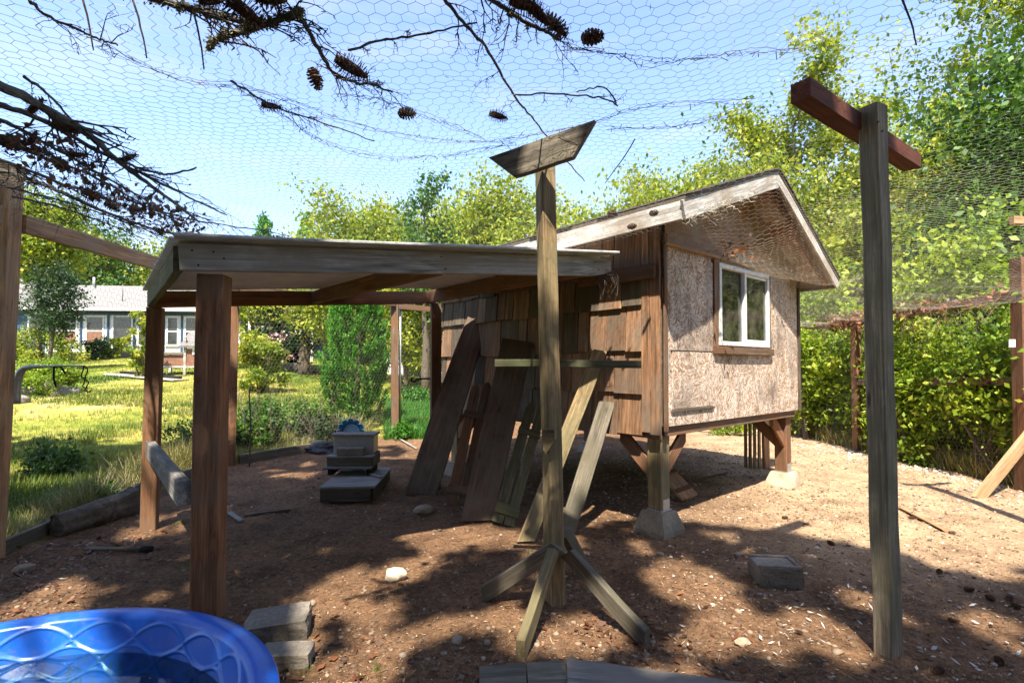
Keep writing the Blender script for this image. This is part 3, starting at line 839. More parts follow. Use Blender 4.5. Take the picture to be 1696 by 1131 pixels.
# corrugated roof, ribs along the front beam
def corrugated():
    V, F = [], []
    L_ = (FR - FL).length + .04
    Dp = (BL - FL).length + .22
    nw = 22; per = 8
    nj = nw * per
    for side_ in (0, 1):
        for j in range(nj + 1):
            v = -.06 + Dp * j / nj
            for i in range(7):
                u = -.08 + (L_ + .05) * i / 6
                s = u / L_
                ext = .46 * float(sstep(.12, .75, v)) * max(0, (s - .78) / .2)
                u += ext
                z = lerp(1.905, 2.13, s) + .165 + .011 * math.sin(2 * math.pi * j / per) + (.003 if side_ else 0) + .004 * math.sin(i * 2.1 + j * .2)
                back = .9 * s * 0
                p = FL + fd * u + sd.lerp((BR - FR).normalized(), max(0, min(1, s))).normalized() * v
                V.append(Vector((p.x, p.y, z)))
    n1 = (nj + 1) * 7
    for j in range(nj):
        for i in range(6):
            a = j * 7 + i
            F.append((a, a + 7, a + 8, a + 1)); F.append((n1 + a, n1 + a + 1, n1 + a + 8, n1 + a + 7))
    for j in range(nj):
        a = j * 7; F.append((a, n1 + a, n1 + a + 7, a + 7)); a += 6; F.append((a, a + 7, n1 + a + 7, n1 + a))
    for i in range(6):
        F.append((i, i + 1, n1 + i + 1, n1 + i)); a = nj * 7 + i; F.append((a, n1 + a, n1 + a + 1, a + 1))
    m, n, b, o = mat_new('corrugated_sheet')
    cc = coords(n); t = N(n, 'ShaderNodeTexNoise', Scale=3.0, Detail=8.0, Roughness=.7); n.links.new(cc, t.inputs[0])
    c = ramp(n, t.outputs[0], [(.3, (.60, .57, .53)), (.6, (.78, .76, .72)), (.8, (.40, .33, .25))]).outputs[0]
    n.links.new(c, b.inputs['Base Color']); b.inputs['Roughness'].default_value = .55
    mobj('roof_sheet', V, F, m, sh, smooth=True)
corrugated()
board('roof_edge_trim', up(FL - fd * .06 - sd * .07, zf(0) + .172), up(FR - sd * .07, zf(1) + .168), .09, .018, sd, M['steel_trim'], sh, n=6)

# ------------------------------------------------------------------ T-shaped net props
def nail(p, d, parent): 
    tube('nail', [p, p + d * .004], .005, M['steel'], parent, 6)
tp = thing('net_prop', 'freestanding grey-green T post with splayed feet and a low cross bar, in the middle', 'post', (.235, 3.02, 0), 0, 'T posts holding up the netting')
pb = Vector((.255, 3.04, -.03)); pt = Vector((.195, 3.03, 2.60))
board('post', pb, pt, .092, .092, (1, .45, 0), M['stand_wood'], tp, n=7, ch=.005, jit=.002)
T0, T1 = at(832, 279, 2.98), at(968, 233, 2.76)
board('top_board', T0, T1, .165, .04, (0, 0, 1), M['gray_dark'], tp, n=3, skew=(-.9, .9), ch=.004)
board('cross_bar', at(820, 601, 3.14), at(1061, 603, 3.09), .045, .05, (0, 0, 1), M['green_wood'], tp, n=3, ch=.003)
# small wedge block nailed on the front
bl = [at(899, 712, 2.93), at(918, 711, 2.93), at(919, 728, 2.92), at(904, 752, 2.93), at(899, 745, 2.93)]
V = bl + [p + Vector((.02, .07, 0)) for p in bl]
mobj('wedge_block', V, [(0, 1, 2, 3, 4), (9, 8, 7, 6, 5)] + [(i, i + 5, (i + 1) % 5 + 5, (i + 1) % 5) for i in range(5)], M['stand_wood'], tp)
for (ft, top, mt, sd_) in ((gp(800, 994), at(925, 905, 2.98), M['gray_dark'], (0, 0, 1)), (gp(862, 1092), at(917, 912, 2.93), M['stand_wood'], (0, 0, 1)),
                      (gp(1072, 1072), at(940, 915, 2.99), M['gray_dark'], (0, 0, 1)), (gp(968, 948), at(936, 880, 3.12), M['gray_dark'], (0, 0, 1))):
    d = (top - ft).normalized()
    board('foot_brace', ft + Vector((0, 0, .035)), top, .088, .045, (0, 0, 1), mt, tp, n=3, ch=.003, skew=(.55, -.5))

tr_ = thing('net_prop', 'tall grey T post on the right with a red-brown arm behind its top', 'post', (1.84, 2.55, 0), 0, 'T posts holding up the netting')
board('post', (1.85, 2.56, -.05), (1.822, 2.56, 2.70), .10, .088, (1, .5, 0), M['post_gray'], tr_, n=8, ch=.007, jit=.003)
A0 = at(1326, 150, 2.30); A1 = at(1510, 270, 3.06)
board('cross_arm', A0, A1, .088, .088, (0, 0, 1), M['red_stain'], tr_, n=4, ch=.003)
t3 = thing('net_prop', 'T post just past the right edge whose long shadow crosses the sunlit dirt', 'post', (4.6, 4.46, 0), 0, 'T posts holding up the netting')
board('post', (4.63, 4.46, -.05), (4.63, 4.46, 2.62), .09, .09, (1, .2, 0), M['cedar_pale'], t3, n=4, ch=.004)
board('cross_arm', (4.35, 4.44, 2.66), (4.95, 4.5, 2.66), .07, .04, (0, 0, 1), M['cedar_pale'], t3, n=3)

# ------------------------------------------------------------------ pen fences
M['wire'] = plain('netting_wire', (.27, .25, .21), .6, .3, 10, metal=.3, bmp=0)
M['wire_pale'] = plain('netting_wire_pale', (.40, .36, .28), .5, .25, 10, metal=.2, bmp=0)
HA = .058
def hexnet(P_of_uv, u0, u1, v0, v1, rad, a=HA, keep=None, warp=.012, seed=1):
    """hexagonal twisted wire: edges of a honeycomb as three-sided bars"""
    r = np.random.default_rng(seed)
    dx, dy = a, a * math.sqrt(3) / 2
    ni, nj = int((u1 - u0) / dx) + 2, int((v1 - v0) / dy) + 2
    # honeycomb from triangle-lattice centres: two vertices per cell
    I, J = np.meshgrid(np.arange(ni), np.arange(nj))
    cx = u0 + (I + .5 * (J % 2)) * dx; cy = v0 + J * dy
    A = np.stack([cx, cy + dy * 2 / 3], -1)       # top vertex
    B = np.stack([cx, cy - dy * 2 / 3], -1)       # bottom vertex
    def wv(Pt):
        u, v = Pt[..., 0], Pt[..., 1]
        return np.stack([u + warp * 2 * vnoise(u, v, .11, 3, seed) + warp * 5 * vnoise(u, v, .7, 13, seed), v + warp * 2 * vnoise(u, v, .11, 31, seed) + warp * 5 * vnoise(u, v, .6, 53, seed)], -1)
    E0, E1 = [], []
    # top vertex A(i,j) connects to bottom vertices of row j+1 cells neighbouring, plus vertical to B(i, j+2)
    for j in range(nj - 2):
        off = (j % 2)
        i = np.arange(1, ni - 1)
        a_ = A[j, i]
        E0.append(a_); E1.append(B[j + 1, i + off - 1] if off == 0 else B[j + 1, i])
        E0.append(a_); E1.append(B[j + 1, i] if off == 0 else B[j + 1, i + 1])
        E0.append(a_); E1.append(B[j + 2, i])
    E0 = np.concatenate(E0); E1 = np.concatenate(E1)
    E0, E1 = wv(E0), wv(E1)
    if keep is not None:
        k = keep((E0 + E1) / 2); E0, E1 = E0[k], E1[k]
    P0, P1 = P_of_uv(E0), P_of_uv(E1)
    d = P1 - P0; d /= (np.linalg.norm(d, axis=1)[:, None] + 1e-9)
    ref = np.where(np.abs(d[:, 2:3]) < .8, np.array([[0, 0, 1.0]]), np.array([[1.0, 0, 0]]))
    s = np.cross(d, ref); s /= np.linalg.norm(s, axis=1)[:, None]; t = np.cross(d, s)
    rr = np.broadcast_to(rad, (len(P0),))[:, None]
    V = []
    for P in (P0, P1):
        for q in range(3):
            an = 2 * math.pi * q / 3
            V.append(P + (s * math.cos(an) + t * math.sin(an)) * rr)
    V = np.stack(V, 1).reshape(-1, 3)
    b0 = np.arange(len(P0))[:, None] * 6
    Q = np.concatenate([b0 + np.array([[q, (q + 1) % 3, 3 + (q + 1) % 3, 3 + q]]) for q in range(3)], 0)
    return V, Q

def fence_wire(parent, a, b, z0, z1, mat='wire', rad=.0009, cell=.058):
    a, b = Vector(a), Vector(b); L_ = (b - a).length; d = (b - a) / L_
    n_ = Vector((-d.y, d.x, 0))
    def f(uv):
        x = a.x + d.x * uv[:, 0]; y = a.y + d.y * uv[:, 0]
        g = ground_h(x, y)
        wob = .03 * vnoise(uv[:, 0], uv[:, 1], .5, 5, 5)
        return np.stack([x + n_.x * wob, y + n_.y * wob, g + uv[:, 1]], 1)
    V, Q = hexnet(f, 0, L_, z0, z1, rad, a=cell, seed=int(abs(a.x * 7 + b.y * 3)) + 2)
    return np_obj('wire_mesh', V, Q, M[mat], parent)
lf = thing('pen_fence', 'left pen fence with thick orange posts, top rail and base boards by the lawn', 'fence', (-3.8, 4, 0), 0, 'fences round the chicken pen')
board('fence_post', (-3.83, 3.78, -.1), (-3.76, 3.80, 2.90), .15, .12, (1, .0, 0), M['cedar_pale'], lf, n=6, ch=.006)
board('fence_post', (-4.0, 7.30, -.05), (-3.97, 7.30, 2.5), .145, .14, (1, .55, 0), M['cedar'], lf, n=5, ch=.006)
board('top_rail', (-3.70, 1.2, 2.49), (-3.72, 3.7, 2.49), .14, .045, (0, 0, 1), M['cedar_pale'], lf, n=3)
board('top_rail', (-3.70, 3.86, 2.47), (-3.90, 7.25, 2.50), .14, .045, (0, 0, 1), M['cedar_pale'], lf, n=5)
board('base_board', gp(2, 918) + Vector((0, 0, .03)), gp(140, 858) + Vector((0, 0, .04)), .14, .045, (0, 0, 1), M['gray_dark'], lf, n=3)
board('base_board', gp(178, 846) + Vector((0, 0, .05)), gp(262, 806) + Vector((0, 0, .06)), .16, .045, (0, 0, 1), M['gray_dark'], lf, n=3)
board('base_board', gp(262, 808) + Vector((0, 0, .04)), gp(372, 770) + Vector((0, 0, .05)), .12, .045, (0, 0, 1), M['gray_dark'], lf, n=3)
fence_wire(lf, (-3.86, 1.0, 0), (-3.86, 3.7, 0), .02, 2.5)
fence_wire(lf, (-3.86, 3.8, 0), (-4.05, 7.3, 0), .02, 2.5)
bf = thing('pen_fence', 'back pen fence of thin posts and wire running behind the green conifer', 'fence', (-2.5, 9, 0), 0, 'fences round the chicken pen')
board('fence_post', gp(654, 724) - Vector((0, 0, .05)), gp(654, 724) + Vector((-.02, 0, 2.52)), .13, .09, (1, .3, 0), M['cedar_gray'], bf, n=4)
g_ = gp(662, 722); tube('wire_stake', [g_, g_ + Vector((0, 0, 2.4))], .022, M['steel'], bf, 8)
board('base_board', gp(396, 768) + Vector((0, 0, .05)), gp(520, 748) + Vector((0, 0, .06)), .16, .05, (0, 0, 1), M['gray_dark'], bf, n=3)
g0 = gp(654, 724)
board('top_rail', (-3.93, 7.36, 2.50), (g0.x, g0.y - .06, g0.z + 2.44), .10, .04, (0, 0, 1), M['cedar_gray'], bf, n=4)
board('top_rail', (g0.x + .05, g0.y, g0.z + 2.40), (.6, 11.9, 2.46), .10, .04, (0, 0, 1), M['cedar_gray'], bf, n=4)
board('fence_post', (.62, 11.95, -.05), (.62, 11.95, 2.5), .1, .09, (1, 0, 0), M['cedar_gray'], bf, n=3)
board('fence_post', (3.3, 12.0, -.05), (3.3, 12.0, 2.4), .1, .09, (1, 0, 0), M['cedar_gray'], bf, n=3)
fence_wire(bf, (-4.05, 7.32, 0), (g0.x, g0.y, 0), .02, 2.45)
fence_wire(bf, (g0.x, g0.y, 0), (.62, 11.98, 0), .02, 2.4, cell=.07)
fence_wire(bf, (.62, 12.0, 0), (5.75, 12.0, 0), .02, 2.2, cell=.08)
rf = thing('pen_fence', 'right pen fence with sunlit brown posts and sagging rails against the green hedge', 'fence', (5.7, 7, 0), 0, 'fences round the chicken pen')
RXF = 5.68
p_ = (RXF, 5.70)
board('fence_post', (p_[0] - .02, p_[1], -.1), (p_[0] - .02, p_[1], 2.60), .10, .14, (1, 0, 0), M['cedar'], rf, n=5, ch=.004)
board('post_board', (p_[0] + .062, p_[1] - .10, -.02), (p_[0] + .062, p_[1] - .10, 2.60), .09, .04, (1, 0, 0), M['cedar_pale'], rf, n=4)
board('diagonal_brace', Vector((4.93, 5.46, .0)), Vector((5.60, 5.55, .68)), .13, .04, (0, 0, 1), M['cedar_pale'], rf, n=3, skew=(-.6, 0))
for (yy, top) in ((8.5, 2.30), (11.8, 2.4)):
    board('fence_post', (RXF + .02, yy, -.05), (RXF + .02, yy, top), .11, .10, (1, .2, 0), M['cedar'], rf, n=4)
board('top_rail', (RXF - .03, 5.78, 2.20), (RXF - .01, 8.44, 2.10), .10, .04, (0, 0, 1), M['cedar_gray'], rf, n=4)
board('top_rail', (RXF - .02, 8.56, 2.10), (RXF - .01, 11.75, 2.18), .10, .04, (0, 0, 1), M['cedar_gray'], rf, n=4)
board('middle_rail', (RXF + .02, 5.80, 1.22), (RXF + .02, 8.44, 1.12), .09, .04, (0, 0, 1), M['cedar_gray'], rf, n=4)
fence_wire(rf, (RXF + .06, 2.2, 0), (RXF + .06, 12.0, 0), .02, 2.15, mat='wire_pale', rad=.0011)
# small white metal latch on the post
mobj('latch_plate', [at(1671, 562, 5.60), at(1682, 562, 5.60), at(1682, 575, 5.60), at(1671, 575, 5.60), at(1671, 562, 5.61), at(1682, 562, 5.61), at(1682, 575, 5.61), at(1671, 575, 5.61)],
     [(0, 1, 2, 3), (7, 6, 5, 4), (0, 4, 5, 1), (1, 5, 6, 2), (2, 6, 7, 3), (3, 7, 4, 0)], M['white_vinyl'], rf)

# chain link panel and logs beyond the right fence
cl = thing('chain_link_fence', 'silver chain link fence panel with mossy top rail behind the hedge, far right', 'fence', (7.5, 8, 0))
V, F = [], []
ax, bx_ = Vector((6.7, 8.9, 0)), Vector((8.9, 7.6, 0))
Lc = (bx_ - ax).length; dc = (bx_ - ax) / Lc
nW = int(Lc / .06)
Vc, Qc = [], []
P0, P1 = [], []
for k in range(nW):
    for s in (-1, 1):
        u = k * .06; z = 0.05
        while z < 1.0:
            u2 = u + s * .05; P0.append(ax + dc * u + Vector((0, 0, z))); P1.append(ax + dc * u2 + Vector((0, 0, z + .06))); u = u2; z += .06; s = -s
for q0, q1 in zip(P0, P1): tube_arr([q0, q1], .003, 3, V, F)
mobj('chain_mesh', V, F, M['wire_pale'], cl)
tube('top_rail', [ax + Vector((0, 0, 1.02)), bx_ + Vector((0, 0, 1.02))], .03, M['steel'], cl)
board('kick_board', ax + Vector((0, -.05, .1)), bx_ + Vector((0, -.05, .1)), .16, .05, (0, 0, 1), M['gray_dark'], cl)
for f in (0, .5, 1): tube('fence_post', [ax.lerp(bx_, f) - Vector((0, 0, .1)), ax.lerp(bx_, f) + Vector((0, 0, 1.08))], .03, M['steel'], cl)
lg_ = tube('fallen_log', smooth_pts([Vector((6.3, 9.6, .95)), Vector((7.8, 8.7, 1.12)), Vector((9.8, 7.9, 1.22))], 5, .01), .13, M['bark'], None, 10)
props(lg_, 'mossy horizontal log lying above the chain link fence in the right hedge', 'log')

# ------------------------------------------------------------------ netting over the pen
Ci, Si = math.cos(-CG), math.sin(-CG)
def coop_xy(x, y):
    dx, dy = x - CO.x, y - CO.y
    return dx * Ci - dy * Si, dx * Si + dy * Ci
def net_z(x, y):
    x = np.asarray(x, float); y = np.asarray(y, float)
    z = 2.60 + .05 * vnoise(x, y, 1.1, 2, 9) + .02 * vnoise(x, y, .35, 4, 4)
    # supports push it up, it sags between
    for (sx, sy, hh, rr) in ((.35, 2.9, .07, .6), (1.85, 2.7, .13, .7), (4.63, 4.46, .1, .8), (-1.55, 1.9, -.05, .7), (-2.2, 3.2, -.09, .5)):
        z = z + hh * np.exp(-(((x - sx) ** 2 + (y - sy) ** 2) / rr ** 2))
    # right side comes down to the low rail
    t = sstep(2.9, 5.6, x); z = z * (1 - t) + (2.15 + .09 * vnoise(x, y, .8, 1, 1) + .05 * vnoise(x, y, .3, 6, 1)) * t
    t = sstep(-3.2, -3.8, x); z = z * (1 - t) + 2.55 * t
    t = sstep(7.0, 9.5, y) * (x < 2); z = z * (1 - t) + (2.50 + ground_h(x, y) * .5) * t
    u, v = coop_xy(x, y)
    dx = np.maximum(np.maximum(-u, u - W_), 0); dy = np.maximum(np.maximum(-v, v - D_), 0)
    dd = np.sqrt(dx * dx + dy * dy)
    t = 1 - sstep(0, .95, dd); z = z * (1 - t) + (2.41 - .03 * u) * t
    # droop in front of the gable
    z = z - .10 * np.exp(-((v + .45) / .3) ** 2) * sstep(.1, .7, u) * (1 - sstep(2.6, 3.4, u))
    return z
def nP(uv):
    z = net_z(uv[:, 0], uv[:, 1])
    return np.stack([uv[:, 0], uv[:, 1], z], 1)
def nkeep(m):
    x, y = m[:, 0], m[:, 1]
    u, v = coop_xy(x, y)
    inside = (u > XL - .0) & (u < W_ + .0) & (v > -.02)
    left = x > np.interp(y, [-2, 3.8, 7.3, 9.9, 12], [-3.75, -3.75, -3.9, -2.3, .5])
    r = np.random.default_rng(5).random(len(x))
    return (~inside) & left & (x < 5.7) & (y < 12)
def is_bright(m):
    x, y = m[:, 0], m[:, 1]
    return (x > 2.3 - .55 * (y - 3.6) * (y > 3.6)) & (y > 3.1) & (x > .9)
V, Q = hexnet(nP, -3.9, 5.8, -.8, 12.0, .00078, keep=lambda m: nkeep(m) & ~is_bright(m), warp=.019, seed=4)
net = np_obj('wire_netting', V, Q, M['wire'], None)
props(net, 'dull hexagonal chicken wire stretched overhead across the left and middle of the pen', 'netting')
V, Q = hexnet(nP, .8, 5.8, 3.0, 12.0, .00105, keep=lambda m: nkeep(m) & is_bright(m), warp=.019, seed=14)
net2 = np_obj('wire_netting', V, Q, M['wire_pale'], None)
props(net2, 'pale galvanised netting drooping from the coop gable to the right fence rail', 'netting')
# doubled selvedge wires where widths of netting are laced together
def on_net(px, py, dz=0.0):
    z = 2.6
    for _ in range(5):
        p = atz(px, py, z); z = float(net_z(p.x, p.y)) + dz
    return Vector((p.x, p.y, z))
seams = [[(150, 70), (300, 130), (430, 152), (560, 195), (690, 228), (800, 233), (890, 222), (975, 205), (1060, 178), (1150, 172), (1250, 168)],
         [(560, 160), (640, 172), (720, 198), (800, 228)],
         [(820, 262), (860, 246), (900, 232), (975, 205)],
         [(730, 262), (790, 250), (850, 238)],
         [(930, 75), (1010, 92), (1080, 103), (1160, 98), (1230, 92), (1330, 80)],
         [(400, 150), (470, 190), (540, 235), (640, 262), (720, 258)],
         [(1000, 214), (1090, 210), (1150, 205), (1230, 180)],
         [(0, 300), (60, 322), (140, 350), (230, 385), (300, 410)],
         [(0, 250), (80, 285), (160, 322), (250, 362), (330, 395)],
         [(0, 345), (70, 355), (160, 380), (230, 408)],
         [(560, 385), (640, 372), (720, 378), (820, 392)]]
V, F = [], []
r = random.Random(2)
for sm in seams:
    pts = [on_net(*p) for p in sm]
    for k in range(3):
        q = smooth_pts([p + Vector((r.uniform(-.02, .02), r.uniform(-.03, .03), r.uniform(-.012, .012))) for p in pts], 10, .005, r)
        tube_arr(q, .0011, 3, V, F)
    q = smooth_pts(pts, 14)
    for p in q:      # crimped wire ends
        if r.random() < .7:
            e = p + Vector((r.uniform(-.03, .03), r.uniform(-.03, .03), r.uniform(-.02, .015)))
            tube_arr([p, e], .0016, 3, V, F)
sm_ = mobj('lacing_wire', V, F, plain('lacing_wire', (.07, .06, .05), .7, .3, 10, bmp=0), net); sm_['kind'] = 'stuff'

def screw(p, nrm, parent, r=.0055, mat=None):
    n_ = Vector(nrm).normalized(); p = Vector(p)
    V, F = tube_arr([p - n_ * .004, p + n_ * .0025], r, 7); mobj('screw', V, F, mat or M['black'], parent)
M['rust'] = plain('rusty_screw', (.10, .045, .025), .7, .4, 40)
nb = Vector((fd.y, -fd.x, 0))
for (u, dz) in ((.03, .11), (.06, .03), (.13, .105), (.18, .07), (1.45, .11), (1.48, .03), (2.75, .10), (2.78, .04)):
    p = FL + fd * u + nb * .023; screw((p.x, p.y, lerp(1.905, 2.13, u / 2.9) + dz), nb, sh)
for (x, z) in ((.10, .95), (.10, 1.35), (.10, 1.8), (.10, 2.3), (.5, .93), (1.0, .93), (1.5, .93), (2.0, .93), (2.5, .93), (2.74, 1.2), (2.74, 1.7), (2.74, 2.2), (.5, 2.36), (2.3, 2.36), (.14, 1.06), (.14, 1.49), (.76, 1.06), (.76, 1.49)):
    off = -.0125 if z not in (1.06, 1.49) else -.0215
    screw(cw(x, off, z), WM[coop.name].to_3x3() @ Vector((0, -1, 0)), coop, .005, M['rust'])
for (x, y) in ((-.012, -.005), (.012, .02)): screw(at(1458 + x * 300, 205 + y * 600, 2.50), (0, -1, 0), tr_, .005, M['rust'])

# ------------------------------------------------------------------ houses beyond the lawn
M['navy'] = plain('navy_siding', (.035, .07, .14), .7, .2, 6)
M['white_paint'] = plain('white_paint', (.60, .60, .58), .6, .06, 6)
M['darkglass'] = plain('dark_window', (.03, .035, .03), .12, .5, 2, bmp=0, spec=.6)
M['brown_panel'] = plain('brown_panel', (.22, .11, .07), .8, .3, 5)
M['house_roof'] = plain('house_roof_shingle', (.20, .19, .18), .9, .12, 9)
M['dark_roof'] = plain('dark_roof', (.16, .15, .14), .9, .3, 6)
HA_ = thing('house', 'long low white house with grey roof and a row of windows above the lawn', 'house', (-25.3, 27.8, 1.95), .10)
def hb(nm, a, b, mt, p=HA_, bev=0): return box(nm, a, b, mt, p, bev)
hb('wall', (0, 0, -.4), (15.5, 5, 2.40), M['white_paint'])
hb('corner_wall', (-.55, .02, -.4), (0, 5, 2.38), M['navy'])
V = [Vector(v) for v in [(-1.0, -.45, 2.40), (16, -.45, 2.40), (16, 3.2, 4.15), (-.8, 3.2, 4.15), (-1.0, 6.8, 2.40), (16, 6.8, 2.40),
                         (-1.0, -.45, 2.52), (16, -.45, 2.52), (16, 3.2, 4.27), (-.8, 3.2, 4.27), (-1.0, 6.8, 2.52), (16, 6.8, 2.52)]]
F = [(0, 1, 2, 3), (3, 2, 5, 4), (9, 8, 7, 6), (10, 11, 8, 9), (0, 6, 7, 1), (4, 5, 11, 10), (0, 3, 9, 6), (3, 4, 10, 9), (1, 7, 8, 2), (2, 8, 11, 5)]
rf_ = mobj('roof', V, F, M['house_roof'], HA_, M=WM[HA_.name])
hb('gutter', (-1.0, -.57, 2.40), (16, -.455, 2.52), M['white_paint'])
hb('eave_shadow_board', (-.5, -.03, 2.20), (15.5, -.003, 2.399), M['navy'])
for k in range(12):      # shingle courses as thin steps
    f = k / 12; y0 = lerp(-.47, 3.2, f); z0 = lerp(2.525, 4.275, f)
    V = [Vector(v) for v in [(-.98, y0, z0), (16, y0, z0), (16, y0 + .32, z0 + .155), (-.98, y0 + .32, z0 + .155), (-.98, y0, z0 + .03), (16, y0, z0 + .03), (16, y0 + .32, z0 + .16), (-.98, y0 + .32, z0 + .16)]]
    o = mobj('shingle_course', V, [(0, 3, 2, 1), (4, 5, 6, 7), (0, 1, 5, 4), (2, 3, 7, 6), (1, 2, 6, 5), (3, 0, 4, 7)], M['house_roof'], rf_, M=WM[HA_.name])
tube('vent_pipe', [WM[HA_.name] @ Vector((.4, 3.0, 4.2)), WM[HA_.name] @ Vector((.4, 3.0, 4.75))], .06, M['white_paint'], HA_)
tube('antenna', [WM[HA_.name] @ Vector((3.5, .6, 2.9)), WM[HA_.name] @ Vector((3.5, .6, 4.0))], .025, M['dark_roof'], HA_)
def hx(px): return (px - 82) * .0336
for (a, b, kind) in ((101, 130, 'w'), (142, 170, 'w'), (185, 212, 'd'), (221, 238, 'w'), (241, 258, 'w'), (266, 285, 'w'), (294, 318, 'w'), (326, 345, 'w'), (352, 372, 'w'), (380, 400, 'w'), (410, 430, 'w')):
    x0, x1 = hx(a), hx(b)
    if kind == 'w':
        fr = hb('window', (x0, -.03, .55), (x1, -.003, 2.15), M['white_paint'])
        def q(nm, A, B, mt): 
            o = box(nm, A, B, mt, None); Mx = WM[HA_.name] @ Matrix.Translation((Vector(A) + Vector(B)) / 2); WM[o.name] = Mx; o.parent = fr; o.matrix_basis = WM[fr.name].inverted() @ Mx
        q('pane', (x0 + .08, -.04, 1.38), (x1 - .08, -.031, 2.08), M['darkglass'])
        q('pane', (x0 + .08, -.04, .62), (x1 - .08, -.031, 1.30), M['brown_panel'] if a < 180 else M['darkglass'])
        q('sill', (x0 - .05, -.09, .50), (x1 + .05, -.001, .549), M['white_paint'])
    else:
        dr = hb('door', (x0, -.03, -.05), (x1, -.003, 2.1), M['darkglass'])
        hb('door_frame', (x0 - .1, -.05, -.05), (x0 - .003, -.001, 2.2), M['white_paint']); hb('door_frame', (x1 + .003, -.05, -.05), (x1 + .1, -.001, 2.2), M['white_paint'])
for px in (90, 135.5, 176.5, 216, 262, 290): hb('trim_post', (hx(px) - .05, -.055, -.2), (hx(px) + .05, -.002, 2.19), M['navy'])
hb('curb', (2.2, -2.6, -.35), (9.5, -2.35, .12), M['pier'])
# navy outbuilding at far left
ob = thing('outbuilding', 'small navy blue outbuilding with a grey pitched roof left of the white house', 'shed', (-30.2, 29.2, 2.0), .1)
hb('wall', (0, 0, -.4), (3.9, 5, 2.6), M['navy'], ob)
V = [Vector(v) for v in [(-.5, -.5, 2.6), (4.4, -.5, 2.55), (4.0, 5.5, 2.7), (-.5, 2.5, 4.6), (1.2, 2.5, 4.5), (-.5, 5.5, 2.7)]]
V += [v + Vector((0, 0, .12)) for v in V]
F = [(0, 1, 4, 3), (1, 2, 4), (3, 4, 2, 5), (9, 10, 7, 6), (10, 8, 7), (11, 8, 10, 9), (0, 6, 7, 1), (1, 7, 8, 2), (2, 8, 11, 5), (5, 11, 9, 3), (3, 9, 6, 0)]
mobj('roof', V, F, M['dark_roof'], ob, M=WM[ob.name])
for x0 in (.6, 2.4):
    f_ = hb('window', (x0, -.04, 1.2), (x0 + .7, -.003, 2.2), M['white_paint'], ob)
    hb('pane', (x0 + .1, -.05, 1.3), (x0 + .6, -.041, 2.1), M['darkglass'], ob)
for k in range(5): hb('roof_batten', (-.45, -.4 + k * .6, 2.78 + k * .40), (4.2 - k * .7, -.33 + k * .6, 2.86 + k * .40), M['house_roof'], ob)
tub = thing('arbor_gate', 'sunlit brown wooden garden gate posts standing before the navy outbuilding', 'gate', (-25.6, 25.2, 1.7))
for x0 in (-.1, .9): board('gate_post', (-25.6 + x0, 25.2, 1.5), (-25.6 + x0, 25.2, 3.9), .16, .14, (1, 0, 0), M['cedar_pale'], tub)
for z0 in (2.1, 2.7, 3.3): board('gate_rail', (-25.7, 25.15, z0), (-24.7, 25.15, z0 + .1), .12, .04, (0, 0, 1), M['white_peel'], tub)
# second house under the trees, mid left
HB = thing('house', 'shaded navy house with white porch posts half hidden behind the ivy-clad trunks', 'house', (-12.6, 26.5, 1.45), 0)
hb('wall', (-1.2, 0, -.4), (4.0, 5, 2.7), M['navy'], HB)
V = [Vector(v) for v in [(-1.6, -1.6, 2.55), (4.5, -1.6, 2.55), (4.5, 2.5, 4.2), (-1.6, 2.5, 4.2), (-1.6, 6.2, 2.6), (4.5, 6.2, 2.6)]]
V += [v + Vector((0, 0, .12)) for v in V]
mobj('roof', V, [(0, 1, 2, 3), (3, 2, 5, 4), (9, 8, 7, 6), (10, 11, 8, 9), (0, 6, 7, 1), (4, 5, 11, 10), (0, 3, 9, 6), (3, 4, 10, 9), (1, 7, 8, 2), (2, 8, 11, 5)], M['house_roof'], HB, M=WM[HB.name])
V = [Vector(v) for v in [(.7, -1.75, 2.5), (1.75, -1.75, 2.5), (1.22, -1.75, 3.5), (.7, -1.62, 2.5), (1.75, -1.62, 2.5), (1.22, -1.62, 3.5)]]
mobj('porch_gable', V, [(0, 1, 2), (5, 4, 3), (0, 3, 4, 1), (1, 4, 5, 2), (2, 5, 3, 0)], M['white_paint'], HB, M=WM[HB.name])
for x0 in (-.3, .35, 1.2, 2.0, 2.75, 3.4): hb('porch_post', (x0, -1.45, -.4), (x0 + .13, -1.32, 2.6), M['white_paint'], HB)
for x0 in (-.7, 1.45, 2.9):
    f_ = hb('window', (x0, -.03, .8), (x0 + .9, -.003, 2.0), M['white_paint'], HB); hb('pane', (x0 + .1, -.05, .9), (x0 + .8, -.031, 1.9), M['darkglass'], HB)
M['rock'] = concrete('field_rock', (.13, .11, .09), (.36, .33, .28), 9)
def stone(name, label, cat, p, s, mat, seed, group=None, parent=None, rot=None, kind=None, sub=2):
    bm = bmesh.new(); bmesh.ops.create_icosphere(bm, subdivisions=sub, radius=1)
    off = Vector((seed * 3.7, seed * 1.3, seed * 2.1))
    for v in bm.verts:
        k = 1 + .32 * noise.noise(v.co * 1.3 + off) + .10 * noise.noise(v.co * 4 + off)
        v.co = Vector((v.co.x * s[0], v.co.y * s[1], v.co.z * s[2])) * k
    me = bpy.data.meshes.new(name); bm.to_mesh(me); bm.free(); me.materials.append(mat)
    if sub > 2: me.polygons.foreach_set('use_smooth', [True] * len(me.polygons))
    o = bpy.data.objects.new(name, me)
    place(o, Matrix.Translation(Vector(p)) @ Matrix.Rotation(seed * 1.7 if rot is None else rot, 4, 'Z'), parent)
    return props(o, label, cat, group, kind)
rw = thing('retaining_wall', 'low dark stone retaining wall below the clipped dark hedge', 'wall', (-9.8, 21.5, gz(-9.8, 21.5)))
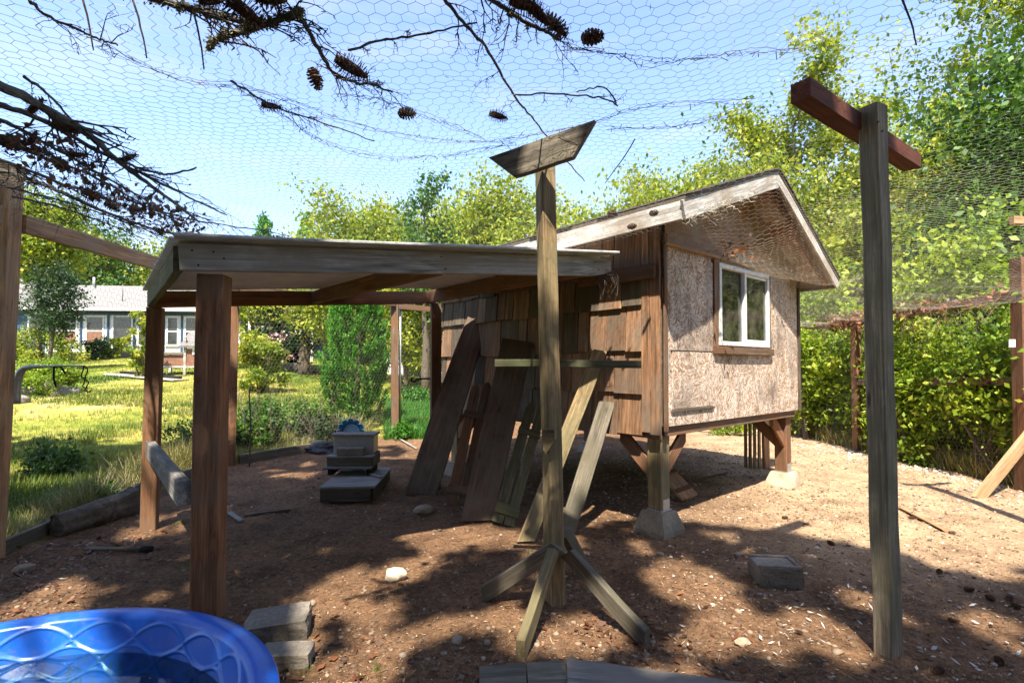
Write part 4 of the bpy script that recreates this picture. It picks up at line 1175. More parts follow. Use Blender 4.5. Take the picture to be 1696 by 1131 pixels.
for k in range(22):
    px = 455 + k * 6.2
    p = at(px, 612, 21 - k * .02); p.z = gz(p.x, p.y) + .10 + .12 * (k % 2)
    stone('stone', None, None, p, (.22, .16, .13), M['rock'], k + 2, parent=rw)
ws = thing('white_shed', 'white wall of a building glimpsed under the trees right of the green conifer', 'building', (-5.3, 23, gz(-5, 23)))
hb('wall', (-.6, 0, -.3), (2.6, 3, 2.3), M['white_paint'], ws); hb('roof', (-.9, -.3, 2.3), (2.9, 3.3, 2.45), M['dark_roof'], ws)
hb('door', (.5, -.03, -.1), (1.2, -.003, 1.8), M['darkglass'], ws)

# raised hutch on legs in the lawn
hp = gp(306, 622)
ht = thing('rabbit_hutch', 'small raised hutch on white legs with grey lid beside the lawn path', 'hutch', hp, .15)
wd = .72
for (x0, y0) in ((-.85, 0), (.0, 0), (.85, 0), (-.85, .8), (.85, .8)): hb('leg', (x0 - .04, y0 - .04, -.1), (x0 + .04, y0 + .04, 1.35 if x0 > -.5 else .75), M['white_peel'], ht)
hb('side_panel', (-.80, -.01, .35), (-.05, .01, .72), M['brown_panel'], ht); hb('side_panel', (.05, -.01, .35), (.80, .01, .95), M['brown_panel'], ht)
hb('lower_rail', (-.81, -.03, .28), (.81, .03, .34), M['white_peel'], ht); hb('shelf', (-.9, -.08, .745), (-.05, .85, .79), M['gray_wood'], ht)
hb('window_frame', (.25, -.04, .74), (.75, -.012, .95), M['white_paint'], ht)
V = [Vector(v) for v in [(-.12, -.15, 1.0), (.95, -.15, 1.0), (.95, .6, 1.55), (-.12, .6, 1.55), (-.12, -.15, 1.06), (.95, -.15, 1.06), (.95, .6, 1.61), (-.12, .6, 1.61)]]
mobj('lid', V, [(0, 3, 2, 1), (4, 5, 6, 7), (0, 1, 5, 4), (1, 2, 6, 5), (2, 3, 7, 6), (3, 0, 4, 7)], M['dark_roof'], ht, M=WM[ht.name])
# long pale board and hose in the grass
pp = gp(185, 622); p2 = gp(300, 632)
o = board('garden_plank', pp + Vector((0, 0, .05)), p2 + Vector((0, 0, .05)), .5, .05, (0, 1, 0), M['white_peel'], None); props(o, 'long pale board lying flat in the lawn left of the hutch', 'board')
o = tube('garden_hose', smooth_pts([gp(200, 621) + Vector((0, 0, .1)), gp(225, 624) + Vector((0, 0, .12)), gp(262, 629) + Vector((0, 0, .11)), gp(300, 631) + Vector((0, 0, .12))], 4), .045, M['black'], None)
props(o, 'dark pipe lying along the pale board in the lawn', 'pipe')

# bent pipe bracket on the left fence with loops of wire
bp = thing('bent_pipe_arm', 'bent grey metal arm with black wire loops sticking out past the left fence post', 'pipe arm', (-4.0, 4.1, 1.0))
tube('arm', smooth_pts([at(27, 668, 4.1), at(28, 640, 4.1), at(33, 618, 4.1), at(44, 609, 4.1), at(70, 607, 4.1), at(105, 606, 4.1), at(141, 606, 4.1)], 4), [.028] * 9 + [.026, .024, .022, .02, .018, .016, .014, .012, .010, .009, .008, .007, .007, .006, .006, .006][:16], M['steel'], bp, 8)
def loop(c, rx, rz, n=14): return [c + Vector((math.cos(a) * rx, .01 * math.sin(a * 3), math.sin(a) * rz)) for a in [2 * math.pi * i / n for i in range(n + 1)]]
tube('wire_loop', loop(at(140, 617, 4.1), .02, .05), .005, M['black'], bp, 5); tube('wire_loop', loop(at(142, 636, 4.1), .018, .035), .005, M['black'], bp, 5)
tube('wire_loop', smooth_pts([at(141, 643, 4.1), at(146, 650, 4.1), at(150, 647, 4.1)]), .005, M['black'], bp, 5)
tube('wire_loop', smooth_pts([at(90, 606, 4.1), at(89, 625, 4.1), at(93, 640, 4.1)]), .008, M['black'], bp, 5)
tube('wire_loop', smooth_pts([at(90, 608, 4.1), at(100, 607, 4.1), at(108, 618, 4.1)]), .008, M['black'], bp, 5)

# iron hook on the back post of the shelter
ih = tube('iron_hook', smooth_pts([at(724, 627, 6.0), at(705, 627, 6.0), at(692, 628, 6.0), at(686, 632, 6.0), at(681, 630, 6.0), at(683, 625, 6.0)], 4), .010, M['black'], None)
props(ih, 'black iron plant hook jutting left from the back shelter post', 'hook')

# ------------------------------------------------------------------ trees
G1 = 'tall yellow-green trees behind the coop on the right'
def T(px, Y): return ((px - 848) / FPX * Y, Y)
tree('broadleaf_tree', 'tall feathery yellow-green tree rising right behind the coop roof peak', 'tree', T(1315, 14.5), 9.4, 2.3, .12, 30, 52000, .125, 'yellow', 3, G1, .27, lean=-.01, bark='bark_pale')
tree('broadleaf_tree', 'loose yellow tree with open twigs just left of the coop roof peak', 'tree', T(1120, 16.5), 7.6, 2.4, .15, 28, 30000, .13, 'yellow', 4, G1, .27, drop=.25, bark='bark_pale')
tree('broadleaf_tree', 'dense green tree filling the right edge of the picture up to the top', 'tree', T(1770, 12.0), 12.4, 3.1, .10, 36, 62000, .125, 'bright', 5, G1, .29, bark='bark_pale')
tree('broadleaf_tree', 'shaggy green tree directly behind the right T post', 'tree', T(1510, 13.2), 7.2, 2.3, .08, 30, 44000, .125, 'bright', 6, G1, .28, bark='bark_pale')
tree('broadleaf_tree', 'lower yellow-green tree showing between the middle T post and the coop roof', 'tree', T(1035, 19), 6.9, 2.7, .12, 24, 24000, .16, 'yellow', 8, G1, .42, bark='bark_pale')
tree('broadleaf_tree', 'deep green tree in the far right corner behind the fence post', 'tree', T(1790, 9.0), 6.6, 2.0, .1, 26, 38000, .13, 'green', 9, G1, .36, bark='bark_pale')
tree('broadleaf_tree', 'big dark tree standing behind the other right hand trees', 'tree', T(1560, 19), 8.6, 3.8, .08, 34, 36000, .19, 'green', 10, G1, .45, bark='bark_pale')
G2 = 'sunlit trees beyond the lawn over the shelter roof'
tree('broadleaf_tree', 'golden rounded tree seen over the shelter roof at centre left', 'tree', T(590, 27), 8.2, 3.0, .15, 30, 26000, .20, 'yellow', 12, G2, .5)
tree('broadleaf_tree', 'bright green tree immediately left of the middle T post', 'tree', T(800, 25), 9.0, 3.2, .15, 32, 32000, .19, 'yellow', 13, G2, .5)
tree('broadleaf_tree', 'slender darker green tree with upright shoots above the shelter roof', 'tree', T(705, 15.5), 6.6, .9, .35, 12, 4200, .13, 'green', 14, G2, .22)
tree('broadleaf_tree', 'yellowish tree between the middle post and the coop, partly behind its eave', 'tree', T(905, 24), 8.3, 3.0, .15, 26, 22000, .19, 'yellow', 15, G2, .45)
tree('broadleaf_tree', 'darker green tree low behind the roofline right of the golden tree', 'tree', T(700, 30), 8.4, 4.0, .12, 26, 18000, .24, 'bright', 16, G2, .6)
G3 = 'trees around the white house'
tree('broadleaf_tree', 'yellow-green maple crown beside the left fence post above the house', 'tree', T(62, 23), 7.0, 1.7, .62, 26, 20000, .17, 'bright', 17, G3, .32)
tree('broadleaf_tree', 'thin dark tree with sparse twigs behind the white house roof', 'tree', T(150, 36), 9.4, 2.9, .25, 22, 5500, .26, 'green', 18, G3, .5, drop=.3)
tree('broadleaf_tree', 'leafy yellow-green tree behind the right end of the white house roof', 'tree', T(215, 40), 8.0, 4.6, .3, 26, 16000, .26, 'yellow', 19, G3, .6)
tree('broadleaf_tree', 'large green tree far left behind the outbuilding', 'tree', T(20, 40), 9.5, 4.5, .2, 26, 16000, .28, 'bright', 20, G3, .6)
tree('holly_tree', 'dark green holly crown leaning before the left end of the white house roof', 'tree', T(80, 19.5), 3.9, .85, .38, 20, 7500, .10, 'dark', 21, None, .17, lean=.10)
for px, lab, hh in ((449, 'ivy-clad dark tree trunk just right of the second shelter post', 5.2), (503, 'ivy-clad dark tree trunk left of the bright conifer', 5.0)):
    t = thing('ivy_trunk', lab, 'tree', (*T(px, 20), gz(*T(px, 20))), 0, 'ivy covered trunks')
    x, y = T(px, 20); z = gz(x, y)
    tube('trunk', smooth_pts([(x, y, z - .2), (x + .05, y, z + 2), (x - .1, y, z + hh)], 4), [.24, .22, .2, .2, .18, .17, .15, .14, .12], M['bark'], t)
    C = np.stack([x + RNG.normal(0, .20, 240), y + RNG.normal(0, .2, 240), z + RNG.uniform(.9, hh, 240)], 1)
    P, cv = clusters(C, 22, .13); V, Q, rr = leaf_arrays(P, .11, .8, cv=cv); np_obj('ivy', V, Q, LM['dark'], t, rr)
    for a, b, c in ((-1.2, 1.9, 2.8), (1.1, 2.3, 3.2), (-.6, 2.8, 3.6)):
        tube('branch', smooth_pts([(x, y, z + b), (x + a * .5, y, z + b + .5), (x + a, y - .2, z + c)], 3), [.07, .06, .05, .045, .04, .03, .02], M['bark'], t)
tree('apple_tree', 'orange-tinged apple tree behind the shelter between the two ivy trunks and the conifer', 'tree', T(538, 19), 4.4, 1.9, .35, 18, 12000, .13, 'yellow', 23, None, .26)
tree('apple_tree', 'spreading tree with yellow-orange leaves above the flowering bush', 'tree', T(418, 20.5), 4.6, 1.7, .4, 16, 9000, .14, 'yellow', 24, None, .25)
tree('broadleaf_tree', 'leafy green tree filling the gap behind the back shelter posts', 'tree', T(700, 19), 5.2, 2.1, .18, 24, 26000, .15, 'bright', 25, None, .30)
tree('broadleaf_tree', 'pink-tinged yellow tree glimpsed right of the wire stake', 'tree', T(672, 16.5), 4.3, .75, .2, 12, 6000, .13, 'yellow', 26, None, .24)
for px, lab, hh in ((434, 'small distant conifer tip just above the shelter roof, left of the pair', 11.2), (505, 'small distant conifer tip above the shelter roof, right of the pair', 11.0)):
    x, y = T(px, 42); z = gz(x, y)
    t = thing('distant_conifer', lab, 'conifer', (x, y, z), 0, 'distant conifer tips')
    tube('trunk', [(x, y, z), (x, y, z + hh)], [.2, .03], M['bark'], t)
    h = RNG.uniform(0, 1, 300); a = RNG.uniform(0, 6.28, 300); rr_ = (1 - h) * 2.2 + .12
    C = np.stack([x + np.cos(a) * rr_, y + np.sin(a) * rr_, z + 1 + h * (hh - 1)], 1)
    P, cv = clusters(C, 10, .2); V, Q, rr = leaf_arrays(P, .35, .4, (0, 0, 1), 1.0, cv=cv); np_obj('crown', V, Q, LM['conifer'], t, rr)

# the bright upright conifer shrub behind the shelter
cx_, cy_ = -3.1, 10.4
cx_ = (590 - 848) / FPX * cy_
cz_ = gz(cx_, cy_)
cs = thing('conifer_shrub', 'bright green upright feathery conifer behind the blue dish', 'conifer', (cx_, cy_, cz_))
r = np.random.default_rng(31)
nc = 520
h = r.random(nc) ** .85; a = r.uniform(0, 6.283, nc)
prof = np.interp(h, [0, .12, .35, .6, .8, .93, 1], [.46, .60, .66, .56, .40, .22, .04])
rad = .90 * prof * np.sqrt(r.uniform(.35, 1.0, nc)) * (1 + .15 * np.sin(a * 5 + h * 9))
HH = 3.15
base_ = np.stack([cx_ + np.cos(a) * rad, cy_ + np.sin(a) * rad, cz_ + .08 + h * HH], 1)
up_ = np.stack([np.cos(a) * .35, np.sin(a) * .35, np.ones(nc)], 1); up_ /= np.linalg.norm(up_, axis=1)[:, None]
k = np.repeat(np.arange(nc), 115); tt = r.random(len(k))
L2 = r.uniform(.22, .42, nc)
P = base_[k] + up_[k] * (tt * L2[k])[:, None] + r.normal(size=(len(k), 3)) * (.045 * (1.15 - tt))[:, None]
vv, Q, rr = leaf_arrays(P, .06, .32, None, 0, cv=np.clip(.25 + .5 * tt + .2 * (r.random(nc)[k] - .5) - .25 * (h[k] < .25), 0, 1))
# point the sprays up and out
n_ = len(P); ax_ = up_[k] + r.normal(size=(n_, 3)) * .45; ax_ /= np.linalg.norm(ax_, axis=1)[:, None]
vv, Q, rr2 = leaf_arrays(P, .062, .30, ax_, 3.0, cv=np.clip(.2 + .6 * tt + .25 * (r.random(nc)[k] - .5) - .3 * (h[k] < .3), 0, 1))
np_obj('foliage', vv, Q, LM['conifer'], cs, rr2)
Vt, Ft = [], []
tube_arr([(cx_, cy_, cz_ - .1), (cx_ + .05, cy_, cz_ + 1.4), (cx_, cy_, cz_ + 2.9)], [.07, .05, .01], 6, Vt, Ft)
for i in range(30):
    j = int(r.integers(nc)); tube_arr([(cx_, cy_, max(cz_, base_[j, 2] - .3)), tuple(base_[j])], [.02, .008], 4, Vt, Ft)
mobj('stem', Vt, Ft, M['bark'], cs)

# hedge and vines against the right fence
G4 = 'bushes crowding the right fence'
hed = [((6.5, 6.3), .8, .9, 2.1, 9000, .085, 'vine', 'vine-hung bush right beside the corner fence post, far right'),
       ((6.7, 7.6), .9, .9, 3.5, 17000, .09, 'vine', 'dense bright bush behind the fence just right of the grey T post'),
       ((6.5, 9.0), .9, .9, 2.3, 13000, .095, 'vine', 'lush bush behind the fence just left of the grey T post'),
       ((6.3, 10.6), .9, 1.0, 3.3, 16000, .10, 'vine', 'yellow-green bush between the coop corner and the first fence post'),
       ((5.6, 12.8), 1.1, .6, 2.1, 12000, .10, 'vine', 'bush touching the right edge of the coop wall at the far fence corner'),
       ((3.6, 13.2), 1.5, .8, 1.5, 12000, .11, 'green', 'bush seen low under the coop floor at its right'),
       ((1.0, 13.5), 1.6, .8, 2.2, 9000, .11, 'green', 'bush hidden low behind the coop legs'),
       ((8.2, 8.6), 1.2, 1.3, 4.4, 15000, .12, 'green', 'tall shaded bush behind the chain link panel'),
       ((7.9, 11.3), 1.4, 1.3, 4.8, 19000, .12, 'bright', 'tall leafy bush above the fence netting behind the T post'),
       ((9.2, 6.6), 1.1, 1.3, 4.0, 11000, .12, 'bright', 'tall bush at the right margin above the fence rail')]
for k, (b_, rx, ry, h_, lv, sz, lm, lab) in enumerate(hed):
    bush('hedge_bush', lab, 'bush', b_, rx, ry, h_, lv, sz, lm, 40 + k, G4, 110, .17, aspect=.62, hollow=.4, axw=.2)
# low weeds and dry grass along the fence foot
def tufts(n, fx, size, lm, name, label, height=.12, per=7, spread=.03, lean=.6):
    """grass tufts as narrow blades"""
    P = fx(n)
    x = np.repeat(P[:, 0], per) + RNG.normal(0, spread, n * per); y = np.repeat(P[:, 1], per) + RNG.normal(0, spread, n * per)
    z = ground_h(x, y) - .005
    sc = np.repeat(P[:, 2], per)
    h = height * sc * RNG.uniform(.5, 1.3, n * per); a = RNG.uniform(0, 6.283, n * per); l = RNG.uniform(.1, lean, n * per) * h
    b0 = np.stack([x, y, z], 1); w = size * sc
    side = np.stack([np.cos(a), np.sin(a), 0 * a], 1); tip = b0 + np.stack([-np.sin(a) * l, np.cos(a) * l, h], 1)
    mid = b0 + np.stack([-np.sin(a) * l * .3, np.cos(a) * l * .3, h * .55], 1)
    V = np.stack([b0 - side * w[:, None] * .5, b0 + side * w[:, None] * .5, mid + side * w[:, None] * .4, tip, mid - side * w[:, None] * .4], 1)
    V = V.reshape(-1, 3); i = np.arange(n * per)[:, None] * 5
    Q = np.concatenate([i + np.array([[0, 1, 2, 4]]), i + np.array([[4, 2, 3, 3]])], 0)
    Q = i + np.array([[0, 1, 2, 3]]); Q2 = i + np.array([[0, 2, 3, 4]])
    rr = np.clip(np.repeat(P[:, 3], per) * .6 + RNG.random(n * per) * .4, 0, 1)
    Tq = np.concatenate([i + np.array([[0, 1, 2, 3]]), i + np.array([[0, 2, 3, 4]])], 0)
    V4 = V.reshape(-1, 5, 3)[:, [0, 1, 2, 4]]; 
    Qa = np.concatenate([np.arange(len(V4))[:, None] * 4 + np.array([[0, 1, 2, 3]])], 0)
    # one tapering quad per blade plus its tip triangle folded in
    V4[:, 2] = V.reshape(-1, 5, 3)[:, 3] + (V.reshape(-1, 5, 3)[:, 2] - V.reshape(-1, 5, 3)[:, 4]) * .12
    V4[:, 3] = V.reshape(-1, 5, 3)[:, 3]
    o = np_obj(name, V4.reshape(-1, 3), Qa, LM[lm], None, np.repeat(rr, 4))
    return props(o, label, kind='stuff')
def near_lawn(n):
    y = RNG.uniform(2.2, 13, n) ; x = pen_left(y) - .05 - np.abs(RNG.normal(0, 1, n)) * 3.4
    sc = np.clip(1.2 + vnoise(x, y, .8, 5, 5) * 1.8, .4, 2.0); c = np.clip(.55 + vnoise(x, y, 1.6, 6, 1) * 1.5, 0, 1)
    return np.stack([x, y, sc, c], 1)
tufts(17000, near_lawn, .007, 'grass', 'lawn_grass', 'mixed green and straw lawn grass beyond the left fence', .075)
def far_lawn(n):
    y = RNG.uniform(12, 27, n); x = RNG.uniform(-1.05, -.05, n) * y * 1.0 - 1.0
    sc = np.clip(1.1 + vnoise(x, y, 1.5, 5, 5) * 1.6, .5, 2.0); c = np.clip(.55 + vnoise(x, y, 2.6, 6, 1) * 1.6, 0, 1)
    return np.stack([x, y, sc, c], 1)
tufts(15000, far_lawn, .016, 'grass', 'lawn_grass', 'yellow-green lawn grass rising to the white house', .07, spread=.06)
def weeds(n):
    y = RNG.uniform(2.6, 9.5, n); x = pen_left(y) - .10 - np.abs(RNG.normal(0, .35, n))
    sc = np.clip(.9 + vnoise(x, y, .5, 15, 5) * 2.4, .2, 2.0); return np.stack([x, y, sc, RNG.random(n)], 1)
tufts(1500, weeds, .009, 'straw', 'dry_grass', 'straw and dry weeds along the foot of the left fence', .20, per=9, spread=.05, lean=1.2)
def lush(n):
    y = RNG.uniform(9.2, 14.5, n); x = (RNG.uniform(640, 745, n) - 848) / FPX * y; return np.stack([x, y, RNG.uniform(.7, 1.5, n), RNG.random(n)], 1)
tufts(5500, lush, .010, 'lush', 'lush_grass', 'deep green shaded grass right of the green conifer', .12)
def fencefoot(n):
    y = RNG.uniform(5.0, 12, n); x = 5.75 + np.abs(RNG.normal(0, .35, n)); return np.stack([x, y, RNG.uniform(.5, 1.5, n), RNG.random(n)], 1)
tufts(1700, fencefoot, .010, 'straw', 'dry_grass', 'dry brown weeds under the hedge at the right fence', .20, per=9, spread=.06, lean=1.0)
def penbits(n):
    P = np.array([[*gp(885, 925)[:2]], [*gp(500, 1112)[:2]], [*gp(953 * .2 + 120, 938)[:2]], [*gp(620, 1120)[:2]], [*gp(300, 868)[:2]]])
    k = RNG.integers(0, len(P), n); q = P[k] + RNG.normal(0, .03, (n, 2)); return np.concatenate([q, RNG.uniform(.4, .9, (n, 1)), RNG.random((n, 1)) * .5], 1)
tufts(50, penbits, .004, 'grass', 'grass_sprout', 'tiny green grass sprouts in the dirt of the pen', .06, per=6, spread=.01)

# garden plants beyond the pen
plants = [((430, 652), .75, .6, 1.75, 9000, .10, 'yellow', 'tall flowering bush with pale leaves right of the orange back post', 'flowering_bush'),
          ((472, 715), .85, .35, .62, 7000, .07, 'green', 'low leafy weeds along the back base board', 'weed_patch'),
          ((420, 740), .45, .3, .5, 3600, .065, 'green', 'low green weeds at the foot of the orange back post', 'weed_patch'),
          ((530, 735), .5, .3, .45, 3200, .07, 'dark', 'broad-leaved dark weeds in front of the conifer left of the dish', 'weed_patch'),
          ((478, 606), 1.15, .7, 1.05, 7000, .10, 'dark', 'clipped dark hedge above the stone retaining wall', 'hedge'),
          ((372 - 15, 612), .8, .6, 1.6, 5000, .10, 'vine', 'leafy bush behind the front shelter post beside the hutch', 'bush'),
          ((232, 628), .42, .4, 2.3, 4600, .09, 'yellow', 'tall slim rose bush with pale shoots left of the thin shelter post', 'rose_bush'),
          ((60, 600), 1.9, 1.0, 1.35, 6500, .12, 'yellow', 'mound of glowing yellow ferns left of the white house', 'fern_mound'),
          ((78, 655), .85, .6, .85, 7500, .07, 'vine', 'yellow-green rockery plants above the pale rocks', 'rockery_plant'),
          ((62, 575), .8, .7, 1.5, 4000, .14, 'vine', 'large-leaved plant before the navy outbuilding', 'bush'),
          ((158, 596), .6, .4, .95, 3000, .10, 'dark', 'dark flower bed shrub against the white house wall, left of its door', 'bush'),
          ((182, 594), .6, .4, 1.0, 3000, .10, 'bright', 'bright green shrub beside the door of the white house', 'bush'),
          ((95, 790), .36, .26, .34, 2300, .055, 'green', 'dark leafy weed clump in the shaded lawn by the left fence post', 'weed_patch'),
          ((150, 838), .34, .2, .18, 1300, .04, 'lush', 'bright green grassy clump behind the old log', 'weed_patch'),
          ((300, 745), .3, .2, .45, 1500, .05, 'green', 'spindly weed between the two left shelter posts', 'weed_patch'),
          ((690, 668), .36, .3, .42, 2600, .055, 'lush', 'small round green bush on the lush grass left of the coop', 'bush'),
          ((668, 728), .16, .15, .3, 700, .05, 'lush', 'grassy weeds at the foot of the wire stake', 'weed_patch'),
          ((596 + 110, 620), .5, .5, 2.2, 5000, .09, 'bright', 'upright bright bush just left of the back shelter post', 'bush'),
          ((1210, 640 + 80), .6, .3, .35, 1200, .06, 'vine', 'low yellow leaves seen under the coop floor', 'weed_patch'),
          ((1555, 765), .7, .3, .35, 1800, .09, 'yellow', 'big pale leaves at the hedge foot right of the T post', 'weed_patch')]
for k, (pp_, rx, ry, h_, lv, sz, lm, lab, nm) in enumerate(plants):
    g = gp(*pp_); bush(nm, lab, 'plant' if 'weed' in nm or 'plant' in nm else 'bush', (g.x, g.y), rx, ry, h_, lv, sz, lm, 70 + k, None, 40, .11 * max(.5, rx), stems=5)
# pink blooms
fl = gp(458, 640)
P = np.stack([RNG.normal(fl.x + .1, .30, 46), RNG.normal(fl.y - .3, .3, 46), gz(fl.x, fl.y) + RNG.uniform(.7, 1.7, 46)], 1)
V, Q, rr = leaf_arrays(np.repeat(P, 4, 0) + RNG.normal(0, .025, (184, 3)), .06, .9)
props(np_obj('pink_blooms', V, Q, LM['pink'], None, rr), 'scattered pink blossoms on the flowering bush', 'flowers', kind='stuff')
# thin dead stalks in the weeds
V, F = [], []
rr_ = random.Random(9)
for k in range(34):
    g = gp(rr_.uniform(400, 560), rr_.uniform(735, 752)); hgt = rr_.uniform(.4, 1.0)
    pts = smooth_pts([g, g + Vector((rr_.uniform(-.05, .05), 0, hgt * .5)), g + Vector((rr_.uniform(-.15, .15), rr_.uniform(-.1, .1), hgt))], 3)
    tube_arr(pts, .004, 3, V, F)
    for q in pts[2:]:
        for _ in range(2): tube_arr([q, q + Vector((rr_.uniform(-.09, .09), rr_.uniform(-.05, .05), rr_.uniform(.02, .1)))], .0025, 3, V, F)
props(mobj('dead_stalks', V, F, M['bark'], None), 'thin brown seed stalks rising from the weeds behind the shelter', kind='stuff')
g = gp(413, 772); ds = thing('dead_sapling', 'thin dead sapling stick standing right of the orange back post', 'stick', g)
tube('stem', smooth_pts([g, g + Vector((.01, 0, .5)), g + Vector((-.01, 0, 1.0)), at(415, 640, g.y)], 4, .004), .011, M['bark'], ds, 5)
for z, dx in ((.35, .16), (.55, -.1), (.7, .12)): tube('twig', [g + Vector((0, 0, z)), g + Vector((dx * .6, 0, z + .12)), g + Vector((dx, 0, z + .22))], .004, M['bark'], ds, 4)
# rockery
for k, (px, py, s) in enumerate([(45, 655, .30), (75, 648, .38), (100, 655, .26), (30, 668, .25), (118, 652, .2)]):
    p = gp(px, py); stone('rockery_stone', ['pale rock at the left of the rockery, nearest the post', 'largest pale boulder of the rockery', 'grey rock right of the largest rockery boulder', 'low brown rock in front of the rockery, far left', 'small rock at the right end of the rockery'][k], 'rock', p + Vector((0, 0, s * .25)), (s, s * .8, s * .6), M['rock'], k + 30, 'rockery stones by the lawn', sub=3)
# far woodland so the horizon closes
n = 52000
a = RNG.uniform(-1.35, 1.35, n); R_ = RNG.uniform(52, 85, n)
x = np.sin(a) * R_; y = np.cos(a) * R_
zb = ground_h(x, y); hmax = 5.0 + 2.5 * vnoise(a * 40, a * 0, 3.0) + 1.5 * vnoise(a * 160, a * 0, 3.0)
z = zb + RNG.random(n) * hmax
cvv = np.clip(.5 + vnoise(x, y, 3), 0, 1)
V, Q, rr = leaf_arrays(np.stack([x, y, z], 1), 1.15, .8, cv=cvv)
props(np_obj('woodland', V, Q, LM['green'], None, rr), 'belt of woodland closing off the horizon behind the gardens', kind='stuff')

# ------------------------------------------------------------------ the tree whose crown shades the foreground
sunlit = []      # (photo px, py, rx px, ry px) patches of sun that fall through the crown
for (px, py, rx, ry) in [(770, 890, 95, 20), (690, 935, 50, 14), (605, 962, 65, 22), (545, 1000, 60, 26), (570, 1108, 80, 26), (740, 1035, 55, 18), (980, 1048, 62, 28),
                         (1150, 965, 66, 34), (1185, 1065, 50, 22), (1262, 1050, 34, 50), (1370, 1052, 50, 36), (355, 962, 26, 18), (640, 1060, 50, 14), (1060, 905, 14, 10),
                         (925, 860, 26, 40), (1100, 1120, 60, 16), (1445, 1000, 30, 20), (250, 990, 14, 6), (500, 1060, 30, 20), (240, 880, 46, 9), (840, 1010, 26, 10)]:
    c = gp(px, py); e = gp(px + rx, py); f = gp(px, py - ry)
    sunlit.append((c.x, c.y, abs(e.x - c.x), abs(f.y - c.y)))
# sun on the middle post and on the pool's left side
sunlit += [(.18, 3.80, .09, .20), (-2.15, 2.25, .40, .5), (-2.35, 1.6, .45, .5), (-1.15, 1.25, .3, .35), (.2, 3.4, .08, .1)]
def wants_shade(x, y):
    s = np.zeros(len(x), bool)
    lim = np.interp(x, [-9, -5, -3.8, -2, .6, 1.6, 2.2, 2.8, 3.6, 4.5, 6, 8], [9.0, 8.6, 8.0, 8.6, 5.6, 4.75, 4.3, 3.85, 3.45, 3.1, 2.9, 2.8])
    lim = lim + .35 * vnoise(x, y, .6, 3, 3) + .2 * vnoise(x, y, .2, 8, 8)
    lim = np.where((x > .55) & (x < 1.7), np.minimum(lim, 4.72), lim)
    s = (y < lim) & (y > -6) & (x > -9) & (x < 8)
    # lawn: bars of light
    lawn = x < -4.1
    s &= ~(lawn & (y > 6.3) & (y < 7.6) & (vnoise(x, y, 1.1, 4, 8) > -.02))
    s &= ~(lawn & (y < 6.3) & (vnoise(x, y, .5, 4, 8) > .22))
    for (cx, cy, rx, ry) in sunlit:
        q = ((x - cx) / (rx * 1.12 + .03)) ** 2 + ((y - cy) / (ry * 1.12 + .03)) ** 2 + .9 * vnoise(x, y, .12, cx, cy)
        s &= ~(q < 1.0)
    s &= ~((vnoise(x, y, .36, 20, 2) > .27) & (y > 1.5))     # many small flecks
    return s
n = 140000
x = RNG.uniform(-9, 8, n); y = RNG.uniform(-3.5, 9.2, n)
k = wants_shade(x, y); x, y = x[k], y[k]
hgt = RNG.uniform(6.2, 9.0, len(x)) + np.clip((y - 4) * .35, 0, 2)
P = np.stack([x + SUNH.x * hgt, y + SUNH.y * hgt, hgt], 1)
# keep the crown out of the picture, it is only seen by its shade
elev = (P[:, 2] - EYE) / np.maximum(P[:, 1], .01)
ok = (P[:, 1] < .2) | (elev > .95); P = P[ok]
V, Q, rr = leaf_arrays(P, .21, .65)
ot = thing('overhanging_tree', 'big tree standing behind the viewer whose crown dapples the foreground with shade', 'tree', (-.5, -4.5, gz(-.5, -4.5)))
np_obj('crown', V, Q, LM['green'], ot, rr)
Vt, Ft = [], []
tube_arr([(-.5, -4.5, -.1), (-.4, -4.4, 3), (-.5, -4.3, 6), (-.6, -4.2, 9.5)], [.30, .26, .2, .08], 9, Vt, Ft)
rr_ = random.Random(4)
for i in range(26):
    q = P[rr_.randrange(len(P))]; z0 = rr_.uniform(4.5, 8)
    a_ = Vector((-.5, -4.35, z0)); b_ = Vector(q); tube_arr(smooth_pts([a_, a_.lerp(b_, .5) + Vector((0, 0, .3)), b_], 3), [.07, .06, .05, .04, .03, .02, .012], 5, Vt, Ft)
mobj('trunk', Vt, Ft, M['bark'], ot)

# trees and hedges that stand round the garden out of view, behind and beside the viewer
n = 15000
a = RNG.uniform(1.75, 4.55, n); R_ = RNG.uniform(9.5, 17, n)
x = np.sin(a) * R_; y = np.cos(a) * R_ - 1.0
hmax = 6.5 + 4 * vnoise(a * 10, a * 0, 1.6)
z = RNG.random(n) * hmax
V, Q, rr = leaf_arrays(np.stack([x, y, z], 1), .75, .8, cv=np.clip(.5 + vnoise(x, y, 1.5), 0, 1))
props(np_obj('woodland', V, Q, LM['green'], None, rr), 'trees and hedges standing behind the viewer, mirrored darkly in the coop window', kind='stuff')

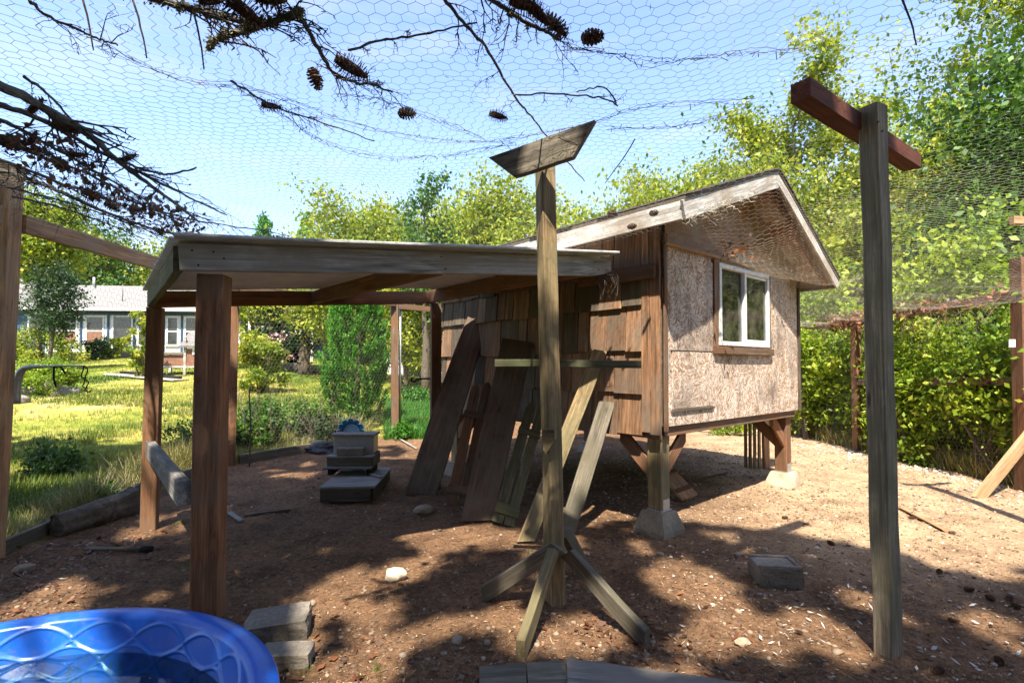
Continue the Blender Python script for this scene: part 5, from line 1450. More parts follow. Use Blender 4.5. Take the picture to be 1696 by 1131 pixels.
# ------------------------------------------------------------------ planks and panels leaning on the coop
def lean(name, label, cat, p0, p1, w_, t_, mat, side=(1, .4, 0), **kw):
    o = board(name, p0, p1, w_, t_, side, mat, None, **kw); return props(o, label, cat, 'boards leaning against the coop')
lean('leaning_plank', 'widest dark mud-stained plank, leftmost of the boards leaning on the coop', 'plank', gp(697, 818) + Vector((0, 0, .0)), Vector((-.42, 6.18, 1.93)), .34, .045, M['dark_plank'],
     side=(.93, -.1, -.3), n=6, ch=.006, jit=.006, prof=[(0, 1), (.2, 1.02), (.4, .97), (.6, .93), (.8, .86), (1, .72)], skew=(.2, -.2))
lean('leaning_board', 'flat reddish-brown board with white droppings between the two picket panels', 'board', gp(790, 868) + Vector((0, .02, .02)), Vector((.06, 5.42, 1.66)), .30, .03, M['dark_plank'],
     side=(1, -.15, -.2), n=5, ch=.003, prof=[(0, .95), (.25, 1), (.5, 1.03), (.75, 1.06), (1, 1.12)], skew=(.25, 0))
def picket_panel(label, p0, p1, w_, mat, side):
    p0, p1 = Vector(p0), Vector(p1)
    t = thing('picket_panel', label, 'shutter', (p0.x, p0.y, p0.z), 0, 'small slatted panels leaning on the coop')
    X = (p1 - p0).normalized(); L_ = (p1 - p0).length
    s = Vector(side); s = (s - X * s.dot(X)).normalized(); nrm = X.cross(s)
    if nrm.y > 0: nrm = -nrm
    for k in (-1, 1):
        o0 = p0 + s * (k * w_ * .26)
        f = 1.0 if k > 0 else .955
        board('picket', o0, o0 + X * (L_ * f), w_ * .46, .022, s, mat, t, n=3, prof=[(0, 1), (.5, .97), (.93, .98), (.975, .75), (1, .3)], ch=.003)
    for f in (.10, .70):
        c = p0 + X * (L_ * f) + nrm * .024
        board('cleat', c - s * w_ * .52, c + s * w_ * .52, .095 if f < .5 else .07, .022, X, mat, t, n=2, ch=.004)
    return t
picket_panel('brown two-slat picket panel with cleats leaning between the wide plank and the flat board', gp(757, 838) + Vector((0, 0, .02)), (-.33, 5.75, 1.22), .24, M['cedar_gray'], (1, 0, -.2))
picket_panel('mossy green two-slat picket panel leaning right of the flat board', gp(833, 872) + Vector((0, 0, .02)), (.27, 5.15, 1.06), .21, M['green_wood'], (1, 0, -.15))
lean('leaning_plank', 'long pale narrow plank leaning behind the middle T post up to the side wall', 'plank', gp(871, 900) + Vector((0, 0, .015)), Vector((.80, 4.66, 1.53)), .125, .04, M['stand_wood'], side=(1, 0, -.4), n=5, skew=(.5, .3))
lean('leaning_plank', 'grey plank leaning right of the middle T post below the wall edge', 'plank', gp(938, 884) + Vector((0, 0, .01)), Vector((.855, 4.62, 1.07)), .14, .04, M['gray_dark'], side=(1, 0, -.4), n=4, skew=(.2, .3))
# board with cleats lying under the coop edge
c0, c1 = gp(1142, 830) + Vector((0, 0, .04)), at(1078, 752, 5.95)
rp = thing('cleated_board', 'cleated board propped under the coop behind the nearest leg', 'board', c0)
board('plank', c0, c1, .19, .03, (1, -.2, 0), M['cedar_pale'], rp, n=3)
Xr = (c1 - c0).normalized(); sr = Vector((1, -.2, 0)); sr = (sr - Xr * sr.dot(Xr)).normalized(); nr_ = Xr.cross(sr); nr_ = nr_ if nr_.z > 0 else -nr_
for f in (.15, .5, .85):
    c = c0.lerp(c1, f) + nr_ * .026; board('cleat', c - sr * .09, c + sr * .09, .05, .02, Xr, M['cedar'], rp, n=1)
# bundle of narrow slats by the far leg
sb = thing('slat_bundle', 'upright bundle of narrow slats standing left of the far right coop leg', 'slats', gp(1246, 772), 0)
for k, px in enumerate((1235, 1242.5, 1250, 1257.5)):
    g = gp(px, 774 + k * .8); board('slat', g - Vector((0, 0, .02)), g + Vector((.015, .02, .84)), .038, .03, (1, .3, 0), M['stand_wood'], sb, n=2)
g = gp(1269, 776); board('slat', g - Vector((0, 0, .02)), g + Vector((0, .02, .84)), .09, .05, (1, .3, 0), M['cedar_pale'], sb, n=2)
o = board('long_pole', gp(1130, 712) + Vector((0, 0, .12)), gp(1238, 722) + Vector((0, 0, .12)), .06, .06, (0, 0, 1), M['green_wood'], None, n=3); props(o, 'long mossy pole lying on the ground behind the coop, seen under its floor', 'pole')

# ------------------------------------------------------------------ the stack with the blue dish
def sbox(name, label, cat, c, s, rz, mat, parent=None, bev=.004, group=None):
    bm = bmesh.new(); bmesh.ops.create_cube(bm, size=1)
    for v in bm.verts: v.co = Vector((v.co.x * s[0], v.co.y * s[1], v.co.z * s[2]))
    bmesh.ops.bevel(bm, geom=bm.edges[:], offset=bev, segments=1, affect='EDGES')
    me = bpy.data.meshes.new(name); bm.to_mesh(me); bm.free(); me.materials.append(mat)
    o = bpy.data.objects.new(name, me); place(o, Matrix.Translation(Vector(c)) @ Matrix.Rotation(rz, 4, 'Z'), parent)
    return props(o, label, cat, group)
gc = gz(-1.72, 5.75)
bx = thing('feeding_platform', 'low wide wooden box under the stack, its lid dusted with dirt', 'box', (-1.70, 5.72, gc), .06)
sbox('lid', None, None, (-1.70, 5.72, .150 + gc), (.56, .98, .022), .06, M['gray_wood'], bx)
sbox('box_side', None, None, (-1.69, 5.235, .072 + gc), (.50, .03, .13), .06, M['barn_gray'], bx)
for k in (-1, 1): sbox('box_side', None, None, (-1.70 + k * .24, 5.75 - k * -.015, .072 + gc), (.03, .95, .13), .06, M['barn_gray'], bx)
z0 = gc + .162
st = thing('nest_tray', 'two stepped weathered trays stacked on the low box', 'tray', (-1.83, 5.95, z0), .03)
sbox('foot', None, None, (-2.04, 5.93, z0 + .035), (.05, .34, .07), .03, M['black'], st); sbox('foot', None, None, (-1.61, 5.93, z0 + .035), (.05, .34, .07), .03, M['black'], st)
sbox('tray_front', None, None, (-1.825, 5.79, z0 + .145), (.50, .025, .085), .03, M['gray_dark'], st)
sbox('tray_lip', None, None, (-1.825, 5.76, z0 + .087), (.53, .12, .022), .03, M['gray_wood'], st)
sbox('tray_lip', None, None, (-1.82, 5.84, z0 + .20), (.53, .16, .022), .03, M['gray_wood'], st)
sbox('tray_side', None, None, (-2.075, 5.95, z0 + .15), (.025, .32, .12), .03, M['gray_dark'], st); sbox('tray_side', None, None, (-1.57, 5.95, z0 + .15), (.025, .32, .12), .03, M['gray_dark'], st)
sbox('tray_back', None, None, (-1.82, 6.11, z0 + .15), (.50, .025, .14), .03, M['gray_dark'], st)
tb = thing('galvanised_box', 'pale grey lidded box on top of the trays in front of the dish', 'box', (-1.82, 6.02, z0 + .212), .02)
sbox('body', None, None, (-1.82, 6.02, z0 + .315), (.46, .20, .205), .02, M['steel'], tb); sbox('lid', None, None, (-1.82, 6.0, z0 + .43), (.50, .26, .024), .02, M['gray_wood'], tb)
M['brick'] = concrete('rough_block', (.12, .10, .075), (.30, .26, .20), 40)
sbox('rough_block', 'rough grey brown block resting on the tray before the pale box', 'block', (-1.82, 5.82, z0 + .257), (.31, .09, .09), .02, M['brick'], bev=.01)
# scalloped blue dish standing on edge
def dish():
    m = plain('blue_glaze', (.035, .24, .45), .25, .35, 14, bmp=.05, spec=.6)
    ml = plain('blue_glaze_pale', (.32, .58, .75), .3, .2, 30, bmp=.1, spec=.5)
    rim = plain('blue_rim', (.62, .80, .86), .35, .1, 20, bmp=0)
    C = at(582, 716, 6.16)
    t = thing('scalloped_dish', 'blue scalloped dish with paler round centre standing on edge behind the stack', 'dish', C)
    R_ = .168; Vv, Fv = [], []
    n_ = 144
    def rr(a, r0):
        k = (a * 12 / (2 * math.pi)) % 1.0
        notch = 1 - .20 * math.exp(-((k - .5) / .10) ** 2)
        return r0 * notch
    prof_ = [(.088, .020), (.10, .012), (.125, -.004), (.150, -.018), (.168, -.024)]
    for j, (r0, dz) in enumerate(prof_):
        for i in range(n_):
            a = 2 * math.pi * i / n_; q = rr(a, r0) if r0 > .11 else r0
            Vv.append(C + Vector((math.cos(a) * q, dz, math.sin(a) * q)))
    for j in range(4):
        for i in range(n_): Fv.append((j * n_ + i, j * n_ + (i + 1) % n_, (j + 1) * n_ + (i + 1) % n_, (j + 1) * n_ + i))
    base_n = len(Vv)
    for (r0, dz) in prof_:
        for i in range(n_):
            a = 2 * math.pi * i / n_; q = rr(a, r0) if r0 > .11 else r0
            Vv.append(C + Vector((math.cos(a) * q, dz + .007, math.sin(a) * q)))
    for j in range(4):
        for i in range(n_): Fv.append((base_n + j * n_ + i, base_n + (j + 1) * n_ + i, base_n + (j + 1) * n_ + (i + 1) % n_, base_n + j * n_ + (i + 1) % n_))
    for i in range(n_): Fv.append((4 * n_ + i, 4 * n_ + (i + 1) % n_, base_n + 4 * n_ + (i + 1) % n_, base_n + 4 * n_ + i))
    mobj('rim_petals', Vv, Fv, m, t, smooth=False)
    tube('rim_edge', [C + Vector((math.cos(a) * rr(a, .168), -.024, math.sin(a) * rr(a, .168))) for a in [2 * math.pi * i / n_ for i in range(n_ + 1)]], .0038, rim, t, 5)
    tube('inner_ring', [C + Vector((math.cos(a) * .092, .008, math.sin(a) * .092)) for a in [2 * math.pi * i / 60 for i in range(61)]], .005, rim, t, 6)
    Vd = [C + Vector((math.cos(2 * math.pi * i / 60) * .089, .016, math.sin(2 * math.pi * i / 60) * .089)) for i in range(60)] + [C + Vector((math.cos(2 * math.pi * i / 60) * .089, .026, math.sin(2 * math.pi * i / 60) * .089)) for i in range(60)]
    mobj('centre', Vd, [tuple(range(60)), tuple(range(60, 120))[::-1]] + [(i, i + 60, (i + 1) % 60 + 60, (i + 1) % 60) for i in range(60)], ml, t)
dish()
# crumpled dark sack
bm = bmesh.new(); bmesh.ops.create_icosphere(bm, subdivisions=4, radius=1)
for v in bm.verts:
    k = 1 + .25 * noise.noise(v.co * 1.7 + Vector((3, 1, 9))) + .18 * abs(noise.noise(v.co * 4.2)) 
    v.co = Vector((v.co.x * .36, v.co.y * .26, max(-.02, v.co.z * .15))) * k
me = bpy.data.meshes.new('crumpled_sack'); bm.to_mesh(me); bm.free()
M['sack'] = plain('dark_sack', (.035, .035, .038), .5, .5, 9, bmp=.6, spec=.25); me.materials.append(M['sack'])
g = gp(527, 752); o = bpy.data.objects.new('crumpled_sack', me); place(o, Matrix.Translation(g + Vector((.02, .25, .02)))); props(o, 'crumpled dark plastic sack on the ground behind the stack at its left', 'sack')

# ------------------------------------------------------------------ log, pipe, sticks, stones, blocks
def log():
    a, b = gp(84, 893) + Vector((-.02, .06, .085)), gp(184, 858) + Vector((.05, .18, .10))
    t = thing('rotten_log', 'short weathered split log lying across the left fence line', 'log', a)
    bm = bmesh.new(); n1, n2 = 20, 28
    X = (b - a); R3 = frame(X, (0, 0, 1)); L_ = X.length
    vs = []
    for i in range(n1 + 1):
        f = i / n1; row = []
        for j in range(n2):
            an = 2 * math.pi * j / n2
            r = .092 * (1 + .20 * f) * (1 + .10 * math.sin(an * 3 + 1) + .05 * math.sin(an * 7 + f * 3) + .10 * noise.noise(Vector((f * 3, math.cos(an) * 2, math.sin(an) * 2))) + .05 * noise.noise(Vector((f * 2, math.cos(an) * 9, math.sin(an) * 9))))
            if f > .82: r *= 1 + .25 * math.sin((f - .82) * 9) * (math.sin(an) > -.2)
            row.append(bm.verts.new(a + R3 @ Vector((f * L_ + .012 * math.sin(an * 5), math.cos(an) * r, math.sin(an) * r))))
        vs.append(row)
    for i in range(n1):
        for j in range(n2): bm.faces.new((vs[i][j], vs[i][(j + 1) % n2], vs[i + 1][(j + 1) % n2], vs[i + 1][j]))
    bm.faces.new(vs[0][::-1]); bm.faces.new(vs[-1])
    bmesh.ops.recalc_face_normals(bm, faces=bm.faces)
    me = bpy.data.meshes.new('wood'); bm.to_mesh(me); bm.free()
    me.transform(WM[t.name].inverted()); me.materials.append(M['log'])
    o = bpy.data.objects.new('wood', me); place(o, WM[t.name], t)
M['log'] = wood('log_wood', (.09, .07, .05), (.36, .28, .20), (.13, .10, .075), .4, grain=.7)
log()
a_, b_ = gp(143, 913) + Vector((0, 0, .018)), gp(240, 914) + Vector((0, 0, .018))
pv = thing('old_pipe', 'straight grey-brown pipe with a dark socket lying between the left posts', 'pipe', a_)
tube('pipe', [a_, b_], .016, M['gray_dark'], pv, 10); tube('socket', [b_ - Vector((.02, 0, 0)), b_ + Vector((.05, 0, 0))], .027, M['black'], pv, 10)
stone('pale_stone', 'smooth pale egg-shaped stone in a patch of sun left of the T post', 'stone', gp(655, 960) + Vector((0, 0, .035)), (.072, .055, .045), plain('pale_stone', (.56, .46, .33), .8, .08, 8), 3, sub=3, rot=-.3)
def rough(name, label, cat, c, s, rz, mat, seed, tilt=(0, 0), group=None):
    bm = bmesh.new(); bmesh.ops.create_cube(bm, size=1)
    bmesh.ops.subdivide_edges(bm, edges=bm.edges[:], cuts=7, use_grid_fill=True)
    for v in bm.verts:
        p = v.co.copy(); d = max(abs(p.x), abs(p.y), abs(p.z))
        rr = 1 - .10 * max(0, (abs(p.x) + abs(p.y) + abs(p.z)) - 1.05)
        nn = .045 * noise.noise(p * 3 + Vector((seed, seed * 2, 0))) + .02 * noise.noise(p * 11 + Vector((seed, 0, 0)))
        p = p * (rr + nn)
        v.co = Vector((p.x * s[0], p.y * s[1], p.z * s[2]))
    me = bpy.data.meshes.new(name); bm.to_mesh(me); bm.free(); me.materials.append(mat)
    o = bpy.data.objects.new(name, me)
    place(o, Matrix.Translation(Vector(c)) @ Matrix.Rotation(rz, 4, 'Z') @ Matrix.Rotation(tilt[0], 4, 'X') @ Matrix.Rotation(tilt[1], 4, 'Y'))
    return props(o, label, cat, group)
M['rubble'] = concrete('rubble_concrete', (.12, .10, .08), (.30, .26, .21), 36)
rough('concrete_chunk', 'larger broken concrete slab chunk lying beside the blue pool', 'concrete chunk', gp(456, 1068) + Vector((-.02, .08, .06)), (.31, .20, .105), .25, M['rubble'], 1, (.08, -.05))
rough('concrete_chunk', 'smaller mossy concrete chunk in front of the larger one by the pool', 'concrete chunk', gp(470, 1108) + Vector((.0, .03, .04)), (.23, .12, .08), .12, M['rubble'], 5, (.05, .03))
# recessed paving block in the dirt on the right
bk = thing('paver_block', 'dark grey concrete block with a worn hollow top sitting alone in the dirt', 'block', gp(1302, 985))
cB = gp(1300, 978) + Vector((0, .12, .07))
o = rough('body', None, None, cB, (.27, .22, .13), -.12, M['rubble'], 8); WMo = WM[o.name]; o.parent = bk; o.matrix_basis = WM[bk.name].inverted() @ WMo
for k, (dx, dy, sx, sy) in enumerate(((0, -.092, .27, .025), (0, .092, .27, .025), (.115, 0, .025, .16))):
    c = Vector((cB.x + dx * math.cos(-.12) - dy * math.sin(-.12), cB.y + dx * math.sin(-.12) + dy * math.cos(-.12), cB.z + .067)); sbox('raised_edge', None, None, c, (sx, sy, .022), -.12, M['rubble'], bk, .005)
# boards in the bottom foreground
def plank_top(name, label, quad, th, mat, zt):
    top = [atz(*p, zt) for p in quad]; c = sum(top, Vector()) / 4
    X = ((top[1] - top[0]) + (top[2] - top[3])).normalized()
    R4 = Matrix.Translation(c) @ frame(X, top[3] - top[0]).to_4x4()
    inv = R4.inverted(); n_ = 14; V = []
    for k in range(2):
        for i in range(n_ + 1):
            f = i / n_
            for e in (0, 1):
                p = (top[0].lerp(top[1], f) if e == 0 else top[3].lerp(top[2], f)) - Vector((0, 0, th * k))
                p = p + Vector((0, 0, .003 * noise.noise(p * 9))) + (top[3] - top[0]).normalized() * .004 * noise.noise(p * 14 + Vector((e, 0, 0)))
                V.append(inv @ p)
    F = []
    m_ = (n_ + 1) * 2
    for i in range(n_):
        a = i * 2; F += [(a, a + 2, a + 3, a + 1), (m_ + a, m_ + a + 1, m_ + a + 3, m_ + a + 2), (a, m_ + a, m_ + a + 2, a + 2), (a + 1, a + 3, m_ + a + 3, m_ + a + 1)]
    F += [(0, 1, m_ + 1, m_), (m_ - 2, 2 * m_ - 2, 2 * m_ - 1, m_ - 1)]
    o = mobj(name, V, F, mat, None, M=R4); return props(o, label, 'board', 'old boards in the bottom foreground')
plank_top('old_board', 'short dark grey board at the bottom edge, left of the split', [(794, 1101), (870, 1097), (874, 1150), (794, 1150)], .05, M['gray_dark'], .08)
plank_top('old_board', 'dark grey board end between the crack and the long pale plank', [(872, 1097), (934, 1092), (948, 1150), (876, 1150)], .05, M['gray_dark'], .082)
plank_top('old_board', 'long weathered silver-grey plank at the bottom edge', [(938, 1088), (1290, 1138), (1290, 1200), (944, 1200)], .05, M['gray_wood'], .095)
# loose scraps of timber and sticks
for (p, q, w_, lab, mt) in (((1488, 842), (1566, 882), .05, 'thin tan board scrap lying in the sunlit dirt right of the T post', 'cedar_pale'),
                            ((380, 852), (400, 866), .045, 'small grey wood scrap near the front shelter post', 'gray_wood'),
                            ((585, 775), (632, 790), .035, 'thin strip of wood lying on the feeding platform corner', 'gray_wood'),
                            ((405, 856), (480, 846), .05, 'crumbly dark stick half buried left of the stack', 'dark_plank'),
                            ((1205, 655 + 130), (1150, 798), .03, 'thin stick on the pale ground by the far leg', 'cedar_gray'),
                            ((662, 728), (690, 745), .035, 'pale straight stick at the foot of the thin back post', 'gray_wood')):
    a, b = gp(*p), gp(*q); dz = .018 if 'platform' not in lab else .17
    if 'platform' in lab: a, b = atz(p[0], p[1], .178 + gc), atz(q[0], q[1], .178 + gc); dz = .0
    o = board('wood_scrap', a + Vector((0, 0, dz)), b + Vector((0, 0, dz)), w_, .016, (0, 1, .1), M[mt], None, n=2); props(o, lab, 'wood scrap')

# ------------------------------------------------------------------ blue paddling pool
PC = Vector((-1.735, 1.42, 0)); PR = .975
def pool():
    m, n, b, o = mat_new('blue_plastic')
    cc = coords(n); t = N(n, 'ShaderNodeTexNoise', Scale=3.5, Detail=8.0, Roughness=.7); n.links.new(cc, t.inputs[0])
    c = ramp(n, t.outputs[0], [(.3, (.006, .075, .42)), (.7, (.012, .125, .58))]).outputs[0]
    sx = N(n, 'ShaderNodeSeparateXYZ'); n.links.new(cc, sx.inputs[0])
    dz = N(n, 'ShaderNodeMapRange'); dz.inputs['From Min'].default_value = .17; dz.inputs['From Max'].default_value = .10; n.links.new(sx.outputs[2], dz.inputs[0])
    t2 = N(n, 'ShaderNodeTexNoise', Scale=11.0, Detail=10.0, Roughness=.8); n.links.new(cc, t2.inputs[0])
    df = ramp(n, t2.outputs[0], [(.46, (0, 0, 0)), (.60, (.9, .9, .9))]).outputs[0]
    mu = N(n, 'ShaderNodeMath', operation='MULTIPLY', use_clamp=True); n.links.new(df, mu.inputs[0]); n.links.new(dz.outputs[0], mu.inputs[1])
    c = mix(n, mu.outputs[0], c, (.035, .05, .035))
    ra = N(n, 'ShaderNodeAttribute', attribute_name='rnd')
    c = mix(n, mix(n, .4, (0, 0, 0), ra.outputs['Color']), c, (.08, .27, .70))
    sc_ = N(n, 'ShaderNodeTexNoise', Scale=26.0, Detail=9.0, Roughness=.8); n.links.new(cc, sc_.inputs[0])
    c = mix(n, ramp(n, sc_.outputs[0], [(.52, (0, 0, 0)), (.70, (.45, .45, .45))]).outputs[0], c, (.15, .13, .10))
    n.links.new(c, b.inputs['Base Color']); b.inputs['Roughness'].default_value = .32; b.inputs['Specular IOR Level'].default_value = .5
    b.inputs['Subsurface Weight'].default_value = .0
    bump(n, b, t2.outputs[0], .05, .004)
    nA = 720
    # profile from outside foot, over the rim, down inside to the floor
    out = [(1.0 - .035, .0), (1.0 - .02, .10), (1.0, .20), (1.012, .235), (1.035, .240), (1.05, .250), (1.055, .262), (1.048, .273), (1.02, .281), (.985, .283), (.958, .279), (.945, .268)]
    inner = []
    nI = 60
    for i in range(1, nI + 1):
        f = i / nI; inner.append((.945 - .085 * f - .05 * f ** 6, .268 - .245 * f))
    floor = [(.78, .020), (.6, .019), (.4, .019), (.2, .019), (.02, .019)]
    prof = out + inner + floor
    A = np.arange(nA) * 2 * math.pi / nA
    rows = []
    nS = 21
    ridge = {}
    for j, (r_, z_) in enumerate(prof):
        rad = np.full(nA, r_ * PR / 1.02); zz = np.full(nA, z_)
        if len(out) <= j < len(out) + nI:
            f = (j - len(out) + 1) / nI
            d = np.zeros(nA)
            # overlapping fish-scale arcs pressed into the wall, two rows
            th = A / (2 * math.pi) * nS
            for (zc, ph) in ((.27, 0.0), (.62, .5), (.97, 0.0)):
                arc = .235 * np.abs(np.sin(math.pi * (th + ph))) ** .8
                for sg in (-1, 1):
                    d = np.maximum(d, np.exp(-((f - (zc + sg * arc)) / .022) ** 2))
            ridge[j] = d
            rad = rad - .008 * d
        if j >= len(out) + nI:
            rad = rad + .01 * np.sin(A * nS) * .0; zz = zz + .006 * np.sin(r_ * 26) * np.cos(A * 9)
        rows.append(np.stack([np.cos(A) * rad, np.sin(A) * rad, zz], 1))
    V = np.concatenate(rows); i_ = np.arange(nA); Q = []
    for j in range(len(prof) - 1):
        Q.append(np.stack([j * nA + i_, j * nA + (i_ + 1) % nA, (j + 1) * nA + (i_ + 1) % nA, (j + 1) * nA + i_], 1)[:, ::-1])
    Q = np.concatenate(Q)
    o = bpy.data.objects.new('paddling_pool', np_mesh('paddling_pool', V, Q, m, np.concatenate([ridge.get(j, np.zeros(nA)) for j in range(len(prof))]), True)); place(o, Matrix.Translation(PC))
    props(o, 'bright blue plastic paddling pool with fish-scale sides at the lower left', 'paddling pool')
    # dirty water
    wm = bpy.data.materials.new('pool_water'); wm.use_nodes = True; n = wm.node_tree; n.nodes.clear()
    out_ = n.nodes.new('ShaderNodeOutputMaterial')
    tr = N(n, 'ShaderNodeBsdfTransparent'); tr.inputs[0].default_value = (.55, .74, .74, 1)
    gl = N(n, 'ShaderNodeBsdfGlossy', Roughness=.02)
    fr = N(n, 'ShaderNodeFresnel', IOR=1.33); ms = N(n, 'ShaderNodeMixShader')
    nz = N(n, 'ShaderNodeTexNoise', Scale=5.0, Detail=3.0); bp = N(n, 'ShaderNodeBump', Strength=.08, Distance=.02)
    n.links.new(nz.outputs[0], bp.inputs['Height']); n.links.new(bp.outputs[0], gl.inputs['Normal']); n.links.new(bp.outputs[0], fr.inputs['Normal'])
    n.links.new(fr.outputs[0], ms.inputs[0]); n.links.new(tr.outputs[0], ms.inputs[1]); n.links.new(gl.outputs[0], ms.inputs[2])
    df = N(n, 'ShaderNodeBsdfDiffuse'); df.inputs[0].default_value = (.03, .07, .075, 1)
    ms2 = N(n, 'ShaderNodeMixShader'); n2_ = N(n, 'ShaderNodeTexNoise', Scale=3.0, Detail=8.0, Roughness=.7)
    rp_ = ramp(n, n2_.outputs[0], [(.35, (.02, .02, .02)), (.7, (.22, .22, .22))]).outputs[0]
    n.links.new(rp_, ms2.inputs[0]); n.links.new(ms.outputs[0], ms2.inputs[1]); n.links.new(df.outputs[0], ms2.inputs[2]); n.links.new(ms2.outputs[0], out_.inputs[0])
    Rw = (.945 - .085 * .51) * PR / 1.02 + .004
    a = np.arange(160) * 2 * math.pi / 160
    V = [(math.cos(x) * Rw, math.sin(x) * Rw, 0) for x in a]
    w_ = mobj('water', [Vector(v) for v in V], [tuple(range(160))], wm, None, M=Matrix.Translation(PC + Vector((0, 0, .143)))); props(w_, kind='structure')
    # sunk leaves and muck
    n_ = 900; rr = np.sqrt(RNG.random(n_)) * .8; aa = RNG.uniform(0, 6.283, n_)
    P = np.stack([PC.x + np.cos(aa) * rr, PC.y + np.sin(aa) * rr, .032 + RNG.random(n_) * .02], 1)
    V, Q, r_ = leaf_arrays(P, .035, .5, None, 0); V[:, 2] = .03 + (V[:, 2] - .04) * .25 + .008
    props(np_obj('sunken_leaves', V, Q, LM['dead'], None, r_), 'sodden leaves and muck on the pool floor', kind='stuff')
pool()

# ------------------------------------------------------------------ stones, chips, feathers, cones on the ground
ico = bmesh.new(); bmesh.ops.create_icosphere(ico, subdivisions=1, radius=1)
IV = np.array([v.co[:] for v in ico.verts]); IF = np.array([[v.index for v in f.verts] for f in ico.faces]); ico.free()
def in_pen(x, y): return (x > pen_left(y) + .05) & (x < 5.9)
def scatter_pebbles(n, fx, s0, s1, mat, name, label):
    x, y = fx(n); k = in_pen(x, y) & (((x - PC.x) ** 2 + (y - PC.y) ** 2) > 1.0); x, y = x[k], y[k]; n = len(x)
    s = s0 + (s1 - s0) * RNG.random(n) ** 3.2
    sc = np.stack([s * RNG.uniform(.8, 1.3, n), s * RNG.uniform(.7, 1.1, n), s * RNG.uniform(.4, .75, n)], 1)
    a = RNG.uniform(0, 6.283, n)
    B = IV[None] * (1 + .13 * RNG.normal(size=(n, 12, 1))) * sc[:, None]
    X = B[..., 0] * np.cos(a)[:, None] - B[..., 1] * np.sin(a)[:, None]; Y = B[..., 0] * np.sin(a)[:, None] + B[..., 1] * np.cos(a)[:, None]
    V = np.stack([X + x[:, None], Y + y[:, None], B[..., 2] + (ground_h(x, y) + s * .12)[:, None]], -1).reshape(-1, 3)
    F = (IF[None] + (np.arange(n) * 12)[:, None, None]).reshape(-1, 3)
    o = np_obj(name, V, F, mat, None, np.repeat(RNG.random(n), 12), smooth=False); return props(o, label, kind='stuff')
M['pebble'] = leafmat('pebble', [(0, (.07, .045, .03)), (.5, (.15, .10, .068)), (.85, (.25, .175, .115)), (1, (.30, .235, .17))], 0, .8, .3)
M['pebble_white'] = leafmat('pebble_white', [(0, (.24, .18, .13)), (.5, (.44, .37, .29)), (1, (.66, .60, .52))], 0, .8, .3)
def near_xy(n):
    y = 1.5 + RNG.random(n) ** 1.5 * 8.5; x = RNG.uniform(-1.05, 1.05, n) * (y * 1.0 + .3); return x, y
scatter_pebbles(13000, near_xy, .0035, .018, M['pebble'], 'gravel', 'small brown stones and crumbs scattered over the dirt')
scatter_pebbles(170, near_xy, .014, .036, M['pebble'], 'gravel', 'larger rounded stones scattered over the dirt')
def under_xy(n): return RNG.uniform(-.5, 3.6, n), RNG.uniform(4.6, 8.5, n)
scatter_pebbles(3500, under_xy, .006, .02, M['pebble'], 'gravel', 'pale gravel under and behind the coop')
def white_xy(n):
    t = RNG.random(n); y = 5.2 + t * 6.0; x = 5.45 - .22 * t + RNG.normal(0, .16, n) - .35 * (y > 9) ; return x, y
scatter_pebbles(600, white_xy, .010, .040, M['pebble_white'], 'pale_gravel', 'band of whitish stones along the foot of the right fence')
def bits(n, fx, L0, asp, lm, name, label, tilt=.25, z=.004):
    x, y = fx(n); k = in_pen(x, y) & (((x - PC.x) ** 2 + (y - PC.y) ** 2) > 1.0); x, y = x[k], y[k]; n = len(x)
    a = RNG.uniform(0, 6.283, n); L_ = L0 * RNG.uniform(.4, 1.5, n); w_ = L_ * asp * RNG.uniform(.6, 1.3, n)
    d = np.stack([np.cos(a), np.sin(a), RNG.normal(0, tilt, n)], 1); s = np.stack([-np.sin(a), np.cos(a), RNG.normal(0, tilt, n)], 1)
    P = np.stack([x, y, ground_h(x, y) + z + RNG.random(n) * .006 + .15 * L_ * tilt], 1)
    V = np.stack([P - d * L_[:, None] * .5, P + s * w_[:, None] * .5, P + d * L_[:, None] * .5, P - s * w_[:, None] * .5], 1).reshape(-1, 3)
    o = np_obj(name, V, np.arange(4 * n).reshape(n, 4), lm, None, np.repeat(RNG.random(n), 4)); return props(o, label, kind='stuff')
M['chip'] = leafmat('wood_chips', [(0, (.035, .018, .010)), (.4, (.12, .06, .032)), (.75, (.27, .15, .08)), (1, (.46, .32, .18))], 0, .85, .2)
M['feather'] = leafmat('feather_white', [(0, (.30, .28, .25)), (1, (.60, .58, .54))], .15, .6, .3)
bits(30000, near_xy, .018, .35, M['chip'], 'wood_chips', 'brown chips, needles and crumbled bark littering the dirt')
bits(2600, near_xy, .055, .06, M['chip'], 'twig_litter', 'thin broken twigs and needles scattered on the dirt')
def orange_xy(n):
    c = np.array([(-3.2, 3.95), (-2.9, 2.9), (-2.2, 6.6), (-.9, 6.9), (-1.0, 2.3), (-3.4, 3.0), (.6, 2.6)]); k = RNG.integers(0, len(c), n); q = c[k] + RNG.normal(0, .28, (n, 2)); return q[:, 0], q[:, 1]
bits(1100, orange_xy, .04, .5, LM['dead'], 'leaf_litter', 'rusty dead leaves gathered in small drifts on the dirt', .35, .008)
def feather_xy(n):
    c = np.array([(1.75, 2.9), (2.1, 2.5), (1.45, 2.75), (2.6, 2.6), (1.3, 2.5), (2.3, 3.2), (-1.0, 6.7), (-1.5, 5.2), (-2.6, 5.1), (2.9, 2.9), (4.5, 5), (-3.3, 3.5), (-.9, 4.9)]); k = RNG.integers(0, len(c), n)
    sg = RNG.uniform(.05, .45, (n, 1)); q = c[k] + RNG.normal(0, 1, (n, 2)) * sg; return q[:, 0], q[:, 1]
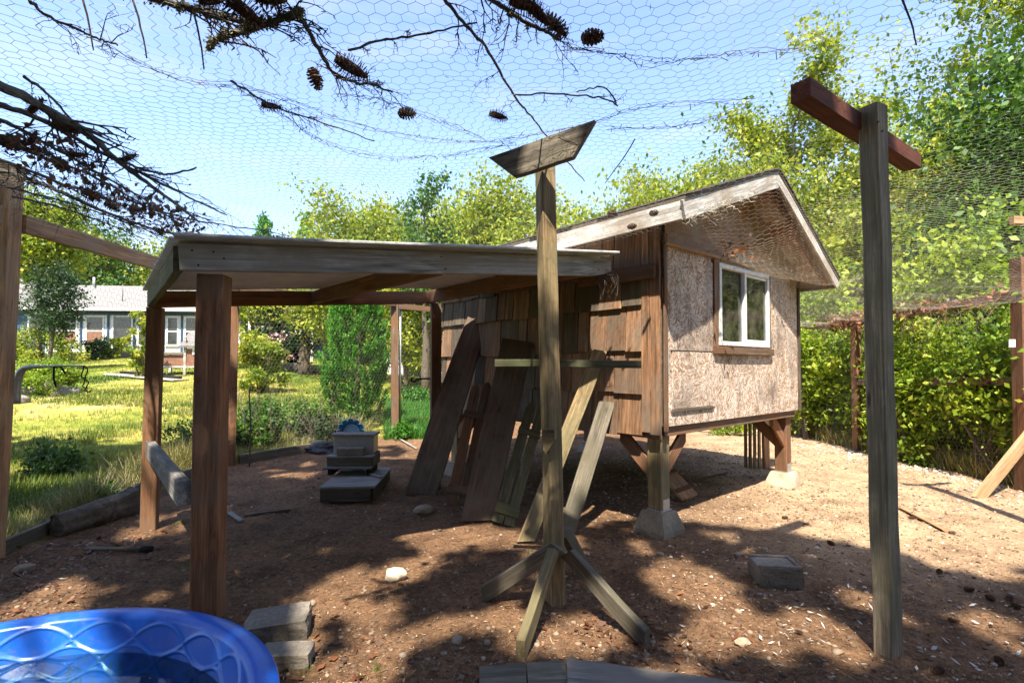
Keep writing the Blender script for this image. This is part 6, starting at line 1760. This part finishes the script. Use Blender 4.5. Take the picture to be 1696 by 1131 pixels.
bits(400, feather_xy, .030, .30, M['feather'], 'feathers', 'loose white feathers strewn on the ground, thickest near the right T post', .4, .012)
def right_xy(n): return RNG.uniform(1.0, 5.6, n), RNG.uniform(3.0, 9.0, n)
bits(3200, right_xy, .026, .42, M['chip'], 'leaf_crumbs', 'brown leaf crumbs and bark on the sunlit dry dirt', .3, .006)
bits(900, right_xy, .09, .04, M['chip'], 'twig_litter', 'thin dry twigs on the sunlit dry dirt', .15, .006)
scatter_pebbles(3800, right_xy, .005, .018, leafmat('pebble_dry', [(0, (.16, .11, .07)), (.5, (.36, .26, .17)), (1, (.6, .5, .38))], 0, .8, .3), 'gravel', 'small pale stones on the sunlit dry dirt')
scatter_pebbles(1400, orange_xy, .006, .02, M['pebble'], 'gravel', 'stones among the drifts of leaves')
def spread_xy(n): return near_xy(n)
bits(150, spread_xy, .024, .3, M['feather'], 'feathers', 'single white feathers and droppings dotted about the pen', .3, .01)
# half-buried stones one can pick out
for k, (px, py, s, lab) in enumerate([(757, 1062, .028, 'rounded tan stone between the pool and the T post foot'), (1230, 1068, .030, 'oval tan stone right of the T post foot'), (1222, 919, .024, 'grey stone left of the paver block'),
                                      (325, 905, .0, ''), (518, 1000, .02, 'orange-brown pebble right of the front shelter post'), (700, 848, .075, 'dark flat stone under the leaning picket panels'),
                                      (1094, 918, .02, 'tan stone right before the nearest pier block'), (40, 945, .045, 'pale flat stone at the foot of the left fence post')]):
    if s: stone('stone', lab, 'stone', gp(px, py) + Vector((0, 0, s * .3)), (s * 1.4, s, s * .7), M['pebble_s'] if 'pebble_s' in M else M.setdefault('pebble_s', concrete('stone_tan', (.24, .17, .11), (.42, .32, .23), 14)), k + 60, 'stones lying in the dirt', sub=2)

# ------------------------------------------------------------------ pine cones
def cone_mesh(name, L_, R_, seed):
    r = random.Random(seed); V, F = [], []
    V1, F1 = tube_arr([(-L_ * .5, 0, 0), (-L_ * .2, 0, 0), (L_ * .2, 0, 0), (L_ * .5, 0, 0)], [R_ * .3, R_ * .5, R_ * .42, R_ * .1], 7)
    V += V1; F += F1
    n = 74
    for i in range(n):
        f = (i + .5) / n; a = i * 2.39996
        x = -L_ * .46 + L_ * .95 * f
        rr = R_ * math.sin(math.pi * (.12 + .80 * f)) ** .7
        o = Vector((0, math.cos(a), math.sin(a))); t = Vector((0, -math.sin(a), math.cos(a))); ax = Vector((1, 0, 0))
        w = R_ * .42 * (1.1 - .4 * f); base = ax * x + o * rr * .35
        tip = ax * (x + L_ * .055 - L_ * .10 * (1 - f) + r.uniform(-.004, .004)) + o * rr * (1 + r.uniform(-.08, .08))
        b0 = len(V); th = ax * (L_ * .016)
        V += [base - t * w * .35, base + t * w * .35, tip + t * w * .75 - o * rr * .12, tip + th * .6, tip - t * w * .75 - o * rr * .12, tip - th + o * rr * .02]
        F += [(b0, b0 + 1, b0 + 2, b0 + 3, b0 + 4), (b0, b0 + 4, b0 + 5), (b0 + 4, b0 + 3, b0 + 5), (b0 + 3, b0 + 2, b0 + 5), (b0 + 2, b0 + 1, b0 + 5), (b0 + 1, b0, b0 + 5)]
    return mesh_from(name, V, F, M['cone'])
M['cone'] = plain('cone_scale', (.12, .065, .038), .8, .5, 40, bmp=.3)
M['cone_lit'] = plain('cone_scale_lit', (.20, .10, .055), .8, .5, 40, bmp=.3)  # brighter copy of the cone colour with sunlight put into it
cm = [cone_mesh('pine_cone', .100, .036, k) for k in range(3)]
def cone(label, p, d, s=1.0, k=0, group='pine cones caught in the netting', roll=0.0, cat='pine cone'):
    o = bpy.data.objects.new('pine_cone', cm[k % 3])
    R3 = frame(Vector(d), (0.3, 1, .2) if abs(Vector(d).normalized().y) < .9 else (1, 0, 0))
    place(o, Matrix.Translation(p) @ R3.to_4x4() @ Matrix.Rotation(roll, 4, 'X') @ Matrix.Scale(s, 4)); return props(o, label, cat, group)
hung = [((582, 118), (.9, .5, -.35), 1.35, 'largest shaggy cone hanging at upper centre left'), ((922, 50), (.6, .4, -.3), .95, 'cone nearest the top edge right of centre, beside a lone cone'),
        ((981, 67), (.9, .3, .3), .85, 'lone cone in the netting right of the twig cluster at the top'), ((674, 192), (.9, -.2, -.1), .85, 'small cone left of the pair above the middle T post'),
        ((825, 196), (.9, .2, -.15), .90, 'small cone right above the left end of the T post board'), ((449, 180), (.9, .3, 0), .80, 'small round cone on the thin twig at upper left'),
        ((403, 22), (.7, .5, -.4), 1.25, 'shaggy cone at the top edge, upper left, among mossy twigs'), ((448, 6), (.9, .2, 0), .9, 'cone cut by the top edge near upper left'),
        ((350, 8), (.9, .2, .1), .7, 'left cone at the very top edge'), ((522, 136), (.3, .2, -.8), .85, 'brown cone just left of the largest shaggy cone'),
        ((870, 14), (.9, .2, -.1), 1.1, 'cone at the top edge above the twig cluster, right of centre'), ((895, 32), (.6, .2, -.4), .95, 'reddish cone squeezed between two cones at the top'),
        ((214, 264), (.8, .2, .5), .85, 'upright round cone on the big left branch near its middle'), ((264, 335), (.4, .4, -.3), .55, 'small ball-shaped cone right of the branch tangle'),
        ((60, 180), (.5, .2, .8), .9, 'jagged cone standing on the upper left limb'), ((110, 215), (.9, .3, -.4), 1.1, 'long cone lying along the upper left limb'), ((100, 275), (.8, .2, -.6), 1.0, 'hanging cone in the left tangle near the post'),
        ((20, 240), (.9, .2, -.2), 1.2, 'large cone at the left edge of the picture'), ((55, 232), (.3, .1, .9), .8, 'stubby cone in the left tangle beneath the limb'), ((150, 325), (.9, .3, -.3), 1.1, 'rusty brown cone in the thick of the left tangle'),
        ((185, 345), (.8, .3, -.5), 1.0, 'dark cone low in the left tangle'), ((225, 350), (.9, .2, -.1), .9, 'cone over the rail at the tangle centre'), ((262, 385), (.6, .3, -.6), .9, 'cone at the lower right end of the tangle'),
        ((300, 350), (.9, .1, .2), .7, 'cone above the shelter roof corner'), ((315, 395), (.9, .1, .1), .8, 'cone touching the shelter roof corner'), ((130, 260), (.9, .4, .2), .8, 'cone half hidden in twigs mid tangle')]
for k, (pp_, d, s, lab) in enumerate(hung): cone(lab, on_net(*pp_) + Vector((0, 0, .012)), d, s * 1.02, k, roll=k * 1.1)
roofc = [((1083, 353), 4.05, 'small cone lying against the white barge board of the coop'), ((1047, 375), 4.1, 'red brown cone and leaf scrap on the net below the barge board'), ((1013, 353), 4.2, 'dark cone on the coop roof edge')]
for k, (pp_, Y, lab) in enumerate(roofc): cone(lab, at(*pp_, Y - .22), (.9, .2, .2), .7, k)
gcones = [(1300, 860), (1376, 903), (1556, 950), (1605, 980), (1640, 995), (1672, 995), (1577, 885), (1682, 1008), (1555, 1117), (1580, 1032), (1655, 1100), (1510, 860)]
glabs = ['reddish cone alone on the sunlit dirt beyond the paver block', 'cone on the sunlit dirt left of the right T post', 'cone at the shade edge right of the T post', 'dark cone in a row at right, its left member', 'dark cone in a row at right, second from left', 'dark cone in a row at right, next to last',
         'cone on bright ground right of the T post beyond the shade', 'dark cone at the right picture edge, end of the row', 'cone at the bottom right close to the picture edge', 'cone in the shaded litter below the row of cones', 'cone in the bottom right corner', 'cone beside the tan board scrap']
for k, (p, lab) in enumerate(zip(gcones, glabs)): cone(lab, gp(*p) + Vector((0, 0, .016)), (math.cos(k * 2), math.sin(k * 2), .1), .52, k, 'pine cones on the ground', k * .9)

# ------------------------------------------------------------------ dead branches lying on the netting
def moss_mat():
    m, n, b, o = mat_new('lichen_bark'); cc = coords(n)
    t = N(n, 'ShaderNodeTexNoise', Scale=22.0, Detail=8.0, Roughness=.7); n.links.new(cc, t.inputs[0]); t2 = N(n, 'ShaderNodeTexNoise', Scale=7.0, Detail=5.0); n.links.new(cc, t2.inputs[0])
    c = ramp(n, t.outputs[0], [(.3, (.035, .028, .024)), (.7, (.11, .095, .085))]).outputs[0]
    c = mix(n, ramp(n, t2.outputs[0], [(.55, (0, 0, 0)), (.68, (1, 1, 1))]).outputs[0], c, (.17, .17, .085))
    n.links.new(c, b.inputs['Base Color']); b.inputs['Roughness'].default_value = .95; bump(n, b, t.outputs[0], .8, .004); return m
M['lichen'] = moss_mat()
LM['moss'] = leafmat('leaf_moss', [(0, (.05, .055, .02)), (1, (.20, .20, .07))], .1)
def branch(label, pxs, r0, r1, seed, ntw, twl, moss=0, dz=.02, lift=None, group=None, name='dead_branch', sub=2):
    r = random.Random(seed)
    P0 = [on_net(*p) + Vector((0, 0, dz + (lift[i] if lift else 0))) for i, p in enumerate(pxs)]
    pts = smooth_pts(P0, 7, .004, r); n_ = len(pts)
    t = thing(name, label, 'branch', pts[0], 0, group)
    V, F = tube_arr(pts, [lerp(r0, r1, i / (n_ - 1)) * r.uniform(.88, 1.12) for i in range(n_)], 7)
    mobj('limb', V, F, M['lichen'], t, smooth=True)
    V, F = [], []; tips = []
    def tw(p, d, L_, rad, dep):
        q = [p]
        k_ = 4
        for _ in range(k_):
            d = (d + Vector((r.uniform(-.4, .4), r.uniform(-.4, .4), r.uniform(-.35, .2)))).normalized()
            q.append(q[-1] + d * L_ / k_)
        tube_arr(q, [rad * (1 - .18 * i) for i in range(k_ + 1)], 4, V, F); tips.append(q[-1]); tips.append(q[2])
        for s_ in q[1:]:     # short spurs
            if r.random() < .6: tube_arr([s_, s_ + Vector((r.uniform(-1, 1), r.uniform(-1, 1), r.uniform(-1, 1))).normalized() * .018], [rad * .8, rad * .5], 3, V, F)
        if dep > 0:
            for s_ in (q[1], q[2], q[3]):
                if r.random() < .75: tw(s_, (d + Vector((r.uniform(-1, 1), r.uniform(-1, 1), r.uniform(-.5, .4)))).normalized(), L_ * r.uniform(.4, .7), rad * .65, dep - 1)
    for k in range(ntw):
        i = int(r.uniform(.08, .98) * (n_ - 2)); d = (pts[i + 1] - pts[i]).normalized()
        side = d.cross(Vector((0, 0, 1))) * r.choice([-1, 1])
        tw(pts[i], (d * r.uniform(.4, 1.2) + side * r.uniform(.3, 1) + Vector((0, 0, r.uniform(-.35, .25)))).normalized(), twl * r.uniform(.4, 1.2), max(.0022, lerp(r0, r1, i / n_) * .4), sub - 1)
    if ntw: mobj('twig', V, F, M['bark_tw'], t)['kind'] = 'stuff'
    if moss:
        C = np.array([list(pts[r.randrange(n_)]) for _ in range(moss)]); P, cv = clusters(C, 14, r0 * .9)
        Vl, Ql, rl = leaf_arrays(P, .016, .4, cv=cv); np_obj('moss', Vl, Ql, LM['moss'], t, rl)['kind'] = 'stuff'
    return t
M['bark_tw'] = plain('twig_bark', (.065, .05, .04), .9, .4, 30)
branch('thick dead limb sloping down from the left edge over the netting', [(-20, 140), (60, 178), (140, 225), (200, 275), (260, 320), (330, 372)], .023, .009, 1, 16, .35)
branch('second dead limb running under the thick one at the left', [(-20, 175), (70, 205), (140, 245), (220, 285), (300, 325), (375, 360)], .015, .005, 2, 16, .30)
branch('smooth curved dead twig rising above the left limb', [(40, 150), (75, 175), (115, 215), (150, 250)], .007, .004, 3, 4, .15, dz=.06)
branch('lichened limb low in the left tangle, heavy with cones', [(-10, 285), (70, 310), (150, 345), (220, 372), (290, 392), (345, 402)], .016, .007, 4, 24, .28, 24)
branch('short stub ending in an upturned tip at the right of the left tangle', [(180, 262), (225, 280), (275, 293), (325, 283)], .008, .005, 5, 6, .15)
branch('twiggy grey branch filling the middle of the left tangle', [(0, 240), (80, 270), (160, 300), (240, 345), (300, 370)], .010, .004, 6, 26, .30)
branch('fine branch tips reaching past the shelter roof corner', [(200, 330), (270, 355), (340, 372), (430, 385), (480, 395)], .008, .003, 7, 20, .25)
branch('twig spray drooping over the left rail', [(20, 330), (90, 345), (170, 372), (240, 400)], .008, .004, 8, 20, .25)
branch('tangled grey branch low along the left edge over the post', [(-20, 262), (40, 285), (110, 312), (180, 335), (250, 372)], .012, .005, 31, 34, .30)
branch('brittle twiggy branch between the two left limbs', [(0, 205), (70, 240), (150, 285), (230, 330), (310, 385)], .010, .004, 32, 34, .30)
branch('scraggly thin branch at the bottom of the left tangle', [(-10, 310), (80, 332), (170, 358), (280, 398), (350, 412)], .008, .003, 33, 34, .26)
branch('mossy knobbly branch at the top left of centre', [(200, -10), (270, 12), (330, 28), (385, 42), (440, 48), (500, 30)], .012, .009, 9, 16, .22, 60)
branch('mossy stub branch crossing below the top cones, left of centre', [(345, 90), (365, 72), (410, 60), (460, 42), (500, 28)], .012, .010, 10, 10, .2, 60)
branch('dark branch carrying the largest shaggy cone', [(490, 25), (520, 75), (548, 125), (580, 142), (620, 150), (650, 160)], .009, .004, 11, 18, .18, 10)
branch('long thin dead twig from the top left corner', [(30, -10), (70, 30), (120, 55), (160, 72), (195, 85)], .006, .003, 12, 7, .15)
branch('long dark twig crossing the sky down onto the T post board', [(722, -12), (765, 45), (810, 95), (850, 165), (885, 215), (935, 275), (968, 305)], .007, .0035, 13, 5, .12, lift=[0, 0, 0, 0, .03, .03, .0])
branch('straight dark twig lying level at upper centre', [(578, 92), (640, 75), (700, 65), (790, 47)], .005, .003, 14, 4, .08)
branch('cone-bearing branch at the top edge right of centre', [(770, -10), (815, 12), (860, 40), (905, 62), (925, 75)], .009, .005, 15, 12, .18, 12)
branch('thin twig lying along the netting at upper left of centre', [(383, 142), (420, 165), (470, 190), (520, 205), (620, 240)], .005, .003, 16, 10, .12)
branch('hooked twig over the netting right of the middle T post', [(850, 165), (920, 163), (1000, 170), (1022, 182), (1000, 152), (955, 160)], .004, .003, 17, 5, .08)
for k, (x0, y0, x1, y1, lab) in enumerate([(136, -5, 155, 84, 'left one of three short twigs dangling at upper left'), (218, -5, 243, 97, 'middle one of three short twigs dangling at upper left'), (318, 10, 338, 116, 'right one of three short twigs dangling at upper left'),
                                           (1492, -5, 1518, 76, 'thin twig dangling near the top right by the trees'), (1052, 230, 1002, 304, 'curved twig hanging right of the T post board')]):
    a = on_net(x0, y0); b = a + Vector((.02, .03, -.30 if k != 1 else -.28)); b = at(x1, y1, a.y + .04)
    o = tube('dangling_twig', smooth_pts([a, a.lerp(b, .5) + Vector((.006, 0, 0)), b], 3, .002), [.0035, .0034, .0032, .003, .0028, .0025, .002], M['bark_tw'], None, 5); props(o, lab, 'twig', 'twigs dangling from the netting')
# dead leaves gathered in the netting
def net_leaves(n, line, spread, size, name, label, vs=.04, z=None, mat='dead'):
    L_ = np.array([[*on_net(*p)] if z is None else [*at(*p, z)] for p in line]); seg = RNG.integers(0, len(L_) - 1, n); t = RNG.random(n)[:, None]
    P = L_[seg] * (1 - t) + L_[seg + 1] * t
    nc = max(3, n // 14); cc_ = P[RNG.integers(0, n, nc)]; k = RNG.integers(0, nc, n); P = cc_[k] + RNG.normal(size=(n, 3)) * np.array([spread, spread, vs])
    V, Q, rr = leaf_arrays(P, size, .6); return props(np_obj(name, V, Q, LM[mat], None, rr), label, kind='stuff')
net_leaves(520, [(0, 240), (60, 240), (120, 290), (200, 330), (260, 370), (310, 385)], .09, .042, 'dead_leaves', 'curled brown leaves and needles caught in the left branch tangle')
net_leaves(130, [(250, 345), (290, 350), (330, 400), (280, 392)], .07, .05, 'dead_leaves', 'brown leaf clump over the shelter roof corner')
P = []
V, Q, rr = [], [], []
def rail_leaves(n, a, b, sp, size, label, vs=.05):
    a, b = np.array(a), np.array(b); nc = max(4, n // 16); c = a + (b - a) * RNG.random((nc, 1)); k = RNG.integers(0, nc, n)
    P = c[k] + RNG.normal(size=(n, 3)) * np.array([sp, sp * 1.6, vs]); V, Q, r_ = leaf_arrays(P, size, .6); props(np_obj('dead_leaves', V, Q, LM['dead'], None, r_), label, kind='stuff')
rail_leaves(420, (5.55, 5.9, 2.20), (5.6, 9.0, 2.14), .09, .065, 'rusty dead leaves heaped in the netting along the right top rail')
rail_leaves(260, (5.60, 8.3, 2.05), (5.62, 9.0, 2.2), .10, .07, 'thick clump of brown leaves on the middle fence post at right')
rail_leaves(240, (5.7, 6.0, 1.24), (5.72, 8.4, 1.18), .06, .06, 'brown leaves along the middle rail of the right fence', .04)
rail_leaves(70, (1.6, 4.2, 2.42), (3.4, 5.9, 2.36), .08, .05, 'few dead leaves on the netting in front of the gable')
rail_leaves(60, (-1.9, 4.6, 2.28), (-1.4, 4.9, 2.30), .08, .06, 'orange leaves lying on the shelter roof')
# stringy roots and torn net hanging at the shelter beam end and barge board
V, F = [], []
rr_ = random.Random(21)
for k in range(40):
    p = up(FR, 2.13) + Vector((rr_.uniform(-.12, .06), rr_.uniform(-.05, .05), rr_.uniform(-.02, .06)))
    tube_arr(smooth_pts([p, p + Vector((rr_.uniform(-.03, .05), rr_.uniform(-.03, .03), -.06)), p + Vector((rr_.uniform(-.06, .08), rr_.uniform(-.04, .04), rr_.uniform(-.2, -.05)))], 3), .002, 3, V, F)
props(mobj('hanging_roots', V, F, M['bark_tw'], None), 'matted dry stems hanging from the end of the grey shelter beam', kind='stuff')
V, F = [], []
for k in range(70):
    u = rr_.uniform(-.25, .9); p = cw(u, -OVG - .04, zr(u) - .12 + rr_.uniform(-.03, .04))
    q = [p]
    for _ in range(5): q.append(q[-1] + Vector((rr_.uniform(-.04, .04), rr_.uniform(-.03, .03), rr_.uniform(-.035, .02))))
    tube_arr(q, .0012, 3, V, F)
props(mobj('frayed_net_edge', V, F, M['wire_pale'], None), 'frayed pale wire ends bunched below the left barge board of the coop', kind='stuff')
# hop vines climbing the right fence in front of the hedge
for k, (yy, x0, lab) in enumerate([(7.6, 5.72, 'leafy vine climbing the right fence wire near the T post'), (9.9, 5.6, 'leafy vine in front of the fence between coop and first post'), (6.3, 5.85, 'leafy vine by the corner fence post')]):
    bush('fence_vine', lab, 'vine', (x0, yy), .25, 1.0, 2.3, 4200, .075, 'vine', 130 + k, 'vines on the right fence', 60, .12, hollow=.2)

# dried vine stems trailing along the right rail, needles caught in the mesh, leaves afloat in the pool
V, F = [], []
rr_ = random.Random(77)
for k in range(130):
    y = rr_.uniform(5.8, 9.4); p = Vector((RXF + rr_.uniform(-.12, .06), y, 2.17 - (y - 5.8) * .03 + rr_.uniform(-.04, .08)))
    q = [p]
    d = Vector((rr_.uniform(-.3, .3), rr_.choice([-1, 1]) * rr_.uniform(.3, 1), rr_.uniform(-.9, .2))).normalized()
    for _ in range(6):
        d = (d + Vector((rr_.uniform(-.4, .4), rr_.uniform(-.4, .4), rr_.uniform(-.5, .2)))).normalized(); q.append(q[-1] + d * rr_.uniform(.04, .09))
    tube_arr(q, rr_.uniform(.0018, .004), 3, V, F)
props(mobj('dried_vines', V, F, plain('dried_vine', (.20, .12, .07), .9, .4, 20), None), 'dried brown vine stems trailing over the right fence rail', kind='stuff')
n = 2600
x = RNG.uniform(-3.6, 4.5, n); y = RNG.uniform(1.0, 6.5, n); k = (vnoise(x, y, .35, 9, 4) > .08) & nkeep(np.stack([x, y], 1)); x, y = x[k], y[k]
V, Q, rr = leaf_arrays(np.stack([x, y, net_z(x, y) + .006], 1), .022, .10)
props(np_obj('needle_litter', V, Q, LM['dead'], None, rr), 'dry needles and crumbs caught in the overhead mesh', kind='stuff')
n = 46; a = RNG.uniform(0, 6.283, n); R_ = np.sqrt(RNG.random(n)) * .82
V, Q, rr = leaf_arrays(np.stack([PC.x + np.cos(a) * R_, PC.y + np.sin(a) * R_, np.full(n, .149)], 1), .035, .5); V[:, 2] = .147 + (V[:, 2] - .149) * .08
props(np_obj('floating_leaves', V, Q, LM['dead'], None, rr), 'few small leaves floating on the pool water', kind='stuff')
